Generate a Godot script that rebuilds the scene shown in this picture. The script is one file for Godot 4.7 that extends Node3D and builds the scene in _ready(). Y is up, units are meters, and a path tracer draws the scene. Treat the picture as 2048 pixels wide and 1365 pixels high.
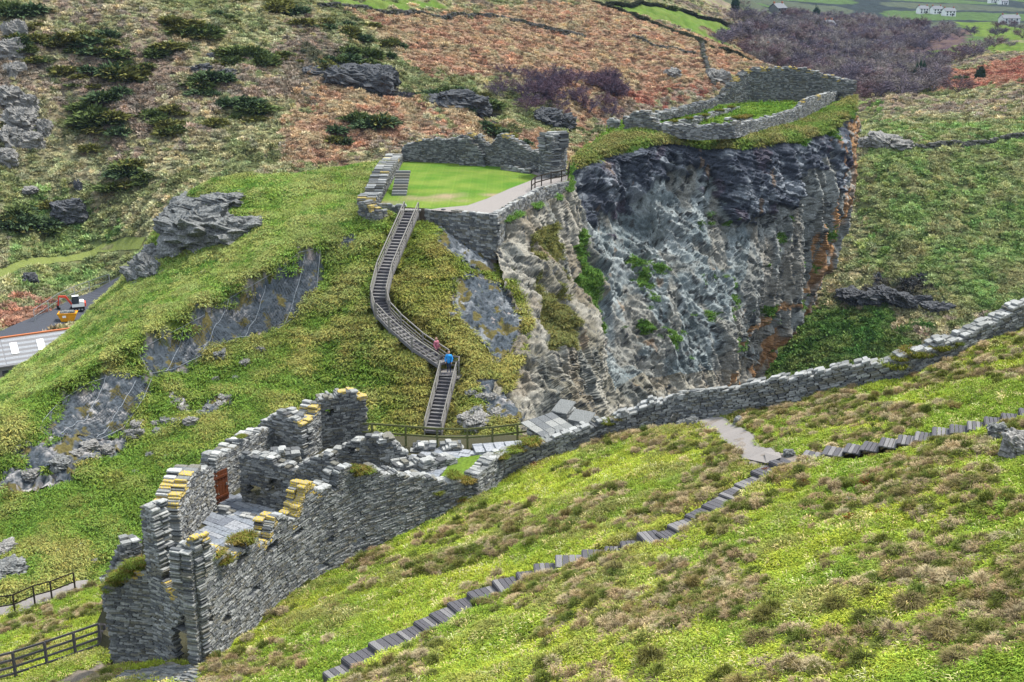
extends Node3D
# A ruined clifftop castle seen from a grass hill: near hill and castle, a crag with stairs and a walled courtyard, a cliff, a valley and far woods.
# World: metres, y up, the camera stands at (0, 60, 0) and looks towards -z.
const CRAG_POINTS := [-6.06,24.95,-88,-5.29,28.62,-93.4,-10.8,32.16,-98.2,-9.05,38.26,-107.5,-14.75,36.29,-107,-17.38,35.12,-106,-20.59,34.12,-103.5,-26.41,31.48,-97.5,-30.47,29.66,-93.5,-36.22,27.78,-88.5,-39.03,26.85,-85.5,-17.21,34.07,-104.6,-20.29,31.37,-101,-25.85,29.03,-94.5,-29.74,25.29,-85.8,-34.44,25.63,-83,-17.98,29.2,-97,-13.2,26.51,-92,-20.89,27.24,-90,-23.52,25.41,-84,-26.01,23.6,-79,-30.41,23.09,-76,-27.5,21.73,-72,-32.5,22.09,-68,-37.02,23.37,-79.5,-40.91,21.36,-72,-45.34,24.24,-82,-9.76,34.17,-101.5,-5.66,36.88,-107.5,-2.84,33.66,-103.5,-2.69,29.51,-96,-2.95,27.24,-90,-0.9,26.22,-84,1.34,25.83,-83,1.13,30.97,-100,3.22,29.2,-97,-19.53,39.92,-125,-24.07,39.56,-124,-30.39,38.86,-122,-33.8,37.15,-118,-35.44,33.13,-113,-38.47,30.01,-108,-40.56,27.74,-104,-41.96,26.86,-102,-44.34,25.15,-98,-49.85,23.41,-91,-20.39,37.93,-114,-26.84,35.86,-110,-28.15,33,-105,-33.91,30.68,-101,-37.15,28.39,-97,-39.66,26.73,-92,-15.82,38.53,-116,-13.3,38.51,-111,-25,30,-140,-32,22,-138,-42,18,-126,-52,14,-118,-62,12,-110,-14,36,-142,-5,35,-112,2,35,-112,0,36,-125,-5,36,-140,10,28,-140,-15,21,-74,-25,20,-66,-5,22,-78,5,22,-78,-40,16,-60,-15,14,-60,-70,8,-90,-60,10,-140,-30,12,-155,0,20,-155]
const BACK_POINTS := [-78.27,14.7,-178,-70.89,12.33,-178,-65.81,12.67,-186,-87.26,30.66,-205,-98.52,54.45,-240,-59.41,23.91,-195,-66,37.32,-222,-72.56,54.22,-250,-37.01,29.95,-210,-41.53,40.31,-240,-46.74,53.64,-275,-11.68,32.07,-228,-13.83,42.9,-275,-16.4,52.36,-330,13.12,29.13,-252,15.85,40.73,-310,27.23,48.11,-385,46.21,31.78,-300,59.35,38.83,-390,69.73,34.05,-360,71.1,43.67,-470,118.31,45.65,-620,101.09,24.72,-430,144.19,31.2,-620,124.75,22.18,-420,167.68,26.81,-570,244.77,28.72,-900,404.33,28.95,-1150,275.85,27.49,-700,595.23,26.45,-1450,190.06,30.16,-480,174.5,25.2,-520,125.02,30.28,-330,83.89,28.97,-262,104.95,28.56,-275,68.12,28.59,-226,95.98,29.34,-226,63.03,17.67,-205,86.73,18.7,-200,62.29,9.36,-186,48.71,3.47,-178,80.2,9.1,-181,40.58,-0.83,-175,11.38,26.22,-236,30.48,30.38,-290,128.11,28.82,-380,212.72,27.43,-600,39.86,49.82,-440,-66.5,10.55,-158,-65.52,11.04,-170,-101.71,11.53,-178,-112.82,30.66,-205,-127.38,54.45,-240,129.26,27.66,-226,117.27,14.37,-200,267.95,30.16,-480,-58,10.5,-150,-40,12,-165,-20,13,-178,0,14,-190,15,14,-200,28,15,-215,35,16,-240,45,18,-280,-75,9.5,-140,-30,11,-158,40,2,-190,-20,52,-1900,500,40,-1900,1000,35,-1900,-600,60,-1000,-200,58,-500,-200,56,-300,-300,10,-160,250,10,-180,500,30,-300]
const WALLS := [
	{n="castle_gate_wall", l="tall lichen capped pier and pointed gateway at the castle front", c="wall", t=0.75, k=[-13.91,34.09,-41.2,40.77,-13.81,34.12,-41.13,40.81,-13.71,34.15,-41.06,40.85,-13.62,34.18,-40.99,40.89,-13.52,34.21,-40.92,40.93,-13.42,34.24,-40.85,39.75,-13.32,34.27,-40.78,38.21,-13.23,34.3,-40.71,37.9,-13.13,34.34,-40.64,37.71,-13.03,34.37,-40.57,37.65,-12.93,34.4,-40.5,37.59,-12.83,34.43,-40.43,37.61,-12.74,34.46,-40.37,37.79,-12.64,34.49,-40.3,37.94,-12.54,34.52,-40.23,37.97,-12.44,34.55,-40.16,38.88,-12.34,34.58,-40.09,39.3,-12.25,34.61,-40.02,39.55,-12.15,34.64,-39.95,39.71,-12.05,34.67,-39.88,39.87,-11.95,34.7,-39.81,40.03,-11.86,34.73,-39.74,40.08,-11.76,34.76,-39.67,40.1,-11.66,34.8,-39.6,40.11], hole=[1.17,2.25,34.15,35.99,1.47,2.27,36.02,36.43,1.69,2.14,36.42,36.76], lichen=[-12.97,41.02,-40.53,0.35,-12.58,41.15,-40.26,0.35,-11.74,40.1,-39.66,0.35,-11.66,40.03,-39.6,0.35], s=0.27, course=0.07, big=300},
	{n="castle_curtain_wall", l="long grey slate curtain wall with stepped lichen topped merlons", c="wall", t=0.9, k=[-11.69,34.85,-39.44,39.74,-11.65,34.84,-39.57,39.67,-11.61,34.82,-39.71,39.6,-11.57,34.8,-39.84,39.53,-11.54,34.78,-39.98,39.51,-11.5,34.76,-40.11,39.56,-11.46,34.74,-40.25,39.6,-11.42,34.72,-40.38,39.62,-11.38,34.7,-40.52,39.54,-11.34,34.69,-40.65,39.45,-11.3,34.67,-40.79,39.36,-11.26,34.65,-40.92,39.27,-11.22,34.63,-41.05,39.19,-11.18,34.61,-41.19,39.1,-11.15,34.59,-41.32,39.01,-11.11,34.57,-41.46,38.92,-11.07,34.55,-41.59,38.29,-11.03,34.53,-41.73,38.28,-10.99,34.52,-41.86,38.37,-10.95,34.5,-42,38.3,-10.91,34.48,-42.13,38.23,-10.87,34.46,-42.27,38.16,-10.83,34.44,-42.4,38.09,-10.79,34.42,-42.53,38.02,-10.75,34.41,-42.67,37.95,-10.71,34.39,-42.8,37.88,-10.67,34.37,-42.94,37.81,-10.63,34.35,-43.07,37.83,-10.59,34.33,-43.2,38.08,-10.55,34.32,-43.34,38.36,-10.51,34.3,-43.47,38.29,-10.47,34.28,-43.61,38.21,-10.43,34.26,-43.74,38.14,-10.39,34.25,-43.88,38.06,-10.35,34.23,-44.01,37.99,-10.31,34.21,-44.14,37.91,-10.27,34.19,-44.28,37.84,-10.23,34.17,-44.41,37.77,-10.18,34.16,-44.55,37.69,-10.14,34.14,-44.68,37.62,-10.1,34.12,-44.81,37.54,-10.06,34.1,-44.95,37.47,-10.02,34.08,-45.08,37.59,-9.98,34.07,-45.22,37.84,-9.94,34.05,-45.35,38.17,-9.9,34.03,-45.49,38.35,-9.85,34.02,-45.61,38.22,-9.79,34.02,-45.74,38.14,-9.73,34.01,-45.87,38.07,-9.67,34.01,-45.99,38,-9.61,34,-46.12,37.93,-9.55,33.99,-46.25,37.86,-9.49,33.99,-46.37,37.78,-9.43,33.98,-46.5,37.71,-9.37,33.98,-46.63,37.64,-9.31,33.97,-46.75,37.57,-9.25,33.97,-46.88,37.54,-9.19,33.96,-47.01,37.65,-9.13,33.96,-47.13,37.75,-9.07,33.95,-47.26,37.86,-9.01,33.95,-47.39,38.06,-8.95,33.94,-47.52,38.6,-8.89,33.93,-47.64,38.75,-8.83,33.93,-47.77,38.68,-8.77,33.92,-47.9,38.62,-8.71,33.92,-48.02,38.55,-8.65,33.91,-48.15,38.48,-8.59,33.91,-48.27,38.34,-8.5,33.92,-48.38,38.28,-8.41,33.92,-48.49,38.22,-8.33,33.93,-48.6,38.16,-8.24,33.94,-48.71,38.1,-8.15,33.94,-48.82,38.04,-8.07,33.95,-48.93,37.97,-7.98,33.96,-49.04,37.45,-7.89,33.96,-49.15,37.88,-7.81,33.97,-49.26,38.4,-7.72,33.97,-49.37,38.8,-7.63,33.98,-49.48,38.74,-7.55,33.99,-49.59,38.69,-7.46,33.99,-49.7,38.63,-7.37,34,-49.81,38.57,-7.29,34.01,-49.92,38.52,-7.2,34.01,-50.03,38.46,-7.11,34.02,-50.14,38.4,-7.02,34.03,-50.25,38.28,-6.91,34.05,-50.33,38.23,-6.8,34.07,-50.42,38.18,-6.69,34.09,-50.51,38.13,-6.58,34.11,-50.59,38.08,-6.47,34.13,-50.68,38.03,-6.36,34.15,-50.76,37.98,-6.24,34.17,-50.85,37.93,-6.13,34.19,-50.93,37.88,-6.02,34.21,-51.02,37.83,-5.91,34.22,-51.1,37.78,-5.8,34.24,-51.19,37.73,-5.69,34.26,-51.28,37.68,-5.58,34.28,-51.36,37.62,-5.47,34.3,-51.45,37.57,-5.36,34.32,-51.53,37.52,-5.25,34.34,-51.62,37.46,-5.14,34.36,-51.7,37.41,-5.02,34.38,-51.79,37.36,-4.91,34.4,-51.87,37.3,-4.8,34.42,-51.96,37.25,-4.69,34.44,-52.05,37.19,-4.58,34.46,-52.13,37.14,-4.47,34.48,-52.22,37.09,-4.36,34.5,-52.3,37.03,-4.25,34.52,-52.39,36.98,-4.14,34.54,-52.47,36.91,-4.02,34.56,-52.55,36.86,-3.9,34.58,-52.63,36.82,-3.79,34.6,-52.71,36.77,-3.67,34.63,-52.78,36.72,-3.55,34.65,-52.86,36.67,-3.44,34.67,-52.94,36.63,-3.32,34.7,-53.02,36.58,-3.21,34.72,-53.1,36.53,-3.09,34.74,-53.17,36.48,-2.97,34.76,-53.25,36.41,-2.86,34.79,-53.33,36.34,-2.74,34.81,-53.41,36.26,-2.62,34.83,-53.49,36.19,-2.51,34.85,-53.57,36.11,-2.39,34.88,-53.64,36.04,-2.27,34.9,-53.72,35.96,-2.16,34.92,-53.8,35.89,-2.04,34.94,-53.88,35.81,-1.93,34.97,-53.96,35.79,-1.81,34.99,-54.04,35.8,-1.69,35.01,-54.11,35.8,-1.58,35.03,-54.19,35.8], hole=[7.61,8.31,36.65,36.96,9.81,10.32,35.37,35.69,9.25,9.81,34.28,34.61,5.65,6.4,36.89,37.19,3.27,3.92,37.55,37.82,4.02,4.67,35.69,35.98,6.17,6.82,33.95,34.24,1.82,2.43,35.66,35.95,0.56,1.12,36.29,36.57,11.49,12,34.58,34.96,2.43,2.99,34.24,34.51], lichen=[-9.07,38.81,-47.26,0.55,-8.69,38.45,-48.06,0.55,-8.95,38.11,-47.52,0.6,-10.17,38.79,-44.59,0.45,-9.87,38.21,-45.57,0.45,-10.81,38.83,-42.49,0.3,-11.13,38.86,-41.37,0.3], turf=[-10.71,38.45,-42.8,0.35,-10.55,38.07,-43.34,0.3,-11.25,38.69,-40.96,0.32,-11.16,38.27,-41.28,0.28,-7.29,38.35,-49.92,0.3,-7.02,38.09,-50.25,0.35,-6.69,38.03,-50.51,0.3,-2.86,36.54,-53.33,0.3,-2.27,36.18,-53.72,0.3,-2.55,35.33,-53.54,0.25,-3.71,35.96,-52.76,0.22], s=0.27, course=0.07, big=300},
	{n="dry_stone_wall", l="long dry stone boundary wall climbing the grass hill with pale coping", c="wall", t=0.8, k=[-1.62,35.04,-54.13,36.33,-1.49,35.02,-54.4,36.37,-1.36,35.01,-54.67,36.4,-1.23,35,-54.94,36.43,-1.1,34.99,-55.21,36.46,-0.96,34.98,-55.48,36.49,-0.83,34.97,-55.75,36.47,-0.7,34.96,-56.02,36.44,-0.57,34.95,-56.29,36.41,-0.43,34.94,-56.56,36.39,-0.24,34.96,-56.77,36.39,0.03,35.03,-56.91,36.44,0.3,35.09,-57.04,36.48,0.57,35.15,-57.17,36.53,0.84,35.21,-57.31,36.57,1.11,35.27,-57.44,36.62,1.38,35.34,-57.57,36.67,1.65,35.4,-57.7,36.73,1.92,35.46,-57.84,36.78,2.2,35.53,-57.95,36.81,2.48,35.6,-58.06,36.84,2.76,35.67,-58.17,36.87,3.04,35.74,-58.28,36.9,3.32,35.81,-58.39,36.93,3.6,35.88,-58.5,36.98,3.88,35.95,-58.61,37.03,4.16,36.03,-58.72,37.08,4.44,36.1,-58.83,37.13,4.72,36.17,-58.94,37.2,5.01,36.25,-59,37.31,5.31,36.36,-58.96,37.47,5.61,36.46,-58.92,37.64,5.91,36.57,-58.88,37.79,6.21,36.68,-58.84,37.95,6.5,36.78,-58.8,38.11,6.8,36.89,-58.76,38.26,7.1,36.99,-58.72,38.42,7.4,37.1,-58.68,38.54,7.7,37.21,-58.64,38.64,8,37.31,-58.6,38.75,8.28,37.42,-58.53,38.86,8.46,37.53,-58.29,39.01,8.65,37.64,-58.06,39.16,8.83,37.75,-57.82,39.31,9.02,37.86,-57.58,39.46,9.2,37.96,-57.34,39.58,9.39,38.07,-57.11,39.68,9.57,38.18,-56.87,39.79,9.75,38.29,-56.63,39.9,9.94,38.4,-56.39,40.01,10.12,38.51,-56.15,40.12,10.31,38.62,-55.92,40.23,10.49,38.73,-55.68,40.33,10.74,38.84,-55.52,40.41,11.02,38.95,-55.4,40.48,11.29,39.07,-55.27,40.55,11.56,39.18,-55.15,40.62,11.84,39.3,-55.02,40.73,12.11,39.41,-54.9,40.84,12.39,39.53,-54.77,40.94,12.66,39.64,-54.64,41.05,12.93,39.76,-54.52,41.16,13.21,39.87,-54.41,41.27,13.49,39.99,-54.29,41.37,13.77,40.1,-54.18,41.47,14.05,40.22,-54.07,41.58,14.33,40.33,-53.96,41.68,14.61,40.45,-53.85,41.79,14.89,40.56,-53.74,41.89,15.17,40.68,-53.63,42,15.45,40.79,-53.52,42.1,15.73,40.91,-53.41,42.2,16.01,41.02,-53.31,42.29,16.31,41.13,-53.25,42.35,16.61,41.24,-53.19,42.41,16.9,41.35,-53.13,42.47,17.2,41.46,-53.07,42.54,17.49,41.57,-53.01,42.61,17.79,41.68,-52.96,42.7,18.08,41.78,-52.9,42.81,18.37,41.87,-52.97,42.9,18.67,41.95,-53.04,43,18.96,42.03,-53.11,43.09,19.25,42.11,-53.17,43.18,19.55,42.2,-53.24,43.26,19.84,42.28,-53.31,43.34,20.13,42.36,-53.38,43.42,20.43,42.44,-53.45,43.49,20.71,42.52,-53.56,43.55,20.98,42.58,-53.69,43.59,21.25,42.64,-53.82,43.63,21.52,42.71,-53.95,43.68,21.79,42.77,-54.08,43.72,22.07,42.84,-54.21,43.82,22.34,42.9,-54.33,43.91,22.61,42.96,-54.46,44.01,22.88,43.03,-54.59,44.1,23.15,43.09,-54.72,44.2,23.43,43.16,-54.85,44.3,23.7,43.22,-54.98,44.39,23.97,43.28,-55.11,44.49,24.24,43.35,-55.24,44.59,24.51,43.41,-55.37,44.68,24.79,43.48,-55.49,44.74,25.08,43.55,-55.58,44.81,25.36,43.63,-55.67,44.89,25.65,43.71,-55.77,44.96,25.93,43.78,-55.86,45.03,26.22,43.86,-55.96,45.1,26.51,43.93,-56.05,45.18,26.79,44.01,-56.14,45.25,27.08,44.08,-56.24,45.32,27.36,44.16,-56.33,45.4,27.65,44.24,-56.43,45.47,27.94,44.31,-56.52,45.54,28.22,44.39,-56.61,45.62,28.51,44.46,-56.71,45.69,28.8,44.54,-56.8,45.76,29.08,44.61,-56.89,45.83,29.37,44.69,-56.99,45.91,29.65,44.77,-57.08,45.98,29.94,44.84,-57.18,46.05,30.23,44.92,-57.27,46.06], turf=[5.03,37.13,-59,0.3,5.66,37.38,-58.91,0.3,0.94,36.66,-57.35,0.4,0.12,36.42,-56.95,0.35,18.23,42.66,-52.93,0.36,18.77,42.86,-53.06,0.4,19.21,42.75,-53.17,0.36,19.93,43.06,-53.33,0.36,20.72,43.23,-53.57,0.3,-0.61,36.37,-56.2,0.3,17.78,42.33,-52.96,0.4], follow=1, s=0.36, course=0.09, big=300, coping=1},
	{n="ruined_castle_wall", l="dark rubble wall with sloping turf top outside the gateway", c="wall", t=0.7, k=[-15.73,33.58,-41.58,37.01,-15.39,33.66,-41.53,37.26,-15.06,33.74,-41.47,37.5,-14.73,33.82,-41.41,37.74,-14.4,33.9,-41.36,37.97,-14.06,33.98,-41.3,38.04], g="ruined castle walls", lichen=[-14.41,38.06,-41.36,0.3], turf=[-15.51,37.23,-41.55,0.3,-15.22,37.45,-41.5,0.35,-14.89,37.76,-41.44,0.35,-14.56,38,-41.38,0.35,-14.24,38.22,-41.33,0.3,-15.69,36.93,-41.58,0.25], s=0.32, course=0.08, tone=0.75, big=200},
	{n="ruined_castle_wall", l="short dark wall piece with flat white top behind the tall pier", c="wall", t=0.7, k=[-16.98,34,-45.15,35.51,-16.7,34,-45.36,35.76,-16.42,34,-45.57,36.48,-16.13,34,-45.78,37.03,-15.85,34,-45.99,36.96], g="ruined castle walls", s=0.32, course=0.08, tone=0.8, big=120},
	{n="ruined_castle_wall", l="thick ragged wall stub with yellow lichen top beside the brown door", c="wall", t=1.3, k=[-15.84,33.5,-52.27,35.82,-15.8,33.5,-52.59,35.96,-15.76,33.5,-52.9,36.11,-15.72,33.5,-53.21,36.25,-15.68,33.5,-53.53,36.39,-15.64,33.5,-53.84,36.52,-15.6,33.5,-54.15,36.57,-15.56,33.5,-54.47,36.5,-15.52,33.5,-54.78,36.44,-15.48,33.5,-55.1,36.37,-15.44,33.5,-55.41,36.25,-15.4,33.5,-55.72,36.1,-15.36,33.5,-56.04,35.94,-15.32,33.5,-56.35,35.78,-15.28,33.5,-56.66,35.62], g="ruined castle walls", lichen=[-15.84,37.08,-52.27,0.6,-15.75,37.16,-52.98,0.6,-15.61,36.54,-54.1,0.4], s=0.32, course=0.09, big=250},
	{n="ruined_castle_wall", l="stepped pale topped wall climbing behind the slate floor", c="wall", t=0.9, k=[-15.21,33.5,-57.21,36.08,-15.12,33.5,-57.5,36.05,-15.04,33.5,-57.8,36.01,-14.96,33.5,-58.09,35.97,-14.87,33.5,-58.38,35.94,-14.79,33.5,-58.68,35.91,-14.7,33.5,-58.97,35.88,-14.62,33.5,-59.26,35.85,-14.54,33.5,-59.56,35.82,-14.45,33.5,-59.85,35.79,-14.36,33.5,-60.14,35.78,-14.26,33.5,-60.43,35.76,-14.16,33.5,-60.72,35.74,-14.06,33.5,-61.01,35.71,-13.97,33.5,-61.29,35.69,-13.87,33.5,-61.58,35.66,-13.77,33.5,-61.87,35.63,-13.67,33.5,-62.16,35.56,-13.58,33.5,-62.45,35.49,-13.48,33.5,-62.74,35.43,-13.38,33.5,-63.03,35.36], g="ruined castle walls", turf=[-14.52,36.08,-59.64,0.2], s=0.32, course=0.09, big=250},
	{n="ruined_castle_wall", l="dark cross wall with a window slit and fireplace hollow", c="wall", t=0.75, k=[-14.02,33.5,-57.27,36.06,-13.74,33.5,-57.14,36.14,-13.45,33.5,-57.01,36.23,-13.16,33.5,-56.88,36.26,-12.88,33.5,-56.75,36.29,-12.59,33.5,-56.62,36.31,-12.31,33.5,-56.49,36.21,-12.02,33.5,-56.36,36.06,-11.73,33.5,-56.23,35.89,-11.44,33.5,-56.1,35.87,-11.15,33.5,-55.98,35.86,-10.86,33.5,-55.86,35.98,-10.58,33.5,-55.74,36.1,-10.29,33.5,-55.62,36.3,-10,33.5,-55.5,36.54,-9.71,33.5,-55.37,36.75,-9.42,33.5,-55.25,36.91,-9.13,33.5,-55.13,37], g="ruined castle walls", hole=[1.82,2.37,34.35,35.21,0.5,1.13,33.83,34.56], s=0.32, course=0.09, tone=0.8, big=280},
	{n="ruined_castle_wall", l="squat block of masonry behind the dip of the cross wall", c="wall", t=1, k=[-12.42,33.5,-58.46,35.7,-12.07,33.5,-58.57,35.75,-11.71,33.5,-58.68,35.66,-11.36,33.5,-58.78,35.58], g="ruined castle walls", turf=[-12.16,35.47,-58.54,0.2], s=0.4, course=0.12, big=100},
	{n="ruined_castle_wall", l="rounded rubble wall left of the yellow topped tower", c="wall", t=0.9, k=[-14.32,33.5,-63.47,35.33,-14.06,33.5,-63.31,35.6,-13.8,33.5,-63.15,35.9,-13.54,33.5,-62.99,36.2,-13.28,33.5,-62.83,36.35,-13.02,33.5,-62.67,36.48,-12.76,33.5,-62.52,36.54,-12.5,33.5,-62.36,36.47,-12.24,33.5,-62.2,36.21,-11.98,33.5,-62.04,36.05,-11.72,33.5,-61.88,36.11], g="ruined castle walls", lichen=[-11.74,36.3,-61.9,0.3], s=0.32, course=0.09, big=150},
	{n="ruined_castle_wall", l="tall narrow wall with bright yellow lichen top and pale face", c="wall", t=1.1, k=[-11.71,33.5,-62.52,36.24,-11.6,33.5,-62.83,36.12,-11.5,33.5,-63.13,36.01,-11.39,33.5,-63.44,35.89,-11.28,33.5,-63.75,35.86,-11.18,33.5,-64.05,36.04,-11.07,33.5,-64.36,36.21,-10.96,33.5,-64.67,36.38], g="ruined castle walls", lichen=[-11.45,37.12,-63.26,0.45,-11.07,36.99,-64.37,0.5], s=0.32, course=0.09, big=150},
	{n="ruined_castle_wall", l="tall dark tower wall with lichen crest at the back of the castle", c="wall", t=1, k=[-10.93,33.5,-64.67,36.48,-10.64,33.5,-64.78,36.46,-10.35,33.5,-64.9,36.54,-10.05,33.5,-65.01,36.66,-9.76,33.5,-65.13,36.78,-9.46,33.5,-65.25,36.74,-9.17,33.5,-65.36,36.67,-8.87,33.5,-65.48,36.48,-8.58,33.5,-65.59,36.24], g="ruined castle walls", hole=[0.3,0.68,35.35,35.81], lichen=[-9.61,37,-65.19,0.35,-9.07,36.81,-65.4,0.4,-8.67,36.44,-65.56,0.35], s=0.32, course=0.09, tone=0.8, big=200},
	{n="ruined_castle_wall", l="curved low wall with a dark putlog hole below the tower", c="wall", t=0.8, k=[-10.34,33.5,-62.17,33.99,-10.02,33.5,-62.08,34.31,-9.7,33.5,-62,34.57,-9.38,33.5,-61.91,34.74,-9.07,33.5,-61.83,34.91,-8.75,33.5,-61.74,35.08,-8.42,33.5,-61.71,35.15,-8.09,33.5,-61.69,35.24,-7.77,33.5,-61.66,35.34,-7.44,33.5,-61.63,35.34,-7.11,33.5,-61.6,35.32], g="ruined castle walls", hole=[1.33,1.86,34.28,34.72], s=0.32, course=0.09, tone=0.85, big=180},
	{n="ruined_castle_wall", l="crumbled pillar at the end of the curved low wall", c="wall", t=1.1, k=[-7.15,33.5,-61.46,35.29,-6.86,33.5,-61.57,35.24,-6.56,33.5,-61.67,35.14,-6.27,33.5,-61.78,34.7,-5.97,33.5,-61.88,34.51], g="ruined castle walls", s=0.4, course=0.12, big=120},
	{n="ruined_castle_wall", l="low rubble wall along the near edge of the slate floor", c="wall", t=0.8, k=[-17.1,33.5,-52.64,33.93,-16.83,33.5,-52.49,33.87,-16.57,33.5,-52.34,33.8,-16.31,33.5,-52.19,33.73,-16.04,33.5,-52.04,33.66,-15.78,33.5,-51.89,33.67,-15.51,33.5,-51.74,33.69,-15.24,33.5,-51.61,33.69,-14.96,33.5,-51.49,33.68,-14.68,33.5,-51.37,33.68,-14.4,33.5,-51.25,33.68,-14.12,33.5,-51.13,33.68,-13.84,33.5,-51.02,33.68,-13.56,33.5,-50.9,33.68,-13.28,33.5,-50.78,33.68,-13,33.5,-50.66,33.69,-12.72,33.5,-50.54,33.75], g="ruined castle walls", s=0.45, course=0.12, big=120},
	{n="ruined_castle_wall", l="single low row of stones lying across the slate floor", c="wall", t=0.5, k=[-15.23,33.5,-56.01,33.65,-14.95,33.5,-55.89,33.65,-14.67,33.5,-55.77,33.65,-14.39,33.5,-55.66,33.65,-14.11,33.5,-55.54,33.65,-13.83,33.5,-55.42,33.65,-13.55,33.5,-55.31,33.65,-13.27,33.5,-55.19,33.65], g="ruined castle walls", s=0.5, course=0.12, big=20},
	{n="wall_footing", l="broken wall footing beside the third fence post", c="wall", t=1.1, k=[-5.64,33.5,-64.06,33.71,-5.29,33.5,-64.06,33.82,-4.95,33.5,-64.06,33.86,-4.6,33.5,-64.06,33.75], g="low wall footings", s=0.4, course=0.11, big=40},
	{n="wall_footing", l="broken wall footing where the paved path begins", c="wall", t=1.1, k=[-3.91,33.5,-64.06,33.65,-3.59,33.5,-64.11,33.76,-3.26,33.5,-64.16,33.8,-2.94,33.5,-64.21,33.76], g="low wall footings", s=0.4, course=0.11, big=40},
	{n="wall_footing", l="sloping pale wall footing next to the crumbled pillar", c="wall", t=1.1, k=[-6.27,33.5,-60.91,33.98,-5.94,33.5,-61.08,33.96,-5.61,33.5,-61.26,34.02,-5.28,33.5,-61.43,33.97,-4.95,33.5,-61.6,33.92], g="low wall footings", s=0.4, course=0.11, big=40},
	{n="wall_footing", l="sloping pale wall footing beside the small castle lawn", c="wall", t=1.1, k=[-4.74,33.5,-61.05,34.14,-4.49,33.5,-61.23,34.06,-4.24,33.5,-61.42,34.04,-3.99,33.5,-61.61,34.08,-3.75,33.5,-61.79,34.02,-3.5,33.5,-61.98,33.96,-3.25,33.5,-62.17,33.9], g="low wall footings", s=0.4, course=0.11, big=40},
	{n="courtyard_wall", l="thick ragged ruin wall along the stone steps of the courtyard", c="wall", t=1.8, k=[-12.81,38.7,-111.73,39.62,-12.8,38.7,-112.23,39.56,-12.79,38.7,-112.73,39.5,-12.78,38.7,-113.23,39.43,-12.77,38.7,-113.73,39.37,-12.76,38.7,-114.23,39.31,-12.75,38.7,-114.73,39.25,-12.74,38.7,-115.23,39.18,-12.73,38.7,-115.73,39.12,-12.72,38.7,-116.23,39.06,-12.71,38.7,-116.74,39.1,-12.7,38.7,-117.24,39.21,-12.69,38.7,-117.74,39.32,-12.68,38.7,-118.24,39.43,-12.67,38.7,-118.74,39.54,-12.66,38.7,-119.24,39.65,-12.65,38.7,-119.74,39.76,-12.64,38.7,-120.24,39.84,-12.63,38.7,-120.74,39.87,-12.62,38.7,-121.24,39.91,-12.61,38.7,-121.74,39.95,-12.6,38.7,-122.24,39.99,-12.59,38.7,-122.74,40.03,-12.58,38.7,-123.24,40.05,-12.58,38.7,-123.74,40.07,-12.58,38.7,-124.24,40.09,-12.58,38.7,-124.74,40.11,-12.59,38.7,-125.24,40.12,-12.59,38.7,-125.74,40.14,-12.59,38.7,-126.24,40.16,-12.59,38.7,-126.74,40.18,-12.59,38.7,-127.24,40.15,-12.59,38.7,-127.74,40.13,-12.59,38.7,-128.24,40.1,-12.59,38.7,-128.74,40.08,-12.59,38.7,-129.24,40.05,-12.59,38.7,-129.74,40.03,-12.6,38.7,-130.24,40,-12.6,38.7,-130.74,39.97,-12.6,38.7,-131.24,39.95,-12.6,38.7,-131.74,39.92,-12.6,38.7,-132.24,39.9,-12.6,38.7,-132.74,39.87,-12.6,38.7,-133.25,39.85,-12.6,38.7,-133.75,39.82,-12.6,38.7,-134.25,39.8,-12.6,38.7,-134.75,39.77,-12.6,38.7,-135.25,39.75,-12.61,38.7,-135.75,39.72,-12.61,38.7,-136.25,39.7,-12.61,38.7,-136.75,39.7,-12.61,38.7,-137.25,39.71,-12.61,38.7,-137.75,39.73,-12.61,38.7,-138.25,39.74,-12.61,38.7,-138.75,39.75], g="ruined walls of the mainland courtyard", lichen=[-12.81,40.64,-111.73,0.5,-12.6,41.95,-133.87,0.6,-12.58,41.9,-122.9,0.3], s=0.32, course=0.09, big=120},
	{n="courtyard_wall", l="ragged buttress below the front corner of the courtyard lawn", c="wall", t=1.2, k=[-14.15,36.07,-109.5,39.48,-13.77,36.21,-109.2,39.7,-13.4,36.35,-108.9,39.66,-13.03,36.49,-108.6,39.2,-12.66,36.63,-108.3,38.88,-12.29,36.77,-108,38.94], g="ruined walls of the mainland courtyard", lichen=[-13.07,39.89,-108.64,0.5], s=0.4, course=0.12, tone=0.8, big=60},
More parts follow.
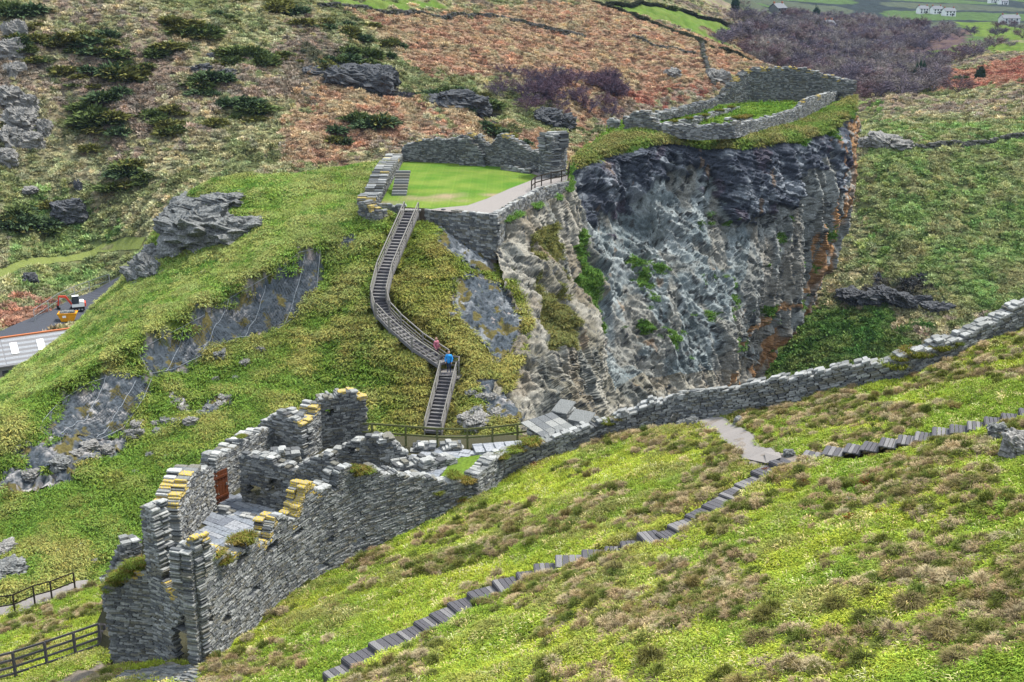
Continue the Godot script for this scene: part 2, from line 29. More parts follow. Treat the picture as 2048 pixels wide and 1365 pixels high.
	{n="courtyard_wall", l="wavy topped dark back wall of the courtyard lawn", c="wall", t=1, k=[-12.68,38.7,-139.51,40.43,-12.19,38.7,-139.37,40.61,-11.7,38.7,-139.23,40.81,-11.2,38.7,-139.09,41.02,-10.71,38.7,-138.96,41.13,-10.22,38.7,-138.82,41.24,-9.73,38.7,-138.68,41.36,-9.24,38.7,-138.54,41.35,-8.75,38.7,-138.41,41.33,-8.26,38.7,-138.27,41.31,-7.77,38.7,-138.13,41.29,-7.28,38.7,-137.99,41.31,-6.78,38.7,-137.85,41.51,-6.29,38.7,-137.72,41.7,-5.81,38.7,-137.55,41.92,-5.35,38.7,-137.33,42.06,-4.89,38.7,-137.11,42.2,-4.43,38.7,-136.89,42.1,-3.97,38.7,-136.68,41.99,-3.51,38.7,-136.46,41.7,-3.05,38.7,-136.24,41.18,-2.59,38.7,-136.02,41.04,-2.13,38.7,-135.8,41.43,-1.67,38.7,-135.58,42.2,-1.24,38.7,-135.31,42.52,-0.89,38.7,-134.95,42.46,-0.53,38.7,-134.58,42.27,-0.17,38.7,-134.22,42.08,0.18,38.7,-133.85,41.88,0.54,38.7,-133.49,41.69,0.89,38.7,-133.12,41.5,1.25,38.7,-132.76,41.31,1.61,38.7,-132.39,41.11,1.96,38.7,-132.03,41.02,2.32,38.7,-131.66,40.94,2.67,38.7,-131.29,40.86,3.03,38.7,-130.93,40.79,3.38,38.7,-130.56,40.85], g="ruined walls of the mainland courtyard", lichen=[-4.79,42.2,-137.06,0.6,-0.77,42.6,-134.83,0.5,-10.9,41.08,-139.01,0.3], s=0.32, course=0.09, tone=0.8, big=150},
	{n="courtyard_wall", l="buttress standing out from the courtyard back wall", c="wall", t=1.6, k=[-5.92,38.7,-136.52,41.67,-5.4,38.7,-136.38,41.79,-4.87,38.7,-136.23,41.91,-4.34,38.7,-136.08,41.41,-3.81,38.7,-135.94,40.42,-3.29,38.7,-135.79,39.92], g="ruined walls of the mainland courtyard", s=0.42, course=0.12, tone=0.85, big=60},
	{n="courtyard_wall", l="tall ruined gate tower at the right of the courtyard", c="wall", t=2.2, k=[2.94,38.7,-130.23,42.99,3.1,38.7,-129.84,43.13,3.26,38.7,-129.45,43.27,3.43,38.7,-129.05,43.41,3.59,38.7,-128.66,43.43,3.75,38.7,-128.27,43.46,3.91,38.7,-127.88,43.48,4.07,38.7,-127.49,43.5,4.3,38.7,-127.43,43.17,4.61,38.7,-127.72,43.28,4.91,38.7,-128.02,43.39,5.22,38.7,-128.31,43.31,5.52,38.7,-128.61,43.21,5.82,38.7,-128.91,43.11], g="ruined walls of the mainland courtyard", lichen=[5.54,43.5,-128.63,0.4], s=0.4, course=0.12, big=120},
	{n="courtyard_wall", l="knee high wall beside the white stone block", c="wall", t=0.6, k=[-1.17,38.7,-133.3,39.22,-0.8,38.7,-132.96,39.21,-0.44,38.7,-132.62,39.2,-0.08,38.7,-132.28,39.18,0.29,38.7,-131.93,39.17,0.65,38.7,-131.59,39.16,1.02,38.7,-131.25,39.15,1.38,38.7,-130.91,39.14,1.75,38.7,-130.56,39.19], g="ruined walls of the mainland courtyard", s=0.4, course=0.12, big=20},
	{n="white_stone_block", l="upright pale stone block against the courtyard back wall", c="stone", t=0.7, k=[-1.14,38.7,-136.89,39.76,-0.74,38.7,-136.7,39.79,-0.34,38.7,-136.52,39.82], s=0.5, course=0.3, tone=1.5, big=10},
	{n="terrace_parapet", l="grey terrace parapet left of the stair head", c="wall", t=0.6, k=[-12.66,35,-111.58,38.82,-12.04,35,-111.52,38.83,-11.42,35,-111.46,38.85,-10.8,35,-111.41,38.86,-10.18,35,-111.35,38.87], g="mortared parapets of the courtyard terrace", neat=1, s=0.4, course=0.16, big=60, tone=1.05},
	{n="terrace_parapet", l="long grey terrace parapet right of the stair head", c="wall", t=0.6, k=[-8.04,35,-110.42,38.64,-7.6,35,-110.17,38.66,-7.16,35,-109.91,38.67,-6.72,35,-109.66,38.68,-6.28,35,-109.41,38.7,-5.84,35,-109.16,38.71,-5.4,35,-108.91,38.73,-4.97,35,-108.65,38.74,-4.53,35,-108.4,38.75,-4.09,35,-108.15,38.77,-3.65,35,-107.9,38.78,-3.21,35,-107.64,38.8,-2.77,35,-107.39,38.81,-2.33,35,-107.14,38.82,-1.89,35,-106.89,38.84,-1.45,35,-106.63,38.85], g="mortared parapets of the courtyard terrace", neat=1, s=0.4, course=0.16, big=120, tone=1.05},
	{n="terrace_parapet", l="terrace parapet climbing along the gravel path towards the cliff", c="wall", t=0.6, k=[-1.4,35,-106.63,38.93,-1.25,35,-107.12,38.93,-1.09,35,-107.6,38.93,-0.94,35,-108.09,38.93,-0.79,35,-108.57,38.94,-0.63,35,-109.06,38.94,-0.48,35,-109.55,38.94,-0.32,35,-110.03,38.94,-0.17,35,-110.52,38.94,-0.02,35,-111,38.94,0.14,35,-111.49,38.94,0.29,35,-111.97,38.95,0.45,35,-112.46,38.95,0.6,35,-112.94,38.95,0.76,35,-113.43,38.95,0.91,35,-113.91,38.94,1.06,35,-114.4,38.93,1.22,35,-114.88,38.92,1.37,35,-115.37,38.91,1.53,35,-115.86,38.9,1.68,35,-116.34,38.89,1.83,35,-116.83,38.88,1.99,35,-117.31,38.87,2.14,35,-117.8,38.86,2.3,35,-118.28,38.84,2.45,35,-118.77,38.83,2.6,35,-119.25,38.82,2.76,35,-119.74,38.81,2.91,35,-120.22,38.8,3.07,35,-120.71,38.79,3.22,35,-121.2,38.78,3.38,35,-121.68,38.77,3.56,35,-122.15,38.72,3.85,35,-122.57,38.71,4.15,35,-122.98,38.7,4.44,35,-123.4,38.69,4.73,35,-123.82,38.68,5.03,35,-124.23,38.66,5.32,35,-124.65,38.65,5.62,35,-125.06,38.64,5.91,35,-125.48,38.58], g="mortared parapets of the courtyard terrace", neat=1, s=0.4, course=0.16, big=120, tone=0.95},
	{n="enclosure_wall", l="low pale near wall of the cliff top enclosure", c="wall", t=0.7, k=[17.89,41.3,-143.05,42.47,18.37,41.3,-142.68,42.56,18.84,41.3,-142.3,42.62,19.32,41.3,-141.93,42.64,19.8,41.3,-141.55,42.67,20.27,41.3,-141.18,42.7,20.75,41.3,-140.8,42.72,21.23,41.3,-140.43,42.75,21.7,41.3,-140.05,42.8,22.24,41.3,-140.14,42.77,22.81,41.3,-140.36,42.78,23.37,41.3,-140.59,42.79,23.93,41.3,-140.81,42.79,24.5,41.3,-141.04,42.8,25.06,41.3,-141.26,42.8,25.62,41.3,-141.49,42.81,26.18,41.3,-141.71,42.81,26.54,41.3,-142.2,42.78,26.9,41.3,-142.69,42.74,27.25,41.3,-143.19,42.69,27.61,41.3,-143.68,42.65,27.96,41.3,-144.17,42.65,28.32,41.3,-144.66,42.64,28.67,41.3,-145.15,42.63,29.03,41.3,-145.64,42.63,29.38,41.3,-146.13,42.62,29.74,41.3,-146.62,42.61,30.09,41.3,-147.11,42.61,30.45,41.3,-147.6,42.6,30.81,41.3,-148.1,42.59,31.16,41.3,-148.59,42.59,31.52,41.3,-149.08,42.58,31.87,41.3,-149.57,42.57,32.21,41.3,-150.07,42.56,32.55,41.3,-150.57,42.55,32.89,41.3,-151.07,42.57,33.23,41.3,-151.57,42.59,33.57,41.3,-152.08,42.61,33.91,41.3,-152.58,42.64,34.25,41.3,-153.08,42.66,34.59,41.3,-153.58,42.68,34.93,41.3,-154.08,42.7,35.27,41.3,-154.58,42.73,35.62,41.3,-155.09,42.75,35.96,41.3,-155.59,42.77,36.3,41.3,-156.09,42.79,36.64,41.3,-156.59,42.81,36.98,41.3,-157.09,42.84,37.32,41.3,-157.6,42.91,37.64,41.3,-158.1,43.15,37.95,41.3,-158.63,43.36,38.26,41.3,-159.15,43.58,38.57,41.3,-159.67,43.69,38.88,41.3,-160.19,43.69,39.19,41.3,-160.71,43.7,39.5,41.3,-161.23,43.71,39.81,41.3,-161.75,43.71,40.12,41.3,-162.27,43.72,40.43,41.3,-162.79,43.72,40.74,41.3,-163.31,43.73,41.05,41.3,-163.84,43.74,41.36,41.3,-164.36,43.74,41.67,41.3,-164.88,43.75,41.98,41.3,-165.4,43.76,42.29,41.3,-165.92,43.76,42.6,41.3,-166.44,43.77,42.91,41.3,-166.96,43.74,43.22,41.3,-167.48,43.71,43.53,41.3,-168,43.68,43.83,41.3,-168.53,43.65,44.12,41.3,-169.06,43.61,44.41,41.3,-169.59,43.58,44.7,41.3,-170.13,43.54,44.99,41.3,-170.66,43.51,45.28,41.3,-171.19,43.47,45.57,41.3,-171.72,43.44,45.86,41.3,-172.26,43.4,46.15,41.3,-172.79,43.37,46.44,41.3,-173.32,43.33,46.73,41.3,-173.85,43.3,47.02,41.3,-174.39,43.26,47.31,41.3,-174.92,43.23,47.6,41.3,-175.45,43.19,47.89,41.3,-175.99,43.16,48.18,41.3,-176.52,43.12,48.47,41.3,-177.05,43.09,48.75,41.3,-177.58,43.05,49.04,41.3,-178.12,43.02], g="walls of the upper cliff top enclosure", lichen=[41.65,43.96,-164.84,0.7,46.77,43.36,-173.94,0.8,38.34,43.73,-159.27,0.5], s=0.42, course=0.12, big=100},
	{n="enclosure_wall", l="crumbling corner wall above the grassy cliff knoll", c="wall", t=1.5, k=[13.71,41.2,-146.58,42.74,14.21,41.2,-146.38,43.26,14.71,41.2,-146.17,43.66,15.21,41.2,-145.97,43.77,15.71,41.2,-145.76,43.78,16.21,41.2,-145.55,43.44,16.71,41.2,-145.35,43.09,17.22,41.2,-145.14,42.71,17.72,41.2,-144.93,42.33,18.22,41.2,-144.73,42.24], g="walls of the upper cliff top enclosure", s=0.42, course=0.12, big=40},
	{n="enclosure_wall", l="lone stone stump at the tip of the cliff knoll", c="wall", t=0.9, k=[11.99,41,-151.05,42.16,12.33,41,-150.88,42.18,12.67,41,-150.72,42.19,13.01,41,-150.55,42.21], g="walls of the upper cliff top enclosure", s=0.5, course=0.16, big=10},
	{n="enclosure_wall", l="tall curving far wall of the enclosure with mossy crest", c="wall", t=1.2, k=[14.8,41.8,-150.57,42.58,15.21,41.8,-151.02,42.53,15.62,41.8,-151.46,42.51,16.03,41.8,-151.91,42.49,16.44,41.8,-152.35,42.48,16.85,41.8,-152.8,42.46,17.27,41.8,-153.24,42.44,17.68,41.8,-153.69,42.42,18.09,41.8,-154.13,42.4,18.5,41.8,-154.58,42.39,18.91,41.8,-155.02,42.41,19.32,41.8,-155.47,42.43,19.72,41.8,-155.92,42.45,20.07,41.8,-156.41,42.45,20.43,41.8,-156.91,42.46,20.78,41.8,-157.4,42.46,21.13,41.8,-157.9,42.48,21.48,41.8,-158.39,42.5,21.83,41.8,-158.88,42.52,22.18,41.8,-159.38,42.54,22.53,41.8,-159.87,42.56,22.89,41.8,-160.36,42.58,23.24,41.8,-160.86,42.6,23.59,41.8,-161.35,42.62,23.94,41.8,-161.84,42.64,24.29,41.8,-162.34,42.66,24.64,41.8,-162.83,42.68,24.99,41.8,-163.33,42.69,25.35,41.8,-163.82,42.7,25.63,41.8,-164.35,42.68,25.91,41.8,-164.89,42.67,26.19,41.8,-165.43,42.65,26.47,41.8,-165.96,42.63,26.76,41.8,-166.5,42.62,27.04,41.8,-167.04,42.6,27.32,41.8,-167.57,42.58,27.6,41.8,-168.11,42.57,27.88,41.8,-168.65,42.55,28.16,41.8,-169.18,42.53,28.44,41.8,-169.72,42.52,28.73,41.8,-170.26,42.5,29.01,41.8,-170.79,42.49,29.29,41.8,-171.33,42.55,29.75,41.8,-171.72,43.1,30.22,41.8,-172.1,43.5,30.69,41.8,-172.48,43.95,31.16,41.8,-172.86,44.39,31.63,41.8,-173.24,44.76,32.11,41.8,-173.62,45.11,32.58,41.8,-174,45.47,33.05,41.8,-174.38,45.82,33.52,41.8,-174.76,46.04,33.99,41.8,-175.14,46.17,34.51,41.8,-175.43,46.45,35.1,41.8,-175.57,46.51,35.69,41.8,-175.7,46.58,36.28,41.8,-175.84,46.64,36.87,41.8,-175.97,46.68,37.46,41.8,-176.1,46.65,38.05,41.8,-176.24,46.63,38.65,41.8,-176.37,46.6,39.24,41.8,-176.51,46.57,39.83,41.8,-176.64,46.55,40.42,41.8,-176.75,46.51,41.02,41.8,-176.66,46.5,41.61,41.8,-176.56,46.47,42.21,41.8,-176.46,46.33,42.81,41.8,-176.36,46.2,43.41,41.8,-176.26,46.06,44.01,41.8,-176.16,45.93,44.58,41.8,-176.03,45.64,44.89,41.8,-175.51,45.56,45.21,41.8,-174.99,45.49,45.52,41.8,-174.47,45.42,45.84,41.8,-173.96,45.35,46.15,41.8,-173.44,45.28,46.47,41.8,-172.92,45.21,46.78,41.8,-172.4,45.14,47.1,41.8,-171.89,45.1,47.41,41.8,-171.37,45.14], g="walls of the upper cliff top enclosure", lichen=[32.35,46.02,-173.81,0.5,33.94,46.47,-175.09,0.6,36.3,46.63,-175.84,0.7,38.52,46.59,-176.35,0.5,40.75,46.42,-176.7,0.6,42.88,46.1,-176.35,0.6,44.86,45.67,-175.57,0.5,46.35,45.31,-173.11,0.5], s=0.42, course=0.12, tone=0.85, big=150},
	{n="enclosure_wall", l="curved knee high inner wall crossing the enclosure turf", c="wall", t=0.9, k=[19.07,41.7,-147.89,42.12,19.48,41.7,-148.34,42.09,19.89,41.7,-148.78,42.09,20.3,41.7,-149.23,42.1,20.71,41.7,-149.68,42.11,21.13,41.7,-150.12,42.12,21.54,41.7,-150.57,42.12,21.95,41.7,-151.01,42.13,22.36,41.7,-151.46,42.14,22.77,41.7,-151.9,42.14,23.18,41.7,-152.35,42.15,23.59,41.7,-152.8,42.16,23.93,41.7,-153.3,42.15,24.22,41.7,-153.83,42.12,24.51,41.7,-154.36,42.1,24.81,41.7,-154.89,42.08,25.1,41.7,-155.42,42.08,25.39,41.7,-155.95,42.07,25.69,41.7,-156.48,42.07,25.98,41.7,-157.01,42.07,26.27,41.7,-157.54,42.07,26.57,41.7,-158.08,42.07,26.86,41.7,-158.61,42.06,27.15,41.7,-159.14,42.06,27.45,41.7,-159.67,42.06,27.74,41.7,-160.2,42.06,28.03,41.7,-160.73,42.05,28.32,41.7,-161.26,42.05,28.6,41.7,-161.8,42.04,28.88,41.7,-162.34,42.04,29.16,41.7,-162.88,42.03,29.43,41.7,-163.42,42.02,29.71,41.7,-163.96,42,29.99,41.7,-164.5,41.99,30.27,41.7,-165.04,41.98,30.54,41.7,-165.58,41.96,30.82,41.7,-166.12,41.95,31.1,41.7,-166.66,41.94,31.37,41.7,-167.2,41.92], g="walls of the upper cliff top enclosure", turf=[20.05,42.12,-148.95,0.4,22.2,42.21,-151.29,0.4,24.57,42.28,-154.46,0.4,27.31,42.29,-159.42,0.4,29.76,42.24,-164.06,0.4], s=0.42, course=0.12, big=30},
	{n="enclosure_wall", l="tiny turf topped ruin on the enclosure grass", c="wall", t=1.6, k=[27.94,41.7,-152.43,42.07,28.28,41.7,-152.7,42.04,28.62,41.7,-152.96,42.01,28.96,41.7,-153.22,41.99,29.31,41.7,-153.48,41.99,29.65,41.7,-153.75,41.98,29.99,41.7,-154.01,41.98,30.33,41.7,-154.27,41.98,30.67,41.7,-154.54,41.98], g="walls of the upper cliff top enclosure", turf=[28.42,42.16,-152.8,0.5,29.9,42.15,-153.94,0.5], s=0.42, course=0.12, big=10}
]
const HILL_OUTLINE := [60,-85,30.23,-57.62,24.78,-56.03,20.75,-54.42,18.4,-54.26,15.99,-53.89,12.96,-54.85,10.55,-55.96,8.25,-58.92,4.91,-59.36,1.98,-58.22,-0.36,-57.06,-1.88,-54.39,-4.48,-52.64,-7.35,-50.43,-8.91,-48.44,-10.19,-45.72,-11.17,-42.48,-11.99,-39.64,-11.66,-39.8,-13.91,-41.4,-16.29,-41.75,-18.32,-47.94,-20.83,-56.1,-23.1,-56.81,-24.36,-54.91,-25.55,-53.14,-29.92,-49.42,-60,-5,60,-5]
const CASTLE_TERRACE := [-17.14,-44.38,-18.01,-48.44,-17.28,-53.45,-18.42,-57.52,-17.3,-61.46,-15.92,-63.99,-14.49,-65.51,-12.51,-65.91,-9.04,-66.54,-3.71,-66.86,1.08,-66.86,5.48,-70.07,4.51,-59.31,1.58,-58.17,-0.76,-57.01,-1.98,-54.49,-4.58,-52.74,-7.45,-50.53,-9.01,-48.54,-10.29,-45.82,-11.27,-42.58,-12.09,-39.74,-13.71,-41.8]
const SLATE_FLOOR := [-15.81,-52.17,-15.26,-56.78,-14.4,-59.56,-14.01,-57.33,-10.81,-55.83,-9.18,-51.86,-12.44,-50.34]
const LOWER_FLOOR := [-16.06,-47.53,-16.93,-51.86,-15.51,-51.55,-12.95,-50.54,-11.82,-45.39,-14.8,-45.39]
const CASTLE_PATH := [-6.63,-60.1,-5.97,-62.52,-5.72,-63.99,-4.48,-64.9,-1.84,-64.21,1.2,-65.44,1.47,-63.99,-0.69,-63.76,-1.97,-63.47,-3.37,-63.03,-3.97,-61.12,-4.35,-58.46]
const CASTLE_LAWN := [-3.93,-60.43,-3.37,-63.03,-1.97,-63.54,-0.69,-63.76,0.45,-62.52,-0.65,-60.1,-2.49,-58.46]
const COURTYARD := [-12.56,-111.93,-12.61,-123.25,-12.76,-139.13,-9.56,-139.89,-6.03,-139.13,-1.37,-136.89,3.68,-133.3,6.77,-134.01,6.38,-129.23,5.81,-125.83,3.19,-122.36,-1.6,-107.03,-8.04,-110.77]
const GRAVEL_PATH := [-7.78,-109.77,-6.73,-110.74,-4.2,-111.98,-2.38,-115.6,-0.2,-121.18,2.01,-126.02,2.91,-128.91,1.54,-131.92,1.45,-133.65,2.98,-132.26,4.31,-126.97,5.7,-128.58,6.63,-133.3,5.76,-125.88,3.14,-122.41,-1.65,-107.13]
const BARE_PATCHES := [-7.43,-114.55,2.2,-4.53,-114.55,1.6,-6.36,-117.22,2,-9.92,-115.6,1.8,-1.93,-117.77,1.5,-12.17,-113.77,1.8]
const CLIFF_COLUMNS := [-1.78,37.61,-108,-1.08,33.87,-104.5,0.26,30.67,-99.5,-0.79,28.25,-94.5,-1.75,27,-89.5,-1.5,26.25,-86,-0.89,25.04,-82,2.19,38.51,-113,2.63,33.94,-110,3.45,30.94,-105,4.36,29.47,-99,2.11,27.1,-94,1.82,25.92,-89,2.12,24.19,-84,5.98,38.03,-125,5.91,34.19,-120,6.28,29.97,-116,7.22,26.82,-106,6.27,25.13,-101,5.87,23.31,-97,6.05,20.78,-92,6.99,39.42,-133,7.4,35.02,-129,8.6,30.39,-125,9.33,26,-119,9.54,22.75,-114,9.5,18.78,-109,9.21,14.65,-104,13.05,40.51,-139,12.41,36.38,-137,13.33,31.39,-133,13.36,26.26,-126,13.52,22.13,-121,13.65,18.32,-116,13.22,12.03,-110,18.61,40.85,-142,18.42,36.04,-139,17.98,31.17,-134,17.99,25.72,-128,17.51,21.5,-123,17.16,17.24,-119,16.64,10.73,-113,25.11,40.38,-142,25.04,35.27,-140,24.96,30.31,-138,23.49,24.92,-131,21.78,20.56,-126,20.8,16.73,-122,19.7,9.42,-116,31.02,40.45,-145,31.58,34.74,-143,31.49,29.67,-141,29.08,23.58,-136,26.08,19,-131,23.9,14.96,-127,22.01,7.67,-120,37.25,40.51,-151,37.78,33.68,-149,36.7,28.38,-147,33.61,22.34,-143,29.85,17.44,-138,26.92,13.73,-134,24.06,5.49,-125,43.62,41.31,-160,43.31,32.93,-157,41.93,27.33,-155,37.82,20.83,-150,32.94,15.28,-145,29.07,11.31,-141,26,2.44,-132,47.68,42.63,-170,47.52,33.86,-168,46.07,27.35,-165,42.21,20.69,-160,36.86,14.6,-154,31.58,8.55,-149,27.89,-1.05,-140,50.08,42.14,-182,50.57,31.68,-182,49.12,24.38,-180,44.67,17.01,-175,38.84,9.89,-170,33.88,3.03,-165,29.83,-7.59,-155,48.51,41.16,-192,50.11,29.66,-195,48.34,22,-192,43.96,13.82,-188,38.04,5.76,-184,32.99,-2.15,-180,28.88,-14.13,-170]
const CLIFF_TOP_ROWS := [6.99,39.42,-133,13.05,40.51,-139,18.61,40.85,-142,25.11,40.38,-142,31.02,40.45,-145,37.25,40.51,-151,43.62,41.31,-160,47.68,42.63,-170,8.49,40.14,-138,14.04,41.46,-145,19.1,41.15,-146,25.75,41.15,-146,32.22,41.07,-151,38.46,41.04,-159,44.45,42.03,-166,48.83,42.48,-175,11.4,40.65,-148,17.03,41.07,-155,23.21,41.29,-158,29.41,41.64,-160,36.4,41.81,-165,41.67,41.74,-170,46.81,41.77,-175,49.4,41.96,-178,13.12,40.64,-158,18.22,40.48,-166,24.93,40.84,-170,30.27,41.27,-177,36.88,41.22,-181,43.3,41.08,-183,47.79,41.31,-183,50.41,41.45,-183,14.14,38.34,-170,19.79,37.58,-180,27.34,37.59,-186,32.92,37.89,-192,39.64,38.13,-194,46.02,38.29,-194,49.74,38.56,-193,51.59,38.78,-191,14.18,32.3,-178,20.86,30.75,-188,28.81,29.81,-194,34.71,28.88,-200,41.8,28.57,-202,48.54,28.57,-202,51.4,28.88,-200,53.36,29.19,-198]
const STAIR_LINE := [-6.23,25.04,-88.2,-5.21,28.34,-93.2,-5.61,28.89,-94,-7.89,29.9,-95.6,-9.89,31.13,-97.2,-11.03,32,-98.3,-11.43,32.99,-99.2,-11.09,34.63,-101.8,-9.35,38.38,-110.2]
const PERSON_SPOT := [-5.17,28.44,-93.4,-6.28,29.13,-95]
const HILL_STEPS := [-6.07,37.41,-34.89,-5.51,37.47,-35.52,-4.66,37.63,-36.14,-3.75,37.82,-36.72,-3.19,37.89,-37.25,-2.66,37.99,-37.66,-2.08,38.08,-38.17,-1.41,38.21,-38.61,-0.55,38.4,-39.08,0.26,38.6,-39.37,0.85,38.76,-39.58,1.61,39.01,-39.6,2.57,39.35,-39.46,3.38,39.64,-39.33,4.01,39.85,-39.3,4.74,40.06,-39.48,5.46,40.33,-39.3,5.98,40.42,-39.74,6.77,40.55,-40.43,7.49,40.65,-41.06,8.26,40.75,-41.87,8.96,40.84,-42.6,9.75,40.92,-43.47,10.55,41.08,-43.97,11.26,41.28,-44.18]
const HILL_STEPS_UPPER := [11.54,41.37,-44.15,12.3,41.68,-43.87,13.01,41.99,-43.49,13.56,42.25,-43.12,14.15,42.49,-42.87,14.71,42.74,-42.58,15.28,42.97,-42.36,15.87,43.19,-42.21,16.41,43.43,-41.92,16.96,43.65,-41.7,17.53,43.87,-41.56,18.09,44.09,-41.39,18.65,44.3,-41.25,19.25,44.55,-41.01,19.88,44.78,-40.85]
const GRAVEL_TRACK := [7.22,37.05,-58.6,8.59,37.76,-57.37,9.8,38.53,-55.52,10.19,39.18,-52.93,10.22,39.88,-49.45,10.18,40.34,-47.09,10.29,40.76,-45.13,10.87,40.97,-45.05]
const BOULDERS := [17.32,44.16,-39.78,0.42,17.08,44.59,-37.21,0.75,8.95,38.24,-55.58,0.3,8.54,37.89,-56.61,0.25,10.89,39.27,-53.6,0.3,11.25,41.07,-45.18,0.22,11.52,42.71,-37.45,0.2,10.88,38.9,-55.45,0.35]
const TUSSOCKS_LARGE := [3.76,41.92,-28.6,0.62,10.27,44.28,-27.55,0.6,9.15,43.9,-27.57,0.5,8.66,43.54,-28.59,0.45,6.54,42.98,-27.87,0.6,8.41,44.13,-25.22,0.55,6.93,42.86,-29.09,0.5,10.4,44.74,-25.45,0.55,12.17,45.13,-26.42,0.5,7.47,43.77,-25.45,0.4,10.04,44.94,-23.82,0.5,6.32,42.14,-31.75,0.35,9.62,43.82,-28.75,0.4,13.73,43.39,-37.66,0.35,15.48,43.82,-38.39,0.4,10.76,41.77,-40.9,0.35,11.01,42.15,-39.37,0.4,1.16,40.34,-32.21,0.4,3.27,39.42,-40.27,0.3,9.35,43.14,-31.73,0.4]
const RUST_TUFTS := [6.23,41.99,-32.3,9.56,43.76,-29,10.86,41.8,-40.92,12.59,42.78,-38.83,13.77,43.23,-38.54,11.65,42.89,-36.74,12.27,43.11,-36.66,11.89,43.29,-35.13,10.98,42.97,-35.25,11.73,44.12,-30.77,15.31,43.72,-38.63,16.1,43.96,-38.72,1.19,35.35,-57.17,-10.32,28.95,-70.42,10.06,40.91,-44.02,12.16,44.25,-30.83,12.13,45.25,-25.73,14.76,44.69,-32.88,8.38,39.78,-46.9,-4.89,34.03,-53.76]
const CASTLE_FENCE := [-9.05,33.5,-65.59,-8.19,33.5,-65.51,-6.19,33.5,-65.13,-4.33,33.5,-64.74,-2.58,33.5,-64.67,-1.14,33.5,-64.97,0.32,33.5,-65.44,1.18,33.5,-65.75]
const GATE_FENCE := [-21.5,32.42,-41.3,-20.17,32.45,-42.55,-19.08,32.57,-43.1,-18.11,32.65,-43.72,-17.24,32.71,-44.3,-17.18,32.64,-44.74]
const METAL_RAILING := [-26.68,29.14,-52.29,-25.71,29.21,-52.93,-24.78,29.37,-53.14,-24.02,29.39,-53.79,-23.37,29.42,-54.35,-22.6,29.36,-55.49]
const GATE_PAVING := [-15.34,34.06,-39.6,-14.95,33.9,-40.76,-13.37,34.3,-40.45,-11.77,34.81,-39.58,-11.31,35.27,-37.75]
const GATE_TRACK := [-18.87,33.06,-40.85,-17.82,33.11,-41.75,-16.78,33.1,-42.85,-15.76,33.61,-41.39,-16.31,33.69,-40.4,-16.58,33.81,-39.55]
const COURTYARD_FENCE := [1.96,38.7,-119.45,2.34,38.7,-121.47,3.04,38.7,-122.65,4.06,38.7,-124.16,5.2,38.7,-125.39,5.94,38.7,-126.65,6.19,38.7,-129.9,6.44,38.7,-132.96]
const BREAK_LINE := [-14.78,-107.31,-17.33,-106.38,-21.26,-103.45,-24.27,-101.62,-26.54,-98.14,-28.95,-95.7,-30.82,-94.05,-34,-91.45,-35.76,-89.46,-37.2,-86.84]
const NET_OUTLINES := [[-17.31,-106.19,-19.04,-104.98,-21.21,-103.12,-24.19,-101.15,-26.45,-97.69,-28.87,-95.35,-30.73,-93.7,-29.47,-92.68,-27.86,-93.53,-25.98,-95.17,-23.54,-97.6,-20.91,-99.41,-18.98,-101.01,-17.39,-103.12], [-31.75,-92.13,-33.84,-90.95,-35.57,-88.89,-35.98,-86.09,-35.8,-84.95,-34.55,-84.52,-31.67,-86.01,-30.37,-87.52,-29.46,-90.12,-29.26,-92.13,-30.6,-92.38]]
const CRAG_ROCK := [[-17.31,-106.19,-19.04,-104.98,-21.21,-103.12,-24.19,-101.15,-26.45,-97.69,-28.87,-95.35,-30.73,-93.7,-29.47,-92.68,-27.86,-93.53,-25.98,-95.17,-23.54,-97.6,-20.91,-99.41,-18.98,-101.01,-17.39,-103.12], [-31.75,-92.13,-33.84,-90.95,-35.57,-88.89,-35.98,-86.09,-35.8,-84.95,-34.55,-84.52,-31.67,-86.01,-30.37,-87.52,-29.46,-90.12,-29.26,-92.13,-30.6,-92.38], [-34.94,-84.6,-31.16,-86.21,-30.01,-87.6,-29.45,-86.13,-30.64,-84.33,-31.82,-82.76,-32.33,-80.85,-33.41,-80.81,-34.14,-82.01,-35.5,-81.63,-37.1,-83.18], [-7.33,-106.72,-5.87,-116.38,-2.56,-115.84,-1.78,-106.82,-1.75,-104.93,-4.21,-104.69,-6.43,-104.78], [-5.23,-102.32,-3.31,-104.4,-0.18,-103.31,1.12,-99.45,-0.99,-93.66,-2.48,-96.05,-4,-97.74,-5.12,-99.36], [-27.79,-91.41,-26.66,-90.83,-25.36,-89.51,-25.77,-88.69,-27.06,-90], [-25.16,-90.37,-22.59,-91.5,-22.39,-89.96,-23.68,-88.16,-24.96,-88.61], [-37.75,-81.71,-34.82,-81.82,-32.98,-80.59,-35.71,-79.97,-37.17,-79.93], [-8.39,-97.02,-7.34,-96.93,-7.35,-95.61,-8.2,-96.01], [-15.27,-107.61,-14.11,-107.56,-14.08,-105.89,-15.62,-106.53], [-3,-91.75,-0.98,-92.21,0.99,-85.54,-1.69,-86.28]]
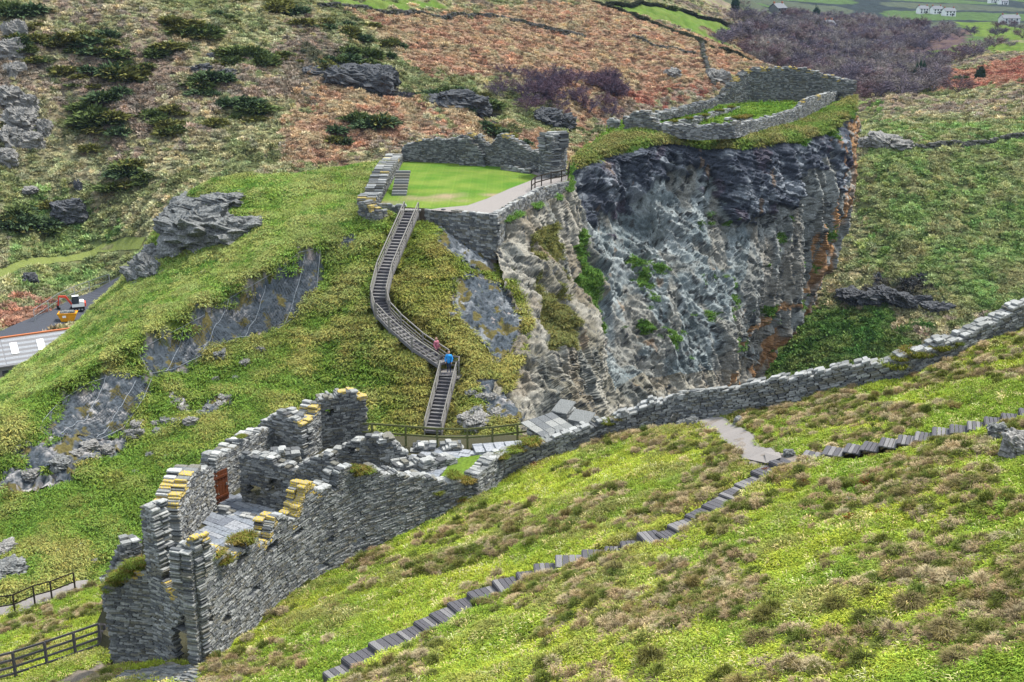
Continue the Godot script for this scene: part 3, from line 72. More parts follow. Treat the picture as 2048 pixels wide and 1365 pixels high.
const CRAG_ROCKS := [-24.44,29.6,-95.74,0.8,-22.34,29.01,-95.52,0.7,-21.4,29.56,-97.24,0.6,-22.86,28.37,-93.87,0.5,-24.43,28.36,-93.53,0.5,-28.06,26.5,-88.37,0.6,-27.3,26.53,-88.49,0.7,-26.35,26.42,-88.12,0.5,-25.08,26.39,-87.76,0.9,-27.58,25.94,-87.2,0.6,-29.3,25.84,-87.04,1,-29.42,26.28,-87.84,0.8,-27.48,24.99,-84.52,0.5,-26.13,25.06,-84.06,0.3,-28.04,24.46,-82.42,0.4,-29.44,22.47,-73.8,0.35,-28.18,22.01,-72.73,0.4,-30.65,22.48,-72.83,0.3,-32.87,22.46,-70.63,1.6,-34.22,22.59,-73.2,1.2,-16.89,32.26,-101.9,0.3,-13.99,32.02,-99.82,0.3,-12.22,25.61,-90.37,0.35,-7.13,25.53,-89.46,0.4,-7.84,31.08,-96.93,0.8,-7.52,30.69,-96.45,0.7,-6.77,30.06,-95.65,0.6,-5.08,31.45,-98.36,0.5,-3.47,26.05,-87.56,1,-2.47,26.26,-86.48,1.5,-2.71,26.63,-88.24,0.9,-1.55,27.4,-89.55,0.8,-4.26,28.47,-93.19,0.6,-3.37,27.41,-90.7,0.7,-2.35,27.4,-90.12,0.8,-0.93,26.98,-87.32,1,-19.49,36.27,-108.15,0.3,-32.02,25.56,-84.64,0.9,-32.5,25.48,-83.83,1,-33.5,25.11,-82.31,1.1,-35.5,24.8,-81.63,0.9,-31.03,25.39,-85.07,0.8,-23.95,27.03,-89.42,0.9,-23.35,27.33,-90.33,0.8,-23.09,27.52,-90.99,0.7,-24.48,26.92,-89.14,0.7,-26.99,27.47,-90.54,0.6,-26.22,27.1,-89.79,0.6,-24.47,36.34,-110,0.5,-29.74,38.23,-114.94,0.8,-26.75,38.53,-114.68,0.7,-32.14,33.22,-108.05,0.5,-35.06,32,-108.15,0.4,-27.95,33.54,-106.19,0.5]
const LARGE_ROCKS := [-29.75,36.66,-112.55,7,4.6,0,-26.6,36.92,-111.78,5.4,3.4,0,-27.8,39.35,-116.38,5,2.4,0,-30.63,38.35,-115.63,6.4,3.4,0,-34.04,33.18,-110.15,4.2,4,0,-33.58,34.39,-112.24,3.4,3.2,0]
const GROUND_AREAS := [
	["green", [-44.1,-279,-38.9,-282,-26.8,-297.9,-15.8,-317,-20,-323.8,-32.3,-305.4]],
	["green", [27.6,-402,44.4,-399.2,65.6,-409.2,85.6,-453.5,87.9,-477.4,71.2,-470.7,47.6,-446.3,33.5,-426.2]],
	["green", [175.9,-537.7,202.7,-571.1,214.9,-543.4,216.1,-495.6,190.9,-436.9,186.2,-474.9,183,-514.4]],
	["green", [299.6,-839,322.7,-837.5,289.8,-692.8,242.2,-556.1,228.8,-579.2,236.6,-631.8]],
	["bracken", [-36.8,-282.5,-15.6,-312.5,26.5,-397.1,48.1,-389.4,78.4,-424,79.9,-365.3,50.1,-301.1,30.2,-286.5,14.3,-254,2.8,-267.9,-18.1,-254.9,-23.7,-260.4,-29.1,-273.1]],
	["bracken", [-13.9,-235.4,-2.4,-239.1,9.7,-243.4,18.9,-259,13.1,-230.8,-2.2,-220.4,-13.2,-220]],
	["bracken", [-32.2,-243.8,-17.1,-240,-15,-221.2,-23.6,-215.4,-36.3,-205.3,-43.1,-215.4,-39.6,-227.2]],
	["rust", [15.1,-293.2,31,-295.3,50.4,-303.3,32.8,-288.6,20.2,-279.5]],
	["rust", [-72.6,-174.4,-71.5,-179.8,-65.6,-175.4,-67.3,-160.2,-70.8,-161.9,-75.1,-171.4]],
	["rust", [128.3,-380.5,168,-403.4,127.8,-289.6,120.8,-308.1,115.2,-332.5]],
	["rust", [166.5,-528.2,122.4,-443.2,96.6,-324.4,152.4,-452.7]],
	["turf", [65.3,-227.2,100.9,-225.9,83.6,-179.1,67.8,-177.9,62.4,-186.2,56.9,-196.4]],
	["turf", [90.1,-315.3,76.8,-239.6,109.5,-246.9,100.4,-224.8,66.3,-229.2]],
	["deep", [35.5,-176.6,44.6,-191.9,51.7,-187.9,59.7,-182,63,-174.4,57.7,-168.6,43,-168.6]],
	["turf", [-86.1,-201.4,-73.6,-203.1,-63,-191.6,-57.5,-186.6,-79,-180.1]],
	["turf", [-79,-180.1,-58.7,-188.2,-57.3,-185.6,-70.8,-189.6,-78.3,-178.2]],
	["dark", [55.7,-191.3,62.8,-190.9,68.9,-184.3,66.4,-181,60.6,-185.6]],
	["dark", [-42.9,-242.6,-30.9,-249.5,-22.6,-246.9,-22.3,-237.9,-29.5,-236.6,-37.5,-238.7]],
	["dark", [-15.4,-243.8,-6.6,-250,-5.3,-239.6,-12,-236.2]],
	["purple", [94.7,-492.9,209.2,-767.8,266,-711.5,206.4,-556.1,163.4,-518,93.4,-337.3,76.3,-348.9,78.4,-424]],
	["pale", [65.1,-428.5,102.4,-490.3,122,-504.4,85.2,-431.6]]
]
const GORSE_SPOTS := [-58.52,51.61,-255.8,1,-61.11,47.33,-242.12,1.84,-66.94,50.35,-244.71,1.48,-64.64,47.87,-240.84,1.12,-64.16,49.57,-245.15,1.96,-81.65,44.79,-229.99,1.6,-80.49,46.01,-232.45,1.24,-78,43.88,-229.99,2.08,-78.24,47.64,-236.19,1.72,-81.09,41.56,-224.75,1.36,-78.89,39.9,-223.16,1,-72.52,40.52,-226.35,1.84,-70.15,41.3,-227.96,1.48,-68.6,40.45,-227.15,1.12,-70.53,33.66,-215.01,1.96,-73.5,36.67,-219.63,1.6,-73.48,32.19,-212.73,1.24,-76.17,33.71,-214.63,2.08,-47.71,35.61,-221.19,1.72,-48.92,34.62,-218.08,1.36,-45.94,34.53,-218.85,1,-60.05,32.29,-211.98,1.84,-61.46,33.31,-214.25,1.48,-86.53,45.73,-229.58,1.12,-85.63,46.54,-231.22,1.96,-86.69,43.29,-225.55,1.6,-90.8,49.16,-233.28,1.24,-93.83,51.76,-237.03,2.08,-91.98,46.7,-228.37,1.72,-89.25,45.01,-226.75,1.36,-40.35,49.65,-267.87,1,-35.53,46.75,-263.16,1.84,-30.36,45.66,-264.1,1.48,-27.71,43.42,-258.54,1.12,-33.31,43.26,-253.1,1.96,-29.64,40.7,-247.33,1.6,-34.7,41.65,-247.77,1.24,-46.58,51.24,-266.92,2.08,-49.83,52.26,-267.4,1.72,-42.47,47.91,-260.38,1.36,-52.74,52.82,-265.98,1,-65.88,26.63,-203.51,1.84,-61.92,26.92,-201.71,1.48,-79.6,22.1,-195.72,1.12,-80.65,20.44,-191.6,1.96,-77.04,20.57,-195.03,1.6,-28.95,32.66,-223.16,1.24,-26,31.54,-221.19,2.08,-30.04,30.75,-216.92,1.72,-9.57,36.61,-248.65,1.36,-4.52,35.43,-250.42,1,-6.41,34.6,-243.85,1.84,-12.3,35.8,-241.7,1.48,-1.33,29.46,-229.99,1.12,-3.71,30.18,-229.58,1.96,-26.2,44.57,-265.04,1.6,-38.06,40.55,-242.98,1.24,-49.36,43.12,-240.84,2.08,-53.91,44.16,-239.56,1.72,-56.62,42.66,-234.1,1.36,-46.01,42.91,-243.85,1,-58.06,39.96,-227.56,1.84,-55.64,38.4,-224.75,1.48,-61.37,35.11,-217.69,1.12,-67.77,44.55,-233.69,1.96,57.49,46.02,-452.71,1.6,141.36,30.77,-374.49,1.24,129.76,30.53,-350.71,2.08,-28.96,41.45,-250.42,1.72,-35.48,48.97,-271.7,1.36]
const THICKET_SPOTS := [-0.43,36.79,-263.63,0.7,5.23,34.08,-259.92,1.12,10.82,31.28,-257.62,0.94,18.03,33.62,-284.01,0.76,24.19,30.4,-283,1.18,9.21,33.87,-267.4,1,15,30.89,-265.98,0.82,22.6,33.59,-290.63,1.24,1.35,34.04,-253.1,1.06,13.44,33.63,-275.58,0.88,19.42,30.5,-274.6,0.7,5.1,33.96,-259,1.12,10.68,31.17,-256.71,0.94,17.85,33.49,-283,0.76,23.99,30.28,-282,1.18,9.07,33.75,-266.45,1,14.84,30.78,-265.04,0.82,22.44,33.41,-290.12,1.24,1.24,33.93,-252.2,1.06,13.28,33.5,-274.6,0.88,19.25,30.38,-273.63,0.7,4.99,33.8,-258.54,1.12,17.68,33.36,-282,0.94,23.84,30.1,-281.5,0.76,8.93,33.63,-265.51,1.18,14.68,30.66,-264.1,1,22.25,33.27,-289.09,0.82,13.13,33.37,-273.63,1.24,19.07,30.27,-272.66,1.06,4.87,33.68,-257.62,0.88,17.53,33.18,-281.5,0.7,23.65,29.98,-280.51,1.12,3.07,36.31,-267.87,0.94,8.79,33.51,-264.57,0.76]
const TREE_SPOTS := [230.56,27.28,-780.18,0.85,220.24,27.75,-767.83,1.19,180.16,30.09,-706.45,0.84,203.9,28.46,-741.08,1.01,174.87,30.31,-695.26,1,207.86,28.12,-742.4,1.06,216.94,27.55,-751.67,1.05,214.32,27.66,-746.36,0.85,174.99,29.94,-690.35,1.23,158.05,31.11,-659.25,1.08,196.64,28.3,-717.81,0.81,165.4,30.26,-669.85,1.04,221.9,27.03,-742.4,0.76,156.36,30.86,-652.28,1.17,208.66,27.47,-726.77,0.73,211.77,27.35,-729.35,1,218.51,26.98,-731.94,0.9,226.01,26.68,-737.15,1.25,179.78,28.78,-686.69,0.74,205.37,27.42,-716.54,1.08,221.79,26.77,-730.65,0.81,151.39,30.8,-638.55,0.86,211.29,27.05,-719.08,1.1,229.89,26.49,-729.35,0.92,237.5,26.36,-730.65,0.75,118.62,34.95,-543.41,0.72,240.33,26.34,-729.35,1.16,197.49,27.45,-700.21,1.17,163.03,29.35,-654.59,1.24,190,27.54,-686.69,0.79,223.71,26.41,-710.21,0.85,207.45,26.74,-700.21,1.1,154.98,29.59,-637.41,1.09,192.61,27.23,-685.47,0.89,156.01,29.43,-638.55,1.24,196.16,27.02,-687.91,1.14,163.85,28.78,-649.97,0.93,180.39,27.75,-671.04,0.76,142.94,30.81,-606.55,0.83,156.27,29.3,-637.41,1.07,157.17,29.09,-637.41,0.97,105.61,34.9,-507.11,1.17,188.98,26.83,-668.67,0.77,115.13,33.93,-525.41,1.22,167.85,27.8,-646.52,0.86,134.56,31.58,-568.04,1.19,203.64,26.32,-672.23,1.24,221.32,26.52,-661.59,0.83,159.95,27.99,-630.67,0.89,192.13,26.41,-661.59,1.1,127.17,32.19,-546.31,1.07,225.84,26.9,-647.67,1.22,179.41,26.71,-648.82,0.9,197.06,26.25,-655.75,0.94,201.85,26.19,-656.92,0.9,111.52,33.51,-513.44,1.12,175.56,26.81,-643.09,1.21,147.24,29.12,-593.78,0.96,209.64,26.36,-646.52,1.1,163.66,27.34,-627.33,1.05,181.15,26.34,-637.41,0.98,133.35,30.76,-552.15,0.71,193.7,26.21,-630.67,1.24,101.92,33.59,-490.31,1.24,107.19,33.05,-499.97,0.88,178.01,26.31,-620.69,0.88,181.43,26.28,-620.69,0.93,157.46,27.46,-598,1.16,125.85,31.01,-531.97,1.04,196.85,26.53,-613.03,0.86,102.9,33.22,-490.31,0.91,168.48,26.64,-608.7,1.11,181.62,26.41,-604.4,0.94,109.01,32.2,-499.08,1.05,168.48,26.7,-596.95,1.09,183.64,26.46,-601.19,1.01,104.22,32.6,-490.31,1.01,109.58,32.02,-499.08,0.89,167.13,26.81,-587.5,0.88,182.36,26.53,-589.58,1.18,196.24,26.79,-583.34,0.92,106.95,31.93,-492.05,0.99,192.37,26.67,-583.34,1.08,102.98,32.27,-485.12,0.93,172.5,26.72,-578.2,1.22,119.23,30.47,-511.62,1.16,142.28,28.35,-548.25,1.01,94.6,32.96,-468.22,0.86,113.67,30.92,-501.74,1.15,135.68,28.72,-535.76,1.11,162.24,26.88,-566.03,0.88,109.21,31.09,-492.05,1.12,96.81,32.33,-470.72,0.76,173.22,26.47,-567.03,0.76,117.33,30.13,-504.42,0.77,104.35,31.29,-482.55,0.95,145.01,27.59,-544.37,1.05,171.26,26.42,-563.02,1.1,137.49,28.1,-532.92,0.74,123.84,29.22,-512.53,1.07,127.48,28.87,-518.01,1.05,107.17,30.68,-485.12,0.77,158.07,26.6,-552.15,1.09,106.17,30.55,-482.55,0.92,161.18,26.34,-550.2,1.23,91.01,31.99,-453.52,1.08,135.28,27.62,-523.55,1.13,101.5,30.64,-472.39,0.94,113.37,29.42,-491.18,1.02,111.82,29.57,-488.58,1.21,100.92,30.67,-470.72,1.18,165.12,25.96,-546.31,0.9,141.57,26.92,-528.21,0.74,149.81,26.34,-534.81,1.04,104.48,30.05,-475.75,0.98,162.58,25.85,-542.45,0.95,136.24,26.98,-518.93,0.97,130.24,27.44,-511.62,1.23,96.51,30.69,-460,0.86,115.8,28.65,-491.18,0.83,157.6,25.73,-535.76,0.91,124.15,27.84,-502.63,0.85,100.55,30.01,-465.74,0.79,116.85,28.21,-490.31,1.13,103.93,29.47,-470.72,1.11,153.01,25.68,-529.15,0.76,103.41,29.48,-469.89,1.12,113.18,28.46,-484.26,0.93,91.71,30.73,-447.92,1.04,93.09,30.46,-449.52,1.18,87.62,31.16,-437.72,0.73,88.27,30.83,-437.72,1.19,104.36,28.79,-467.39,1.07,143.49,25.52,-515.26,1.24,121.7,27.03,-492.05,0.9,149.96,25.2,-518.93,1.16,121.67,26.98,-491.18,1.19,150.92,25.06,-518.01,0.81,94.25,29.66,-447.92,0.83,86.41,30.56,-429.27,1,156.97,24.63,-515.26,0.71,118.55,26.68,-483.41,1.22,88.82,30.06,-433.86,0.75,86.59,30.39,-428.51,1.03,133.8,25.42,-499.08,0.99,151.55,24.59,-510.72,1.18,139.84,25,-503.52,1.04,87.22,29.97,-426.99,1.23,144.68,24.53,-503.52,1.14,129.02,25.31,-491.18,1.06,98.54,28.09,-449.52,0.81,148.96,24.18,-502.63,0.94,140.38,24.39,-496.43,1.05,107.81,26.8,-462.45,0.97,125.63,25.16,-484.26,1.22,82.5,30.51,-408.48,1.22,131.21,24.21,-484.26,1.01,140.85,23.77,-489.44,1.08,123.13,24.66,-475.75,1.05,134.52,23.91,-484.26,1.16,132.17,24.03,-482.55,1.22,114.96,25.21,-466.57,1.16,143.69,23.59,-487.71,1.1,142.2,23.44,-484.26,0.93,93.2,27.47,-427.75,0.7,136.21,23.42,-479.99,1.23,129.22,23.68,-475.75,1.08,142.17,23.15,-479.14,1.21,84.03,29.45,-396.35,0.9,119.56,24.04,-464.92,0.94,106.24,25.17,-447.92,0.92,137.61,23,-475.75,0.99,104.01,25.38,-444.76,1.22,121.66,23.68,-464.92,0.89,141.78,22.95,-473.23,0.91,105.38,25.06,-445.55,1.11,115.56,24.04,-458.37,0.81,133.87,22.93,-471.56,1.21,104.48,25.03,-443.19,0.94,103.34,25.13,-440.83,0.91,102.74,25.18,-440.05,1.1,119.04,23.58,-460,0.92,130.49,22.88,-468.22,1.16,131.21,22.66,-465.74,0.94,131.51,22.65,-465.74,0.81,109.44,24.1,-446.34,1.21,132.74,22.58,-464.92,0.77,119.25,23.08,-455.13,1.04,135.62,22.44,-461.63,0.88,101.35,24.82,-432.32,1.07,129.1,22.21,-456.75,0.73,134.22,22.21,-455.94,1.14,96.53,25.45,-415.78,1.04,132.01,22.07,-454.32,1.03,131.31,22.06,-454.32,0.77,125.6,21.82,-445.55,1.01,119.37,22.06,-441.62,1.11,118.8,22.06,-440.83,0.8,115.43,22.16,-435.4,0.81,118.38,21.89,-435.4,0.97,92.87,27.79,-364.66,1.08,118.19,21.77,-430.79,0.98,103.98,26.87,-368.56,1.03,94.55,27.89,-356.99,0.93,100.3,27.97,-350.09,1.19,96.22,28.09,-347,0.96,96.88,28.09,-345.78,0.82,94.89,28.22,-340.3,1.19,92.04,28.3,-336.11,1.09,90.35,28.2,-328.45,1.11,196.3,28.76,-508.91,0.7,175.39,26.9,-485.98,0.7,282.9,27.65,-696.5,0.7,236.99,28.26,-606.55,0.7,92.54,27.85,-314.77,0.7,90.95,35.28,-472.39,0.7,152.44,24.67,-452.71,0.7,110.36,28.69,-347.62,0.7,122.83,28.64,-373.17,0.7,160.89,25.81,-461.63,0.7,100.78,28.33,-329.61,0.7,141.79,22.79,-453.52,0.7,106.4,28.66,-326.13,0.7,119.19,29.66,-344.55,0.7,92.41,27.73,-309.78,0.7,130.29,22.14,-430.03,0.7,103.47,27.28,-363.37,0.7]
const CONIFER_SPOTS := [172.5,31.43,-703.94,1,141.59,28.83,-554.11,0.5,95.7,43.1,-533.86,0.8,116.39,29.28,-348.85,0.9,130.16,30.72,-340.3,0.6]
const FIELD_WALLS := [["long mossy field wall below the top meadow", [-37.88,52.15,-282.5,-30.72,51.06,-289.6,-23.25,49.88,-297.93,-15.27,48.65,-305.96,-8.25,48.87,-320.4,2.07,46.32,-321.53,11.29,44.65,-324.97,19.23,42.97,-325.55]],
	["short lichened field wall on the bracken slope", [32.6,42.11,-334.32,38.33,40.74,-330.79,43.66,39.73,-330.2,49.51,38.61,-331.37]],
	["field wall running downhill towards the enclosure", [54.6,38.97,-356.36,50.57,37.3,-323.82,49.9,34.54,-310.33,50.41,32.3,-304.88]],
	["hedge bank along the lower edge of the sloping meadow", [26.23,49.07,-393.55,35.47,46.44,-390.08,45.69,42.98,-382.54,57.12,38.89,-375.16,60.9,36.73,-351.96,69.76,34.04,-360.17]],
	["low stone wall across the far green slope", [66.02,27.43,-227.56,68.5,28.13,-223.95,76.73,28.28,-223.56,86.56,28.71,-225.15,96.12,29.38,-226.35,103.91,29.53,-228.77]],
	["corner stub of the mossy meadow wall", [-42.69,52.73,-277.05,-37.88,52.15,-282.5]],
	["dark hedge bank along the upper edge of the sloping meadow", [32.24,49.93,-420.98,49.28,47.65,-444.76,66.1,44.32,-461.63,76.62,41,-468.22,87.92,37.45,-477.44]]]
const HOUSES := [[[165.98,28.48,-651.12], 7, "dark stone cottage among the bare trees", "stone"],
	[[321.51,27.3,-973.73], 9, "white farmhouse in the far fields, leftmost of the row", "white"],
	[[328.64,26.89,-963.42], 9, "white farmhouse in the far fields, second of the row", "white"],
	[[328.45,26.42,-934.82], 10, "long low white farmhouse beside the far meadow", "white"],
	[[323.38,26.3,-806.91], 14, "pale terrace of houses at the meadow corner", "grey"],
	[[488.08,27.29,-1265.86], 9, "tall white house on the far plain", "white"],
	[[479.84,27.13,-1217.44], 9, "white house with gable on the far plain beside the tall one", "white"],
	[[85.13,30.21,-420.23], 6, "white sided shed beside the valley lane", "grey"],
	[[137.63,37.61,-644.23], 8, "pale cottage at the upper end of the wood", "stone"]]
const OUTCROPS := [-92.14,45.06,-225.95,3.2,2.6,-92.63,47.94,-230.4,2.2,3,-89.68,38,-215.39,3.2,2.4,-86.3,36.69,-215.39,2.6,2.2,-86.4,34.51,-211.6,3,2.4,-81.89,33.16,-211.98,1.6,1.8,-86.54,31.97,-207.89,2.6,2.2,-83.44,31.44,-208.62,2.4,1.7,-85.99,29.18,-203.51,2.2,1.8,-89.9,41.82,-221.59,2,2.2,-73.95,21.21,-198.17,3,2,-73.66,24.42,-202.43,0.8,1.4,-32.83,38.83,-240.41,5.5,2.6,-37.88,40.17,-241.7,4,2,-27,38.31,-240.84,4,3,-25.35,38.98,-244.28,3,2.6,-30.36,39.92,-244.71,5,2,-12.18,35.09,-239.14,4.5,2.2,-8.29,34.32,-239.99,4,2,6.77,31.06,-248.65,3.5,1.6,10.42,29.89,-249.98,3,1.6,-57.98,43.91,-236.19,1,0.8,-54.17,41.03,-231.22,2.5,1.2,-58.82,41.95,-231.22,2.5,1,69.59,29.01,-226.35,3.6,1.6,67.75,28.51,-227.96,2.4,1.2,71.47,28.77,-224.75,3,1,52.03,33.34,-309.78,3,2.4,40.09,34.9,-305.96,2.4,1.4,-74.67,14.09,-180.4,1.2,1,-80.77,24.75,-199.58,1.5,0.6]
const VALLEY_ROAD := [-76.48,9.84,-152.44,-72.8,10.43,-156.54,-69.85,10.83,-161.33,-67.56,11.05,-166.56,-65.9,10.97,-171.05,-65.27,10.62,-177.86,-63.35,11.34,-181.68,-59.47,13.13,-181.04]
const VALLEY_LANE := [80.71,30.51,-377.83,97.63,25.12,-415.05]
const WOOD_LANE := [98.83,28.57,-453.52,100.83,30.73,-470.72,101.01,32.8,-483.41,94.73,37.1,-492.93]
const GREEN_TERRACE_PATH := [-82.59,15.21,-177.54,-79.26,15.6,-180.72,-74.23,16.07,-188.24,-67.45,16.8,-192.29,-59.15,18.45,-188.24]
const CAFE_SPOT := [-67.22,10.38,-156.27,-66.1,10.74,-161.62]
const DIGGER_SPOT := [-65.54,10.82,-173.19,-64.84,10.92,-168.05]
const SITE_FENCE := [-68.88,11.14,-166.27,-68.48,11.36,-170.75,-68.4,11.4,-175.04,-67.57,11.23,-179.12,-66.21,11.26,-182,-63.4,12.13,-183.3]
const CAVE := [62.38,9.29,-186.25]
const HUT := [2.18,33.6,-63.75]

var rng := RandomNumberGenerator.new()
var M := {}
var used := {}
var stones: Array[ArrayMesh] = []
var rocks: Array[ArrayMesh] = []
var cube: ArrayMesh
var tufts := {}
var n1 := FastNoiseLite.new()
var n2 := FastNoiseLite.new()
var n3 := FastNoiseLite.new()
var ridge := FastNoiseLite.new()
var eye := Vector3(0, 60, 0)

# ---------- small helpers ----------
func lin(r: float, g: float, b: float) -> Color:
	return Color(r, g, b).linear_to_srgb()

func noise_tex(freq: float, lo: float, hi: float, octaves := 4, size := 512, normal := false, bump := 4.0) -> NoiseTexture2D:
	var n := FastNoiseLite.new()
	n.noise_type = FastNoiseLite.TYPE_SIMPLEX_SMOOTH
	n.frequency = freq
	n.fractal_octaves = octaves
	n.seed = int(freq * 10000.0) + octaves
	var t := NoiseTexture2D.new()
	t.width = size
	t.height = size
	t.seamless = true
	t.noise = n
	if normal:
		t.as_normal_map = true
		t.bump_strength = bump
	else:
		var g := Gradient.new()
		g.set_color(0, Color(lo, lo, lo))
		g.set_color(1, Color(hi, hi, hi))
		t.color_ramp = g
	return t

func material(called: String, col: Color, rough := 0.95, tile := 0.0, tex: Texture2D = null, nrm: Texture2D = null, nscale := 0.8) -> StandardMaterial3D:
	var m := StandardMaterial3D.new()
	m.albedo_color = col
	m.roughness = rough
	m.metallic_specular = 0.04 if rough > 0.78 else 0.3
	if tile > 0.0:
		m.uv1_triplanar = true
		m.uv1_world_triplanar = true
		m.uv1_scale = Vector3.ONE * tile
		if tex: m.albedo_texture = tex
		if nrm:
			m.normal_enabled = true
			m.normal_texture = nrm
			m.normal_scale = nscale
	M[called] = m
	return m

func numbered(called: String) -> String:
	if not used.has(called):
		used[called] = 0
		return called
	used[called] += 1
	return "%s_%03d" % [called, used[called]]

func tag(o: Node, label: String, category: String, group := "", kind := "") -> void:
	o.set_meta("label", label)
	o.set_meta("category", category)
	if group: o.set_meta("group", group)
	if kind: o.set_meta("kind", kind)

func thing(called: String, label: String, category: String, at := Vector3.ZERO, group := "") -> Node3D:
	var o := Node3D.new()
	o.name = numbered(called)
	add_child(o)
	o.position = at
	tag(o, label, category, group)
	return o

func part(called: String, mesh: Mesh, m: Material, parent: Node, t := Transform3D.IDENTITY) -> MeshInstance3D:
	var o := MeshInstance3D.new()
	o.name = called
	o.mesh = mesh
	o.material_override = m
	o.transform = t
	parent.add_child(o, true)
	return o

func structure(called: String, mesh: Mesh, m: Material, label: String) -> MeshInstance3D:
	var o := MeshInstance3D.new()
	o.name = numbered(called)
	o.mesh = mesh
	o.material_override = m
	add_child(o)
	o.set_meta("kind", "structure")
	o.set_meta("label", label)
	return o

func many(called: String, mesh: Mesh, m: Material, xs: Array, cs: Array, parent: Node = self) -> MultiMeshInstance3D:
	var mm := MultiMesh.new()
	mm.transform_format = MultiMesh.TRANSFORM_3D
	mm.use_colors = true
	mm.mesh = mesh
	mm.instance_count = xs.size()
	for i in xs.size():
		mm.set_instance_transform(i, xs[i])
		mm.set_instance_color(i, cs[i])
	var o := MultiMeshInstance3D.new()
	o.name = numbered(called) if parent == self else called
	o.multimesh = mm
	o.material_override = m
	parent.add_child(o, true)
	o.set_meta("kind", "stuff")
	return o

func v3(a: Array, i: int) -> Vector3:
	return Vector3(a[i * 3], a[i * 3 + 1], a[i * 3 + 2])

func points3(a: Array) -> Array:
	var r := []
	for i in a.size() / 3: r.append(v3(a, i))
	return r

func points2(a: Array) -> PackedVector2Array:
	var r := PackedVector2Array()
	for i in a.size() / 2: r.append(Vector2(a[i * 2], a[i * 2 + 1]))
	return r

func beam(called: String, a: Vector3, b: Vector3, w: float, h: float, m: Material, parent: Node) -> MeshInstance3D:
	var d := b - a
	var x := d.normalized()
	var side := x.cross(Vector3.UP)
	side = side.normalized() if side.length() > 0.05 else Vector3.RIGHT
	var up := side.cross(x).normalized()
	return part(called, cube, m, parent, Transform3D(Basis(x * d.length(), up * h, side * w), (a + b) * 0.5))

func block(called: String, c: Vector3, s: Vector3, turn: float, m: Material, parent: Node) -> MeshInstance3D:
	return part(called, cube, m, parent, Transform3D(Basis(Vector3.UP, turn) * Basis.from_scale(s), c))

# one smooth thin-plate surface through scattered heights
class Plate:
	var p: Array[Vector2] = []
	var w: Array[float] = []
	func setup(q: Array[Vector2], y: Array[float]) -> void:
		p = q
		var n := q.size()
		var a := []
		for i in n + 3:
			var row := PackedFloat64Array()
			row.resize(n + 4)
			a.append(row)
		for i in n:
			for j in n:
				var r2 := (q[i] - q[j]).length_squared() + 1e-9
				a[i][j] = r2 * log(r2)
			a[i][i] += 1e-4
			a[i][n] = 1.0
			a[i][n + 1] = q[i].x
			a[i][n + 2] = q[i].y
			a[n][i] = 1.0
			a[n + 1][i] = q[i].x
			a[n + 2][i] = q[i].y
			a[i][n + 3] = y[i]
		var m := n + 3
		for c in m:
			var best := c
			for k in range(c + 1, m):
				if absf(a[k][c]) > absf(a[best][c]): best = k
			var tmp = a[c]
			a[c] = a[best]
			a[best] = tmp
			var rc: PackedFloat64Array = a[c]
			for k in range(c + 1, m):
				var rk: PackedFloat64Array = a[k]
				var f := rk[c] / rc[c]
				if f != 0.0:
					for j in range(c, m + 1): rk[j] -= f * rc[j]
					a[k] = rk
		w.resize(m)
		for c in range(m - 1, -1, -1):
			var s: float = a[c][m]
			for j in range(c + 1, m): s -= a[c][j] * w[j]
			w[c] = s / a[c][c]
	func at(x: float, y: float) -> float:
		var n := p.size()
		var s := w[n] + w[n + 1] * x + w[n + 2] * y
		for i in n:
			var dx := x - p[i].x
			var dy := y - p[i].y
			var r2 := dx * dx + dy * dy + 1e-9
			s += w[i] * r2 * log(r2)
		return s

# a sheet of nu x nv points with colours; also used to scatter plants on it
class Sheet:
	var nu := 0
	var nv := 0
	var pos := PackedVector3Array()
	var nrm := PackedVector3Array()
	var col := PackedColorArray()
	var off := PackedByteArray()
	func _init(a: int, b: int) -> void:
		nu = a
		nv = b
		pos.resize(a * b)
		nrm.resize(a * b)
		col.resize(a * b)
		off.resize(a * b)
	func normals() -> void:
		for j in nv:
			for i in nu:
				var a := pos[j * nu + mini(i + 1, nu - 1)] - pos[j * nu + maxi(i - 1, 0)]
				var b := pos[mini(j + 1, nv - 1) * nu + i] - pos[maxi(j - 1, 0) * nu + i]
				nrm[j * nu + i] = a.cross(b).normalized()
	func mesh() -> ArrayMesh:
		normals()
		var idx := PackedInt32Array()
		for j in nv - 1:
			for i in nu - 1:
				var k := j * nu + i
				if off[k] == 2 or off[k + 1] == 2 or off[k + nu] == 2 or off[k + nu + 1] == 2: continue
				idx.append_array([k, k + nu, k + 1, k + 1, k + nu, k + nu + 1])
		var a := []
		a.resize(Mesh.ARRAY_MAX)
		a[Mesh.ARRAY_VERTEX] = pos
		a[Mesh.ARRAY_NORMAL] = nrm
		a[Mesh.ARRAY_COLOR] = col
		a[Mesh.ARRAY_INDEX] = idx
		var m := ArrayMesh.new()
		m.add_surface_from_arrays(Mesh.PRIMITIVE_TRIANGLES, a)
		return m

func plate(a: Array, conv: Callable) -> Plate:
	var q: Array[Vector2] = []
	var y: Array[float] = []
	for p in points3(a):
		q.append(conv.call(p.x, p.z))
		y.append(p.y)
	var t := Plate.new()
	t.setup(q, y)
	return t

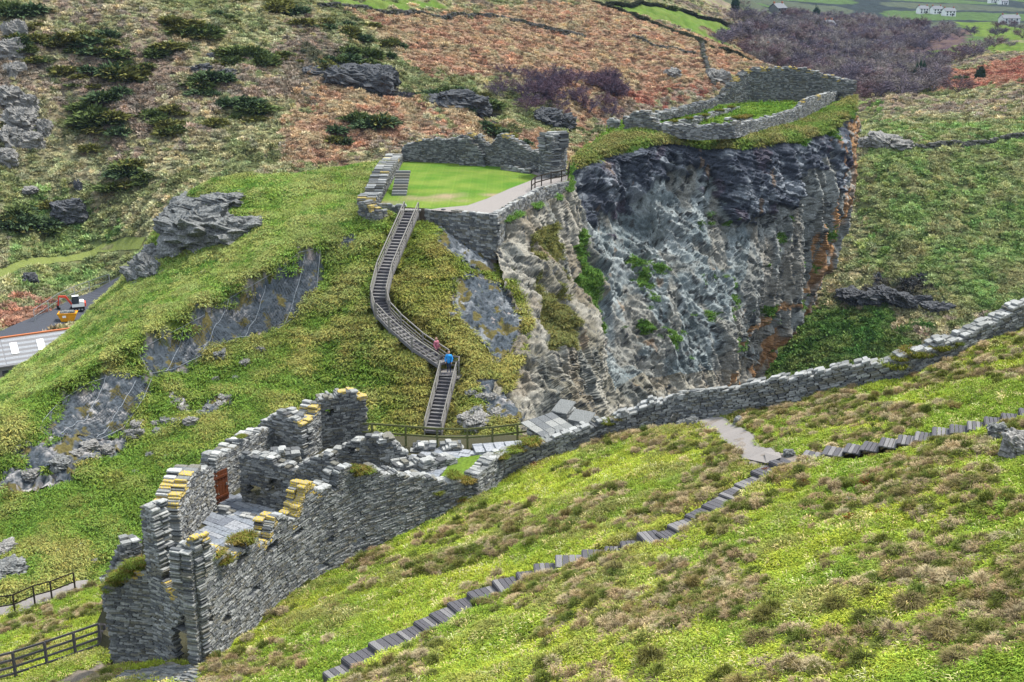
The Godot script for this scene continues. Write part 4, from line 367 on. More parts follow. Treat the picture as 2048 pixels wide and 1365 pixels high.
func tri_mesh(v: PackedVector3Array, c := PackedColorArray()) -> ArrayMesh:
	var n := PackedVector3Array()
	n.resize(v.size())
	for i in range(0, v.size(), 3):
		var q := (v[i + 2] - v[i]).cross(v[i + 1] - v[i]).normalized()
		n[i] = q
		n[i + 1] = q
		n[i + 2] = q
	var a := []
	a.resize(Mesh.ARRAY_MAX)
	a[Mesh.ARRAY_VERTEX] = v
	a[Mesh.ARRAY_NORMAL] = n
	if c.size(): a[Mesh.ARRAY_COLOR] = c
	var m := ArrayMesh.new()
	m.add_surface_from_arrays(Mesh.PRIMITIVE_TRIANGLES, a)
	return m

func quad(v: PackedVector3Array, a: Vector3, b: Vector3, c: Vector3, d: Vector3) -> void:
	v.append_array([a, b, c, a, c, d])

func hexa(v: PackedVector3Array, p: Array) -> void:   # bottom ring 0-3, top ring 4-7
	quad(v, p[0], p[1], p[2], p[3])
	quad(v, p[7], p[6], p[5], p[4])
	for i in 4:
		var j := (i + 1) % 4
		quad(v, p[j], p[i], p[i + 4], p[j + 4])

func tube(v: PackedVector3Array, pts: Array, r0: float, r1 := -1.0, sides := 4) -> void:
	if r1 < 0.0: r1 = r0
	var last := []
	for k in pts.size():
		var d: Vector3 = (pts[mini(k + 1, pts.size() - 1)] - pts[maxi(k - 1, 0)]).normalized()
		var a := d.cross(Vector3.UP)
		a = a.normalized() if a.length() > 0.05 else Vector3.RIGHT
		var b := d.cross(a)
		var r := lerpf(r0, r1, float(k) / maxf(1.0, pts.size() - 1))
		var ring := []
		for s in sides:
			var t := TAU * s / sides
			ring.append(pts[k] + (a * cos(t) + b * sin(t)) * r)
		if k:
			for s in sides:
				var s2 := (s + 1) % sides
				quad(v, last[s], ring[s], ring[s2], last[s2])
		last = ring

func slab_mesh(outline: PackedVector2Array, y: float, depth: float, flare := 0.0) -> ArrayMesh:
	var v := PackedVector3Array()
	var o := outline
	if not Geometry2D.is_polygon_clockwise(o): o.reverse()
	var ids := Geometry2D.triangulate_polygon(o)
	for k in range(0, ids.size(), 3):
		for q in [ids[k], ids[k + 1], ids[k + 2]]: v.append(Vector3(o[q].x, y, o[q].y))
	if depth > 0.0:
		var n := o.size()
		var low := PackedVector2Array()
		for i in n:
			var t := (o[(i + 1) % n] - o[(i + n - 1) % n]).normalized()
			var outw := Vector2(-t.y, t.x)
			if Geometry2D.is_point_in_polygon(o[i] + outw * 0.05, o): outw = -outw
			low.append(o[i] + outw * flare)
		for i in n:
			var j := (i + 1) % n
			quad(v, Vector3(o[i].x, y, o[i].y), Vector3(o[j].x, y, o[j].y), Vector3(low[j].x, y - depth, low[j].y), Vector3(low[i].x, y - depth, low[i].y))
	return tri_mesh(v)

# ---------- shared shapes ----------
func unit_cube(bevel: float, jitter: float, seed_: int) -> ArrayMesh:
	# a unit block whose faces are split in four; edges and corners pulled in, so they catch the light
	var g := RandomNumberGenerator.new()
	g.seed = seed_
	var moved := {}
	var v := PackedVector3Array()
	for f in 6:
		var ax := f / 2
		var sgn := 1.0 if f % 2 == 0 else -1.0
		for i in 2:
			for j in 2:
				var c := []
				for q in [[i, j], [i + 1, j], [i + 1, j + 1], [i, j + 1]]:
					var p := Vector3.ZERO
					p[ax] = sgn
					p[(ax + 1) % 3] = q[0] - 1.0
					p[(ax + 2) % 3] = (q[1] - 1.0)
					if not moved.has(p):
						var e := int(absf(p.x) + absf(p.y) + absf(p.z) + 0.5)
						var s: float = 1.0 - bevel * [0.0, 0.0, 0.45, 1.0][e]
						moved[p] = p * 0.5 * s + Vector3(g.randf_range(-1, 1), g.randf_range(-1, 1), g.randf_range(-1, 1)) * jitter
					c.append(moved[p])
				if sgn > 0: quad(v, c[3], c[2], c[1], c[0])
				else: quad(v, c[0], c[1], c[2], c[3])
	return tri_mesh(v)

func rock_mesh(seed_: int, beds: float) -> ArrayMesh:
	# a bedded lump: a squared ball whose beds step in and out, broken by joints
	var nz := FastNoiseLite.new()
	nz.seed = seed_
	nz.frequency = 0.9
	nz.fractal_octaves = 4
	var cn := FastNoiseLite.new()
	cn.seed = seed_
	cn.noise_type = FastNoiseLite.TYPE_CELLULAR
	cn.cellular_return_type = FastNoiseLite.RETURN_CELL_VALUE
	cn.frequency = 1.0
	var nu := 48
	var nv := 34
	var pts := PackedVector3Array()
	for j in nv + 1:
		for i in nu:
			var la := PI * (float(j) / nv - 0.5)
			var lo := TAU * i / nu
			var p := Vector3(cos(la) * cos(lo), sin(la), cos(la) * sin(lo))
			var q := Vector3(signf(p.x) * pow(absf(p.x), 0.65), signf(p.y) * pow(absf(p.y), 0.7), signf(p.z) * pow(absf(p.z), 0.65))
			var bed := q.y + q.x * 0.3 + nz.get_noise_3dv(q) * 0.1
			var d := 0.95 + 0.3 * nz.get_noise_3dv(q * 1.2) + 0.24 * cn.get_noise_3d(q.x * 1.6, bed * beds * 0.5, q.z * 1.6) + 0.12 * cn.get_noise_3d(q.x * 4.0, bed * beds, q.z * 4.0) + 0.08 * nz.get_noise_3dv(q * 7.0)
			pts.append(q * d)
	var v := PackedVector3Array()
	for j in nv:
		for i in nu:
			var k := (i + 1) % nu
			quad(v, pts[j * nu + i], pts[j * nu + k], pts[(j + 1) * nu + k], pts[(j + 1) * nu + i])
	return tri_mesh(v)

func tuft_mesh(seed_: int, blades: int, height: float, spread: float, lean: float, width: float) -> ArrayMesh:
	var g := RandomNumberGenerator.new()
	g.seed = seed_
	var v := PackedVector3Array()
	for k in blades:
		var a := g.randf() * TAU
		var r := sqrt(g.randf()) * spread
		var b := Vector3(cos(a) * r, -0.04, sin(a) * r)
		var out := Vector3(cos(a), 0, sin(a)).rotated(Vector3.UP, g.randf_range(-0.9, 0.9))
		var h := height * g.randf_range(0.55, 1.1)
		var l := lean * g.randf_range(0.4, 1.2)
		var side := out.cross(Vector3.UP).rotated(Vector3.UP, g.randf_range(-0.8, 0.8)) * width * g.randf_range(0.6, 1.2)
		var mid := b + Vector3.UP * h * 0.75 + out * l * 0.35
		var tip := b + Vector3.UP * h * (1.0 - 0.45 * minf(1.0, l / maxf(height, 0.01))) + out * l
		quad(v, b - side, b + side, mid + side * 0.8, mid - side * 0.8)
		v.append_array([mid - side * 0.8, mid + side * 0.8, tip])
	return tri_mesh(v)

func bush_mesh(seed_: int, leaves: int, size: float, spiky: float) -> ArrayMesh:
	# many small faces through a lumpy dome
	var g := RandomNumberGenerator.new()
	g.seed = seed_
	var nz := FastNoiseLite.new()
	nz.seed = seed_
	nz.frequency = 0.8
	var v := PackedVector3Array()
	for k in leaves:
		var d := Vector3(g.randfn(), absf(g.randfn()) * 0.9, g.randfn()).normalized()
		var r := pow(g.randf(), 0.35) * (0.8 + 0.55 * nz.get_noise_3dv(d * 2.2))
		var p := d * r
		p.y *= 0.75
		var t := (d + Vector3(g.randfn(), g.randfn(), g.randfn()) * (0.8 - spiky * 0.5)).normalized()
		var s := t.cross(Vector3(g.randfn(), g.randfn(), g.randfn())).normalized()
		var w := size * g.randf_range(0.5, 1.1)
		v.append_array([p - s * w * 0.5, p + s * w * 0.5, p + t * w * (1.2 + spiky)])
	return tri_mesh(v)

func make_shapes() -> void:
	cube = unit_cube(0.02, 0.0, 1)
	for k in 8: stones.append(unit_cube(0.12, 0.04, 20 + k))
	for k in 5: rocks.append(rock_mesh(60 + k, 2.6 + k * 0.5))
	tufts.short = [tuft_mesh(1, 26, 0.17, 0.2, 0.14, 0.012), tuft_mesh(2, 26, 0.14, 0.22, 0.17, 0.012), tuft_mesh(3, 22, 0.2, 0.17, 0.12, 0.011)]
	tufts.tussock = [tuft_mesh(4, 230, 0.36, 0.17, 0.2, 0.01), tuft_mesh(5, 210, 0.3, 0.18, 0.24, 0.01), tuft_mesh(6, 240, 0.42, 0.17, 0.19, 0.01)]
	tufts.rough = [tuft_mesh(7, 22, 0.32, 0.3, 0.3, 0.03), tuft_mesh(8, 22, 0.26, 0.34, 0.34, 0.032)]
	tufts.heath = [bush_mesh(9, 110, 0.3, 0.6), tuft_mesh(10, 50, 0.55, 0.6, 0.6, 0.06), tuft_mesh(11, 44, 0.7, 0.5, 0.5, 0.06)]
	tufts.long = [tuft_mesh(14, 40, 0.5, 0.3, 0.6, 0.03), tuft_mesh(15, 40, 0.42, 0.34, 0.66, 0.03)]
	tufts.wall = [tuft_mesh(12, 90, 0.3, 0.3, 0.32, 0.014)]

func make_noise() -> void:
	for q in [[n1, 11, 0.05, 4], [n2, 12, 0.35, 4], [n3, 13, 1.6, 3]]:
		q[0].seed = q[1]
		q[0].frequency = q[2]
		q[0].fractal_octaves = q[3]
	ridge.seed = 14
	ridge.frequency = 0.12
	ridge.fractal_type = FastNoiseLite.FRACTAL_RIDGED
	ridge.fractal_octaves = 4

func make_materials() -> void:
	var fine := noise_tex(0.03, 0.62, 1.0, 5)
	var coarse := noise_tex(0.012, 0.7, 1.0, 5)
	var bump := noise_tex(0.02, 0, 1, 5, 512, true, 6.0)
	var bump2 := noise_tex(0.05, 0, 1, 4, 512, true, 5.0)
	for q in [["hill", 0.5, 0.97], ["crag", 0.35, 0.97], ["far", 0.12, 0.98]]:
		var m := material(q[0], Color.WHITE, q[2], q[1], fine, bump, 0.7)
		m.vertex_color_use_as_albedo = true
	var c := material("cliff", Color.WHITE, 0.85, 0.3, fine, bump, 1.0)
	c.vertex_color_use_as_albedo = true
	var b := material("blade", Color.WHITE, 0.8)
	b.vertex_color_use_as_albedo = true
	b.backlight_enabled = true
	b.backlight = Color(0.25, 0.3, 0.1)
	b.cull_mode = BaseMaterial3D.CULL_DISABLED
	var h := material("plant", Color.WHITE, 0.9)
	h.vertex_color_use_as_albedo = true
	h.cull_mode = BaseMaterial3D.CULL_DISABLED
	var s := material("stone", Color.WHITE, 0.8, 1.3, coarse, bump2, 0.6)
	s.vertex_color_use_as_albedo = true
	for k in STONE_TONES.size():
		var t: Array = STONE_TONES[k]
		material("stone%d" % k, lin(t[0], t[1], t[2]), 0.8, 1.3, coarse, bump2, 0.6)
	var crust := noise_tex(0.03, 0, 1, 5)
	var ramp := Gradient.new()
	ramp.offsets = PackedFloat32Array([0.0, 0.45, 0.52, 0.58, 0.68, 1.0])
	ramp.colors = PackedColorArray([lin(0.10, 0.10, 0.09), lin(0.26, 0.25, 0.22), lin(0.28, 0.17, 0.03), lin(0.42, 0.27, 0.012), lin(0.46, 0.35, 0.02), lin(0.40, 0.36, 0.14)])
	crust.color_ramp = ramp
	material("lichen", Color.WHITE, 0.95, 0.7, crust, bump2, 0.8)
	material("mortar", lin(0.075, 0.07, 0.062), 0.95, 0.8, coarse)
	material("slate", lin(0.22, 0.24, 0.27), 0.4, 0.9, coarse, bump2, 0.3)
	material("slate2", lin(0.17, 0.185, 0.215), 0.35, 0.9, coarse, bump2, 0.3)
	material("slate3", lin(0.29, 0.30, 0.32), 0.45, 0.9, coarse, bump2, 0.3)
	material("timber", lin(0.23, 0.22, 0.22), 0.75, 1.2, noise_tex(0.04, 0.5, 1.0, 4), bump2, 0.5)
	material("timber2", lin(0.11, 0.105, 0.115), 0.7, 1.2, noise_tex(0.04, 0.5, 1.0, 4), bump2, 0.5)
	material("timber3", lin(0.33, 0.31, 0.28), 0.8, 1.2, noise_tex(0.04, 0.5, 1.0, 4), bump2, 0.5)
	material("mossy_timber", lin(0.15, 0.16, 0.07), 0.85, 1.2, fine, bump2, 0.5)
	material("dark_timber", lin(0.06, 0.05, 0.04), 0.8, 1.2, fine, bump2, 0.5)
	material("steel", lin(0.33, 0.35, 0.36), 0.4).metallic = 0.6
	material("gravel", lin(0.34, 0.31, 0.29), 0.95, 1.5, noise_tex(0.12, 0.55, 1.0, 3), bump2, 0.8)
	material("soil", lin(0.075, 0.072, 0.045), 0.95, 0.8, fine, bump2, 0.8)
	material("earth", lin(0.19, 0.15, 0.12), 0.95, 1.0, fine, bump2, 0.8)
	material("asphalt", lin(0.085, 0.09, 0.105), 0.85, 0.8, fine, bump2, 0.4)
	material("door", lin(0.16, 0.05, 0.02), 0.6, 1.5, fine, bump2, 0.4)
	material("turf", lin(0.17, 0.20, 0.06), 0.97, 0.6, coarse, bump2, 0.6)
	material("lawn", Color.WHITE, 0.97, 0.6, coarse, bump2, 0.5).vertex_color_use_as_albedo = true
	material("bark", lin(0.10, 0.085, 0.085), 0.9)
	material("rock_pale", lin(0.40, 0.385, 0.36), 0.85, 0.5, noise_tex(0.02, 0.3, 1.0, 5), bump, 1.0)
	material("rock_grey", lin(0.31, 0.315, 0.305), 0.85, 0.4, noise_tex(0.02, 0.3, 1.0, 5), bump, 1.0)
	material("rock_dark", lin(0.16, 0.165, 0.175), 0.8, 0.4, noise_tex(0.02, 0.3, 1.0, 5), bump, 1.0)
	material("grey_slate", lin(0.24, 0.235, 0.24), 0.7, 0.6, noise_tex(0.06, 0.6, 1.0), bump2, 0.5)
	material("terracotta", lin(0.36, 0.13, 0.06), 0.85)
	material("net", lin(0.055, 0.065, 0.075), 0.6)
	material("cable", lin(0.2, 0.22, 0.24), 0.5)

const STONE_TONES := [[0.19, 0.195, 0.19], [0.26, 0.262, 0.25], [0.14, 0.146, 0.15], [0.33, 0.332, 0.32], [0.18, 0.172, 0.145], [0.11, 0.113, 0.115], [0.23, 0.215, 0.175], [0.42, 0.42, 0.40]]

# ---------- walls of separate stones ----------
func wall_rows(w: Dictionary) -> Dictionary:
	var k: Array = w.k
	var n := k.size() / 4
	var face := []
	var base := PackedFloat32Array()
	var top := PackedFloat32Array()
	var s := PackedFloat32Array()
	for i in n:
		face.append(Vector3(k[i * 4], 0, k[i * 4 + 2]))
		base.append(k[i * 4 + 1])
		top.append(k[i * 4 + 3])
		s.append(0.0 if i == 0 else s[i - 1] + face[i].distance_to(face[i - 1]))
	return {face = face, base = base, top = top, s = s, n = n}

func build_wall(w: Dictionary) -> void:
	var q := wall_rows(w)
	var n: int = q.n
	var total: float = q.s[n - 1]
	var T: float = w.t
	var holes: Array = w.get("hole", [])
	var root := thing(w.n, w.l, w.c, Vector3(q.face[0].x, q.base[0], q.face[0].z), w.get("g", ""))
	root.set_meta("kind", "thing")
	var o := root.position
	var tone: float = w.get("tone", 1.0)
	var follow := w.has("follow")
	# the rubble core, set back behind the stones
	var v := PackedVector3Array()
	for i in n - 1:
		var t: Vector3 = (q.face[i + 1] - q.face[i]).normalized()
		var inw := Vector3(t.z, 0, -t.x)
		var s0: float = q.s[i]
		var s1: float = q.s[i + 1]
		var lo: float = minf(q.base[i], q.base[i + 1]) - 0.6
		var hi: float = minf(q.top[i], q.top[i + 1]) - 0.1
		var spans := [[lo, hi]]
		for hk in holes.size() / 4:
			if (s0 + s1) * 0.5 > holes[hk * 4] - 0.02 and (s0 + s1) * 0.5 < holes[hk * 4 + 1] + 0.02:
				var next := []
				for sp in spans:
					if holes[hk * 4 + 2] > sp[0]: next.append([sp[0], minf(sp[1], holes[hk * 4 + 2])])
					if holes[hk * 4 + 3] < sp[1]: next.append([maxf(sp[0], holes[hk * 4 + 3]), sp[1]])
				spans = next
		for sp in spans:
			if sp[1] - sp[0] < 0.02: continue
			var a: Vector3 = q.face[i] + inw * 0.055 - o
			var b: Vector3 = q.face[i + 1] + inw * 0.055 - o
			var c := b + inw * (T - 0.11)
			var d := a + inw * (T - 0.11)
			var r := []
			for y in [sp[0], sp[1]]:
				for p in [a, b, c, d]: r.append(Vector3(p.x, y, p.z))
			hexa(v, r)
	part("rubble_core", tri_mesh(v), M.mortar, root)
	# stones course by course on both faces
	var course: float = w.get("course", 0.15)
	var sl: float = w.get("s", 0.45)
	var ymin: float = q.base[0]
	var ymax: float = q.top[0]
	for i in n:
		ymin = minf(ymin, q.base[i])
		ymax = maxf(ymax, q.top[i])
	var y := ymin - 0.25
	var yend := ymax
	if follow:
		y = -0.25
		yend = 0.0
		for i in n: yend = maxf(yend, q.top[i] - q.base[i])
	var found := []
	var lichen: Array = w.get("lichen", [])
	while y < yend:
		var ch := course * rng.randf_range(0.65, 1.4)
		for side in 2:
			var s := -rng.randf() * sl
			var idx := 0
			while s < total:
				var len := sl * rng.randf_range(0.45, 1.5)
				var sc := clampf(s + len * 0.5, 0.0, total)
				s += len
				while idx < n - 2 and q.s[idx + 1] < sc: idx += 1
				while idx > 0 and q.s[idx] > sc: idx -= 1
				var f: float = (sc - q.s[idx]) / maxf(1e-4, q.s[idx + 1] - q.s[idx])
				var base: float = lerpf(q.base[idx], q.base[idx + 1], f)
				var top: float = lerpf(q.top[idx], q.top[idx + 1], f)
				if not w.has("neat"): top += n2.get_noise_2d(sc * 2.6 + q.base[0] * 9.0, T) * 0.35
				var yc := y + ch * 0.5 + (base if follow else 0.0)
				if yc > top + 0.03 + rng.randf_range(-0.06, 0.05) or yc < base - 0.3: continue
				if side == 1 and yc < top - 1.6: continue
				var bad := false
				for hk in holes.size() / 4:
					if sc > holes[hk * 4] - 0.08 and sc < holes[hk * 4 + 1] + 0.08 and yc > holes[hk * 4 + 2] and yc < holes[hk * 4 + 3]:
						bad = true
						break
				if bad: continue
				var t: Vector3 = (q.face[idx + 1] - q.face[idx]).normalized()
				var inw := Vector3(t.z, 0, -t.x)
				var last := yc > top - course * 1.2
				var depth := T * rng.randf_range(0.46, 0.56)
				var push := rng.randf_range(-0.025, 0.02)
				var off := depth * 0.5 + push if side == 0 else T - depth * 0.5 - push
				var c: Vector3 = q.face[idx].lerp(q.face[idx + 1], f) + inw * off
				c.y = yc
				var up := Vector3.UP
				if follow: t = (t + Vector3.UP * (q.base[idx + 1] - q.base[idx]) / maxf(0.01, q.s[idx + 1] - q.s[idx])).normalized()
				t = t.rotated(inw, rng.randfn() * 0.035).rotated(up, rng.randfn() * 0.06)
				var zz := t.cross(up).normalized()
				up = zz.cross(t).normalized()
				var sy := ch * rng.randf_range(0.9, 1.06) * (1.15 if last else 1.0)
				var bs := Basis(t * len * 1.0, up * sy, zz * depth)
				var kind := int(absf(n2.get_noise_3d(c.x * 1.3, c.y * 1.3, c.z * 1.3)) * 9.0 + rng.randf() * 4.0) % 6
				if last and rng.randf() < 0.4: kind = 7 if rng.randf() < 0.4 else 3
				if w.has("coping") and last: kind = [3, 1, 0, 3][rng.randi() % 4]
				var yellow := false
				for lk in lichen.size() / 4:
					var d: float = Vector2(c.x - inw.x * off - lichen[lk * 4], c.z - inw.z * off - lichen[lk * 4 + 2]).length() / lichen[lk * 4 + 3]
					d = maxf(d, (top - yc) / (lichen[lk * 4 + 3] * 0.75))
					if d < 1.0 and rng.randf() < 0.8 - d * 0.45: yellow = true
				found.append([Transform3D(bs, c - o), kind, yellow, side == 0, len])
		y += ch * 0.97
	# those that show largest are pieces of their own, the rest one mass
	var big: int = w.get("big", 0)
	var order := range(found.size())
	order.sort_custom(func(a, b): return (found[a][4] + (5.0 if found[a][3] else 0.0)) > (found[b][4] + (5.0 if found[b][3] else 0.0)))
	var xs := []
	var ys := []
	var cs := []
	for r in order.size():
		var e: Array = found[order[r]]
		var kind: int = e[1]
		if r < big:
			part("stone", stones[rng.randi() % 8], M.lichen if e[2] else M["stone%d" % (kind if tone >= 0.9 or kind > 5 else [2, 0, 5, 1, 4, 5][kind])], root, e[0])
		else:
			var t: Array = STONE_TONES[kind]
			var g := rng.randf_range(0.85, 1.15) * tone
			if e[2]:
				ys.append(e[0])
				continue
			xs.append(e[0])
			cs.append(Color(t[0] * g, t[1] * g, t[2] * g))
	if xs.size(): many("stones", stones[int(total) % 8], M.stone, xs, cs, root)
	if ys.size():
		var white := []
		white.resize(ys.size())
		white.fill(Color.WHITE)
		many("lichened_stones", stones[3], M.lichen, ys, white, root)
	# turf growing on the top
	var turf: Array = w.get("turf", [])
	if turf.size():
		var tx := []
		var tc := []
		for k in turf.size() / 4:
			for m in 9:
				var r: float = turf[k * 4 + 3]
				var p := Vector3(turf[k * 4] + rng.randfn() * r * 0.5, turf[k * 4 + 1], turf[k * 4 + 2] + rng.randfn() * r * 0.5 - 0.25)
				tx.append(Transform3D(Basis(Vector3.UP, rng.randf() * TAU).scaled(Vector3.ONE * rng.randf_range(0.7, 1.3) * (r / 0.4)), p - o))
				var g := rng.randf_range(0.7, 1.2)
				tc.append([gray(Color(0.10, 0.11, 0.02), g), gray(Color(0.16, 0.12, 0.035), g), gray(Color(0.12, 0.16, 0.03), g)][rng.randi() % 3])
		many("turf_tuft", tufts.wall[0], M.blade, tx, tc, root)

# ---------- the ground ----------
var hill: Sheet
var crag: Sheet
var back: Sheet
var crag_plate: Plate
var back_plate: Plate
var outline: PackedVector2Array
var step_line := PackedVector2Array()

func hill_plane(x: float, z: float) -> float:
	return 46.4 + 0.33 * x + 0.2 * z + 0.12 * maxf(0.0, -x - 10.0)

func near_line(p: Vector2, l: PackedVector2Array) -> float:
	var best := 1e9
	for i in l.size() - 1:
		best = minf(best, p.distance_squared_to(Geometry2D.get_closest_point_to_segment(p, l[i], l[i + 1])))
	return sqrt(best)

func hill_y(x: float, z: float) -> float:
	var y := hill_plane(x, z) + n2.get_noise_2d(x * 0.8, z * 0.8) * 0.28 + n1.get_noise_2d(x * 1.5, z * 1.5) * 0.3 + n3.get_noise_2d(x * 0.55, z * 0.55) * 0.12
	var p := Vector2(x, z)
	if not Geometry2D.is_point_in_polygon(p, outline):
		var closed := outline.duplicate()
		closed.append(outline[0])
		var d := near_line(p, closed)
		y -= d * 1.1 + minf(d, 0.8) * 0.8
	return y

func crag_y(x: float, z: float) -> float:
	return crag_plate.at(x / 20.0, z / 20.0)

func back_y(x: float, z: float) -> float:
	return back_plate.at(x / -z * 2.0, log(-z))

func gray(c: Color, f: float) -> Color:
	return Color(c.r * f, c.g * f, c.b * f)

func build_hill() -> void:
	outline = points2(HILL_OUTLINE)
	for p in points3(HILL_STEPS): step_line.append(Vector2(p.x, p.z))
	for p in points3(HILL_STEPS_UPPER): step_line.append(Vector2(p.x, p.z))
	var track := PackedVector2Array()
	for p in points3(GRAVEL_TRACK): track.append(Vector2(p.x, p.z))
	var paving := PackedVector2Array()
	for p in points3(GATE_PAVING): paving.append(Vector2(p.x, p.z))
	var gate_track := PackedVector2Array()
	for p in points3(GATE_TRACK): gate_track.append(Vector2(p.x, p.z))
	var nu := 400
	var nv := 320
	hill = Sheet.new(nu, nv)
	var closed := outline.duplicate()
	closed.append(outline[0])
	for j in nv:
		var z := lerpf(-14.0, -84.0, float(j) / (nv - 1))
		for i in nu:
			var half := 0.62 * -z + 6.0
			var x := lerpf(-half, half, float(i) / (nu - 1))
			var p := Vector2(x, z)
			var k := j * nu + i
			var big := n1.get_noise_2d(x * 1.5, z * 1.5)
			var mid := n2.get_noise_2d(x * 0.8, z * 0.8)
			var y := hill_plane(x, z) + mid * 0.28 + big * 0.3 + n3.get_noise_2d(x * 0.55, z * 0.55) * 0.12
			var inside := Geometry2D.is_point_in_polygon(p, outline)
			var wet := n2.get_noise_2d(x * 0.35 + 70.0, z * 0.35)
			var c := Color(0.22, 0.255, 0.032).lerp(Color(0.125, 0.18, 0.024), clampf(0.5 + wet * 1.6, 0.0, 1.0))
			c = c.lerp(Color(0.15, 0.135, 0.05), clampf(mid * 1.5 + big * 1.2 - 0.1, 0.0, 0.7))
			if not inside:
				var d := near_line(p, closed)
				y -= d * 1.1 + minf(d, 0.8) * 0.8
				hill.off[k] = 1 if d < 5.0 else 2
				c = Color(0.09, 0.085, 0.045)
			else:
				var ds := near_line(p, step_line)
				if ds < 0.75:
					y -= 0.16 * smoothstep(0.75, 0.45, ds)
					hill.off[k] = 1
					c = Color(0.06, 0.055, 0.035)
				var dt := near_line(p, track)
				if dt < 0.7 + mid * 0.4:
					hill.off[k] = 1
					c = Color(0.27, 0.235, 0.20)
				elif Geometry2D.is_point_in_polygon(p, paving):
					hill.off[k] = 1
					c = Color(0.12, 0.11, 0.10)
				elif Geometry2D.is_point_in_polygon(p, gate_track):
					hill.off[k] = 1
					c = Color(0.20, 0.17, 0.14)
			hill.pos[k] = Vector3(x, y, z)
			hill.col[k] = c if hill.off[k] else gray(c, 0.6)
	structure("grass_hill", hill.mesh(), M.hill, "steep green grass hill falling away to the castle")

const SPUR := [[-108.0, -0.6], [-104.5, 0.2], [-99.5, 1.6], [-94.5, 0.5], [-89.5, -0.3], [-86.0, 0.0], [-82.0, 0.8], [-78.0, 6.0]]
func spur_x(z: float) -> float:
	if z < -108.0: return 3.0 if z < -112.0 else -0.4
	for i in SPUR.size() - 1:
		if z < SPUR[i + 1][0]: return lerpf(SPUR[i][1], SPUR[i + 1][1], (z - SPUR[i][0]) / (SPUR[i + 1][0] - SPUR[i][0]))
	return 14.0

func in_any(p: Vector2, polys: Array) -> bool:
	for q in polys:
		if Geometry2D.is_point_in_polygon(p, q): return true
	return false

func build_crag() -> void:
	crag_plate = plate(CRAG_POINTS, func(x, z): return Vector2(x / 20.0, z / 20.0))
	var rock := []
	for a in CRAG_ROCK: rock.append(points2(a))
	var stair_pts := points3(STAIR_LINE)
	var brk := points2(BREAK_LINE)
	var stair := PackedVector2Array()
	for p in stair_pts: stair.append(Vector2(p.x, p.z))
	var yard: PackedVector2Array = Geometry2D.offset_polygon(points2(COURTYARD), 0.9)[0]
	var nu := 320
	var nv := 320
	crag = Sheet.new(nu, nv)
	for j in nv:
		var z := lerpf(-58.0, -158.0, float(j) / (nv - 1))
		for i in nu:
			var x := lerpf(-78.0, 14.0, float(i) / (nu - 1))
			var k := j * nu + i
			var y := crag_y(x, z)
			var b := n1.get_noise_2d(x, z)
			var m := n2.get_noise_2d(x * 0.7, z * 0.7)
			var f := n3.get_noise_2d(x, z)
			y += b * 0.6 + m * 0.35 + f * 0.1
			# the ridge breaks off in a rocky step above the nets
			var near := Vector2(x, z)
			var bd := 1e9
			var bp := Vector2.ZERO
			for q in brk.size() - 1:
				var e := Geometry2D.get_closest_point_to_segment(near, brk[q], brk[q + 1])
				if e.distance_to(near) < bd:
					bd = e.distance_to(near)
					bp = e
			var fade := smoothstep(0.0, 4.0, minf(bp.distance_to(brk[0]), bp.distance_to(brk[-1])))
			if z < bp.y: y += 0.9 * fade * exp(-bd / 3.5)
			else: y -= fade * (2.0 * (1.0 - exp(-bd / 0.7)) - 0.9) * exp(-bd / 5.0)
			var warp := Vector2(x + m * 0.9 + f * 0.3, z + f * 0.5)
			var c: Color
			var here := Vector2(x, z)
			for q in stair.size() - 1:
				var e := Geometry2D.get_closest_point_to_segment(here, stair[q], stair[q + 1])
				if e.distance_squared_to(here) < 2.6:
					var tt := stair[q].distance_to(e) / maxf(0.01, stair[q].distance_to(stair[q + 1]))
					y = minf(y, lerpf(stair_pts[q].y, stair_pts[q + 1].y, tt) - 0.45)
					if e.distance_squared_to(here) < 1.0: crag.off[k] = 1
			if Geometry2D.is_point_in_polygon(here, yard):
				y = minf(y, 37.6)
				crag.off[k] = 1
			if in_any(warp, rock):
				y += cells.get_noise_2d(x * 1.1 + m * 0.6, z * 0.7 + x * 0.4) * 0.35 + cells.get_noise_2d(x * 3.0, z * 2.2 + x) * 0.14 - 0.15
				c = Color(0.10, 0.115, 0.125).lerp(Color(0.34, 0.29, 0.27), clampf(n2.get_noise_2d(x * 2.2 + 40.0, z * 2.2) * 2.6 + 0.15 + f * 0.9, 0.0, 1.0))
				if n2.get_noise_2d(x * 2.0, z * 2.0 + 90.0) > 0.32: c = Color(0.09, 0.10, 0.03)
				crag.off[k] = 1
			else:
				# fresh green on the ridge, olive and ochre on the face below
				var top := clampf((-z - 96.0) * 0.06 - (x + 20.0) * 0.05 + b * 0.8, 0.0, 1.0)
				var green := Color(0.115, 0.185, 0.032).lerp(Color(0.20, 0.215, 0.07), clampf(0.5 + m * 1.5, 0.0, 1.0))
				var face := Color(0.08, 0.13, 0.022).lerp(Color(0.175, 0.17, 0.05), clampf(0.4 + m * 1.6 + b * 1.3 + f * 0.4, 0.0, 1.0))
				if x > -10.5: face = face.lerp(Color(0.14, 0.115, 0.03), 0.3)
				c = face.lerp(green, top)
			crag.pos[k] = Vector3(x, y, z)
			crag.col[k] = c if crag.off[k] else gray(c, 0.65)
			if x > spur_x(z): crag.off[k] = 2
	structure("headland_ground", crag.mesh(), M.crag, "grassy crag below the mainland courtyard with bare rock bands")

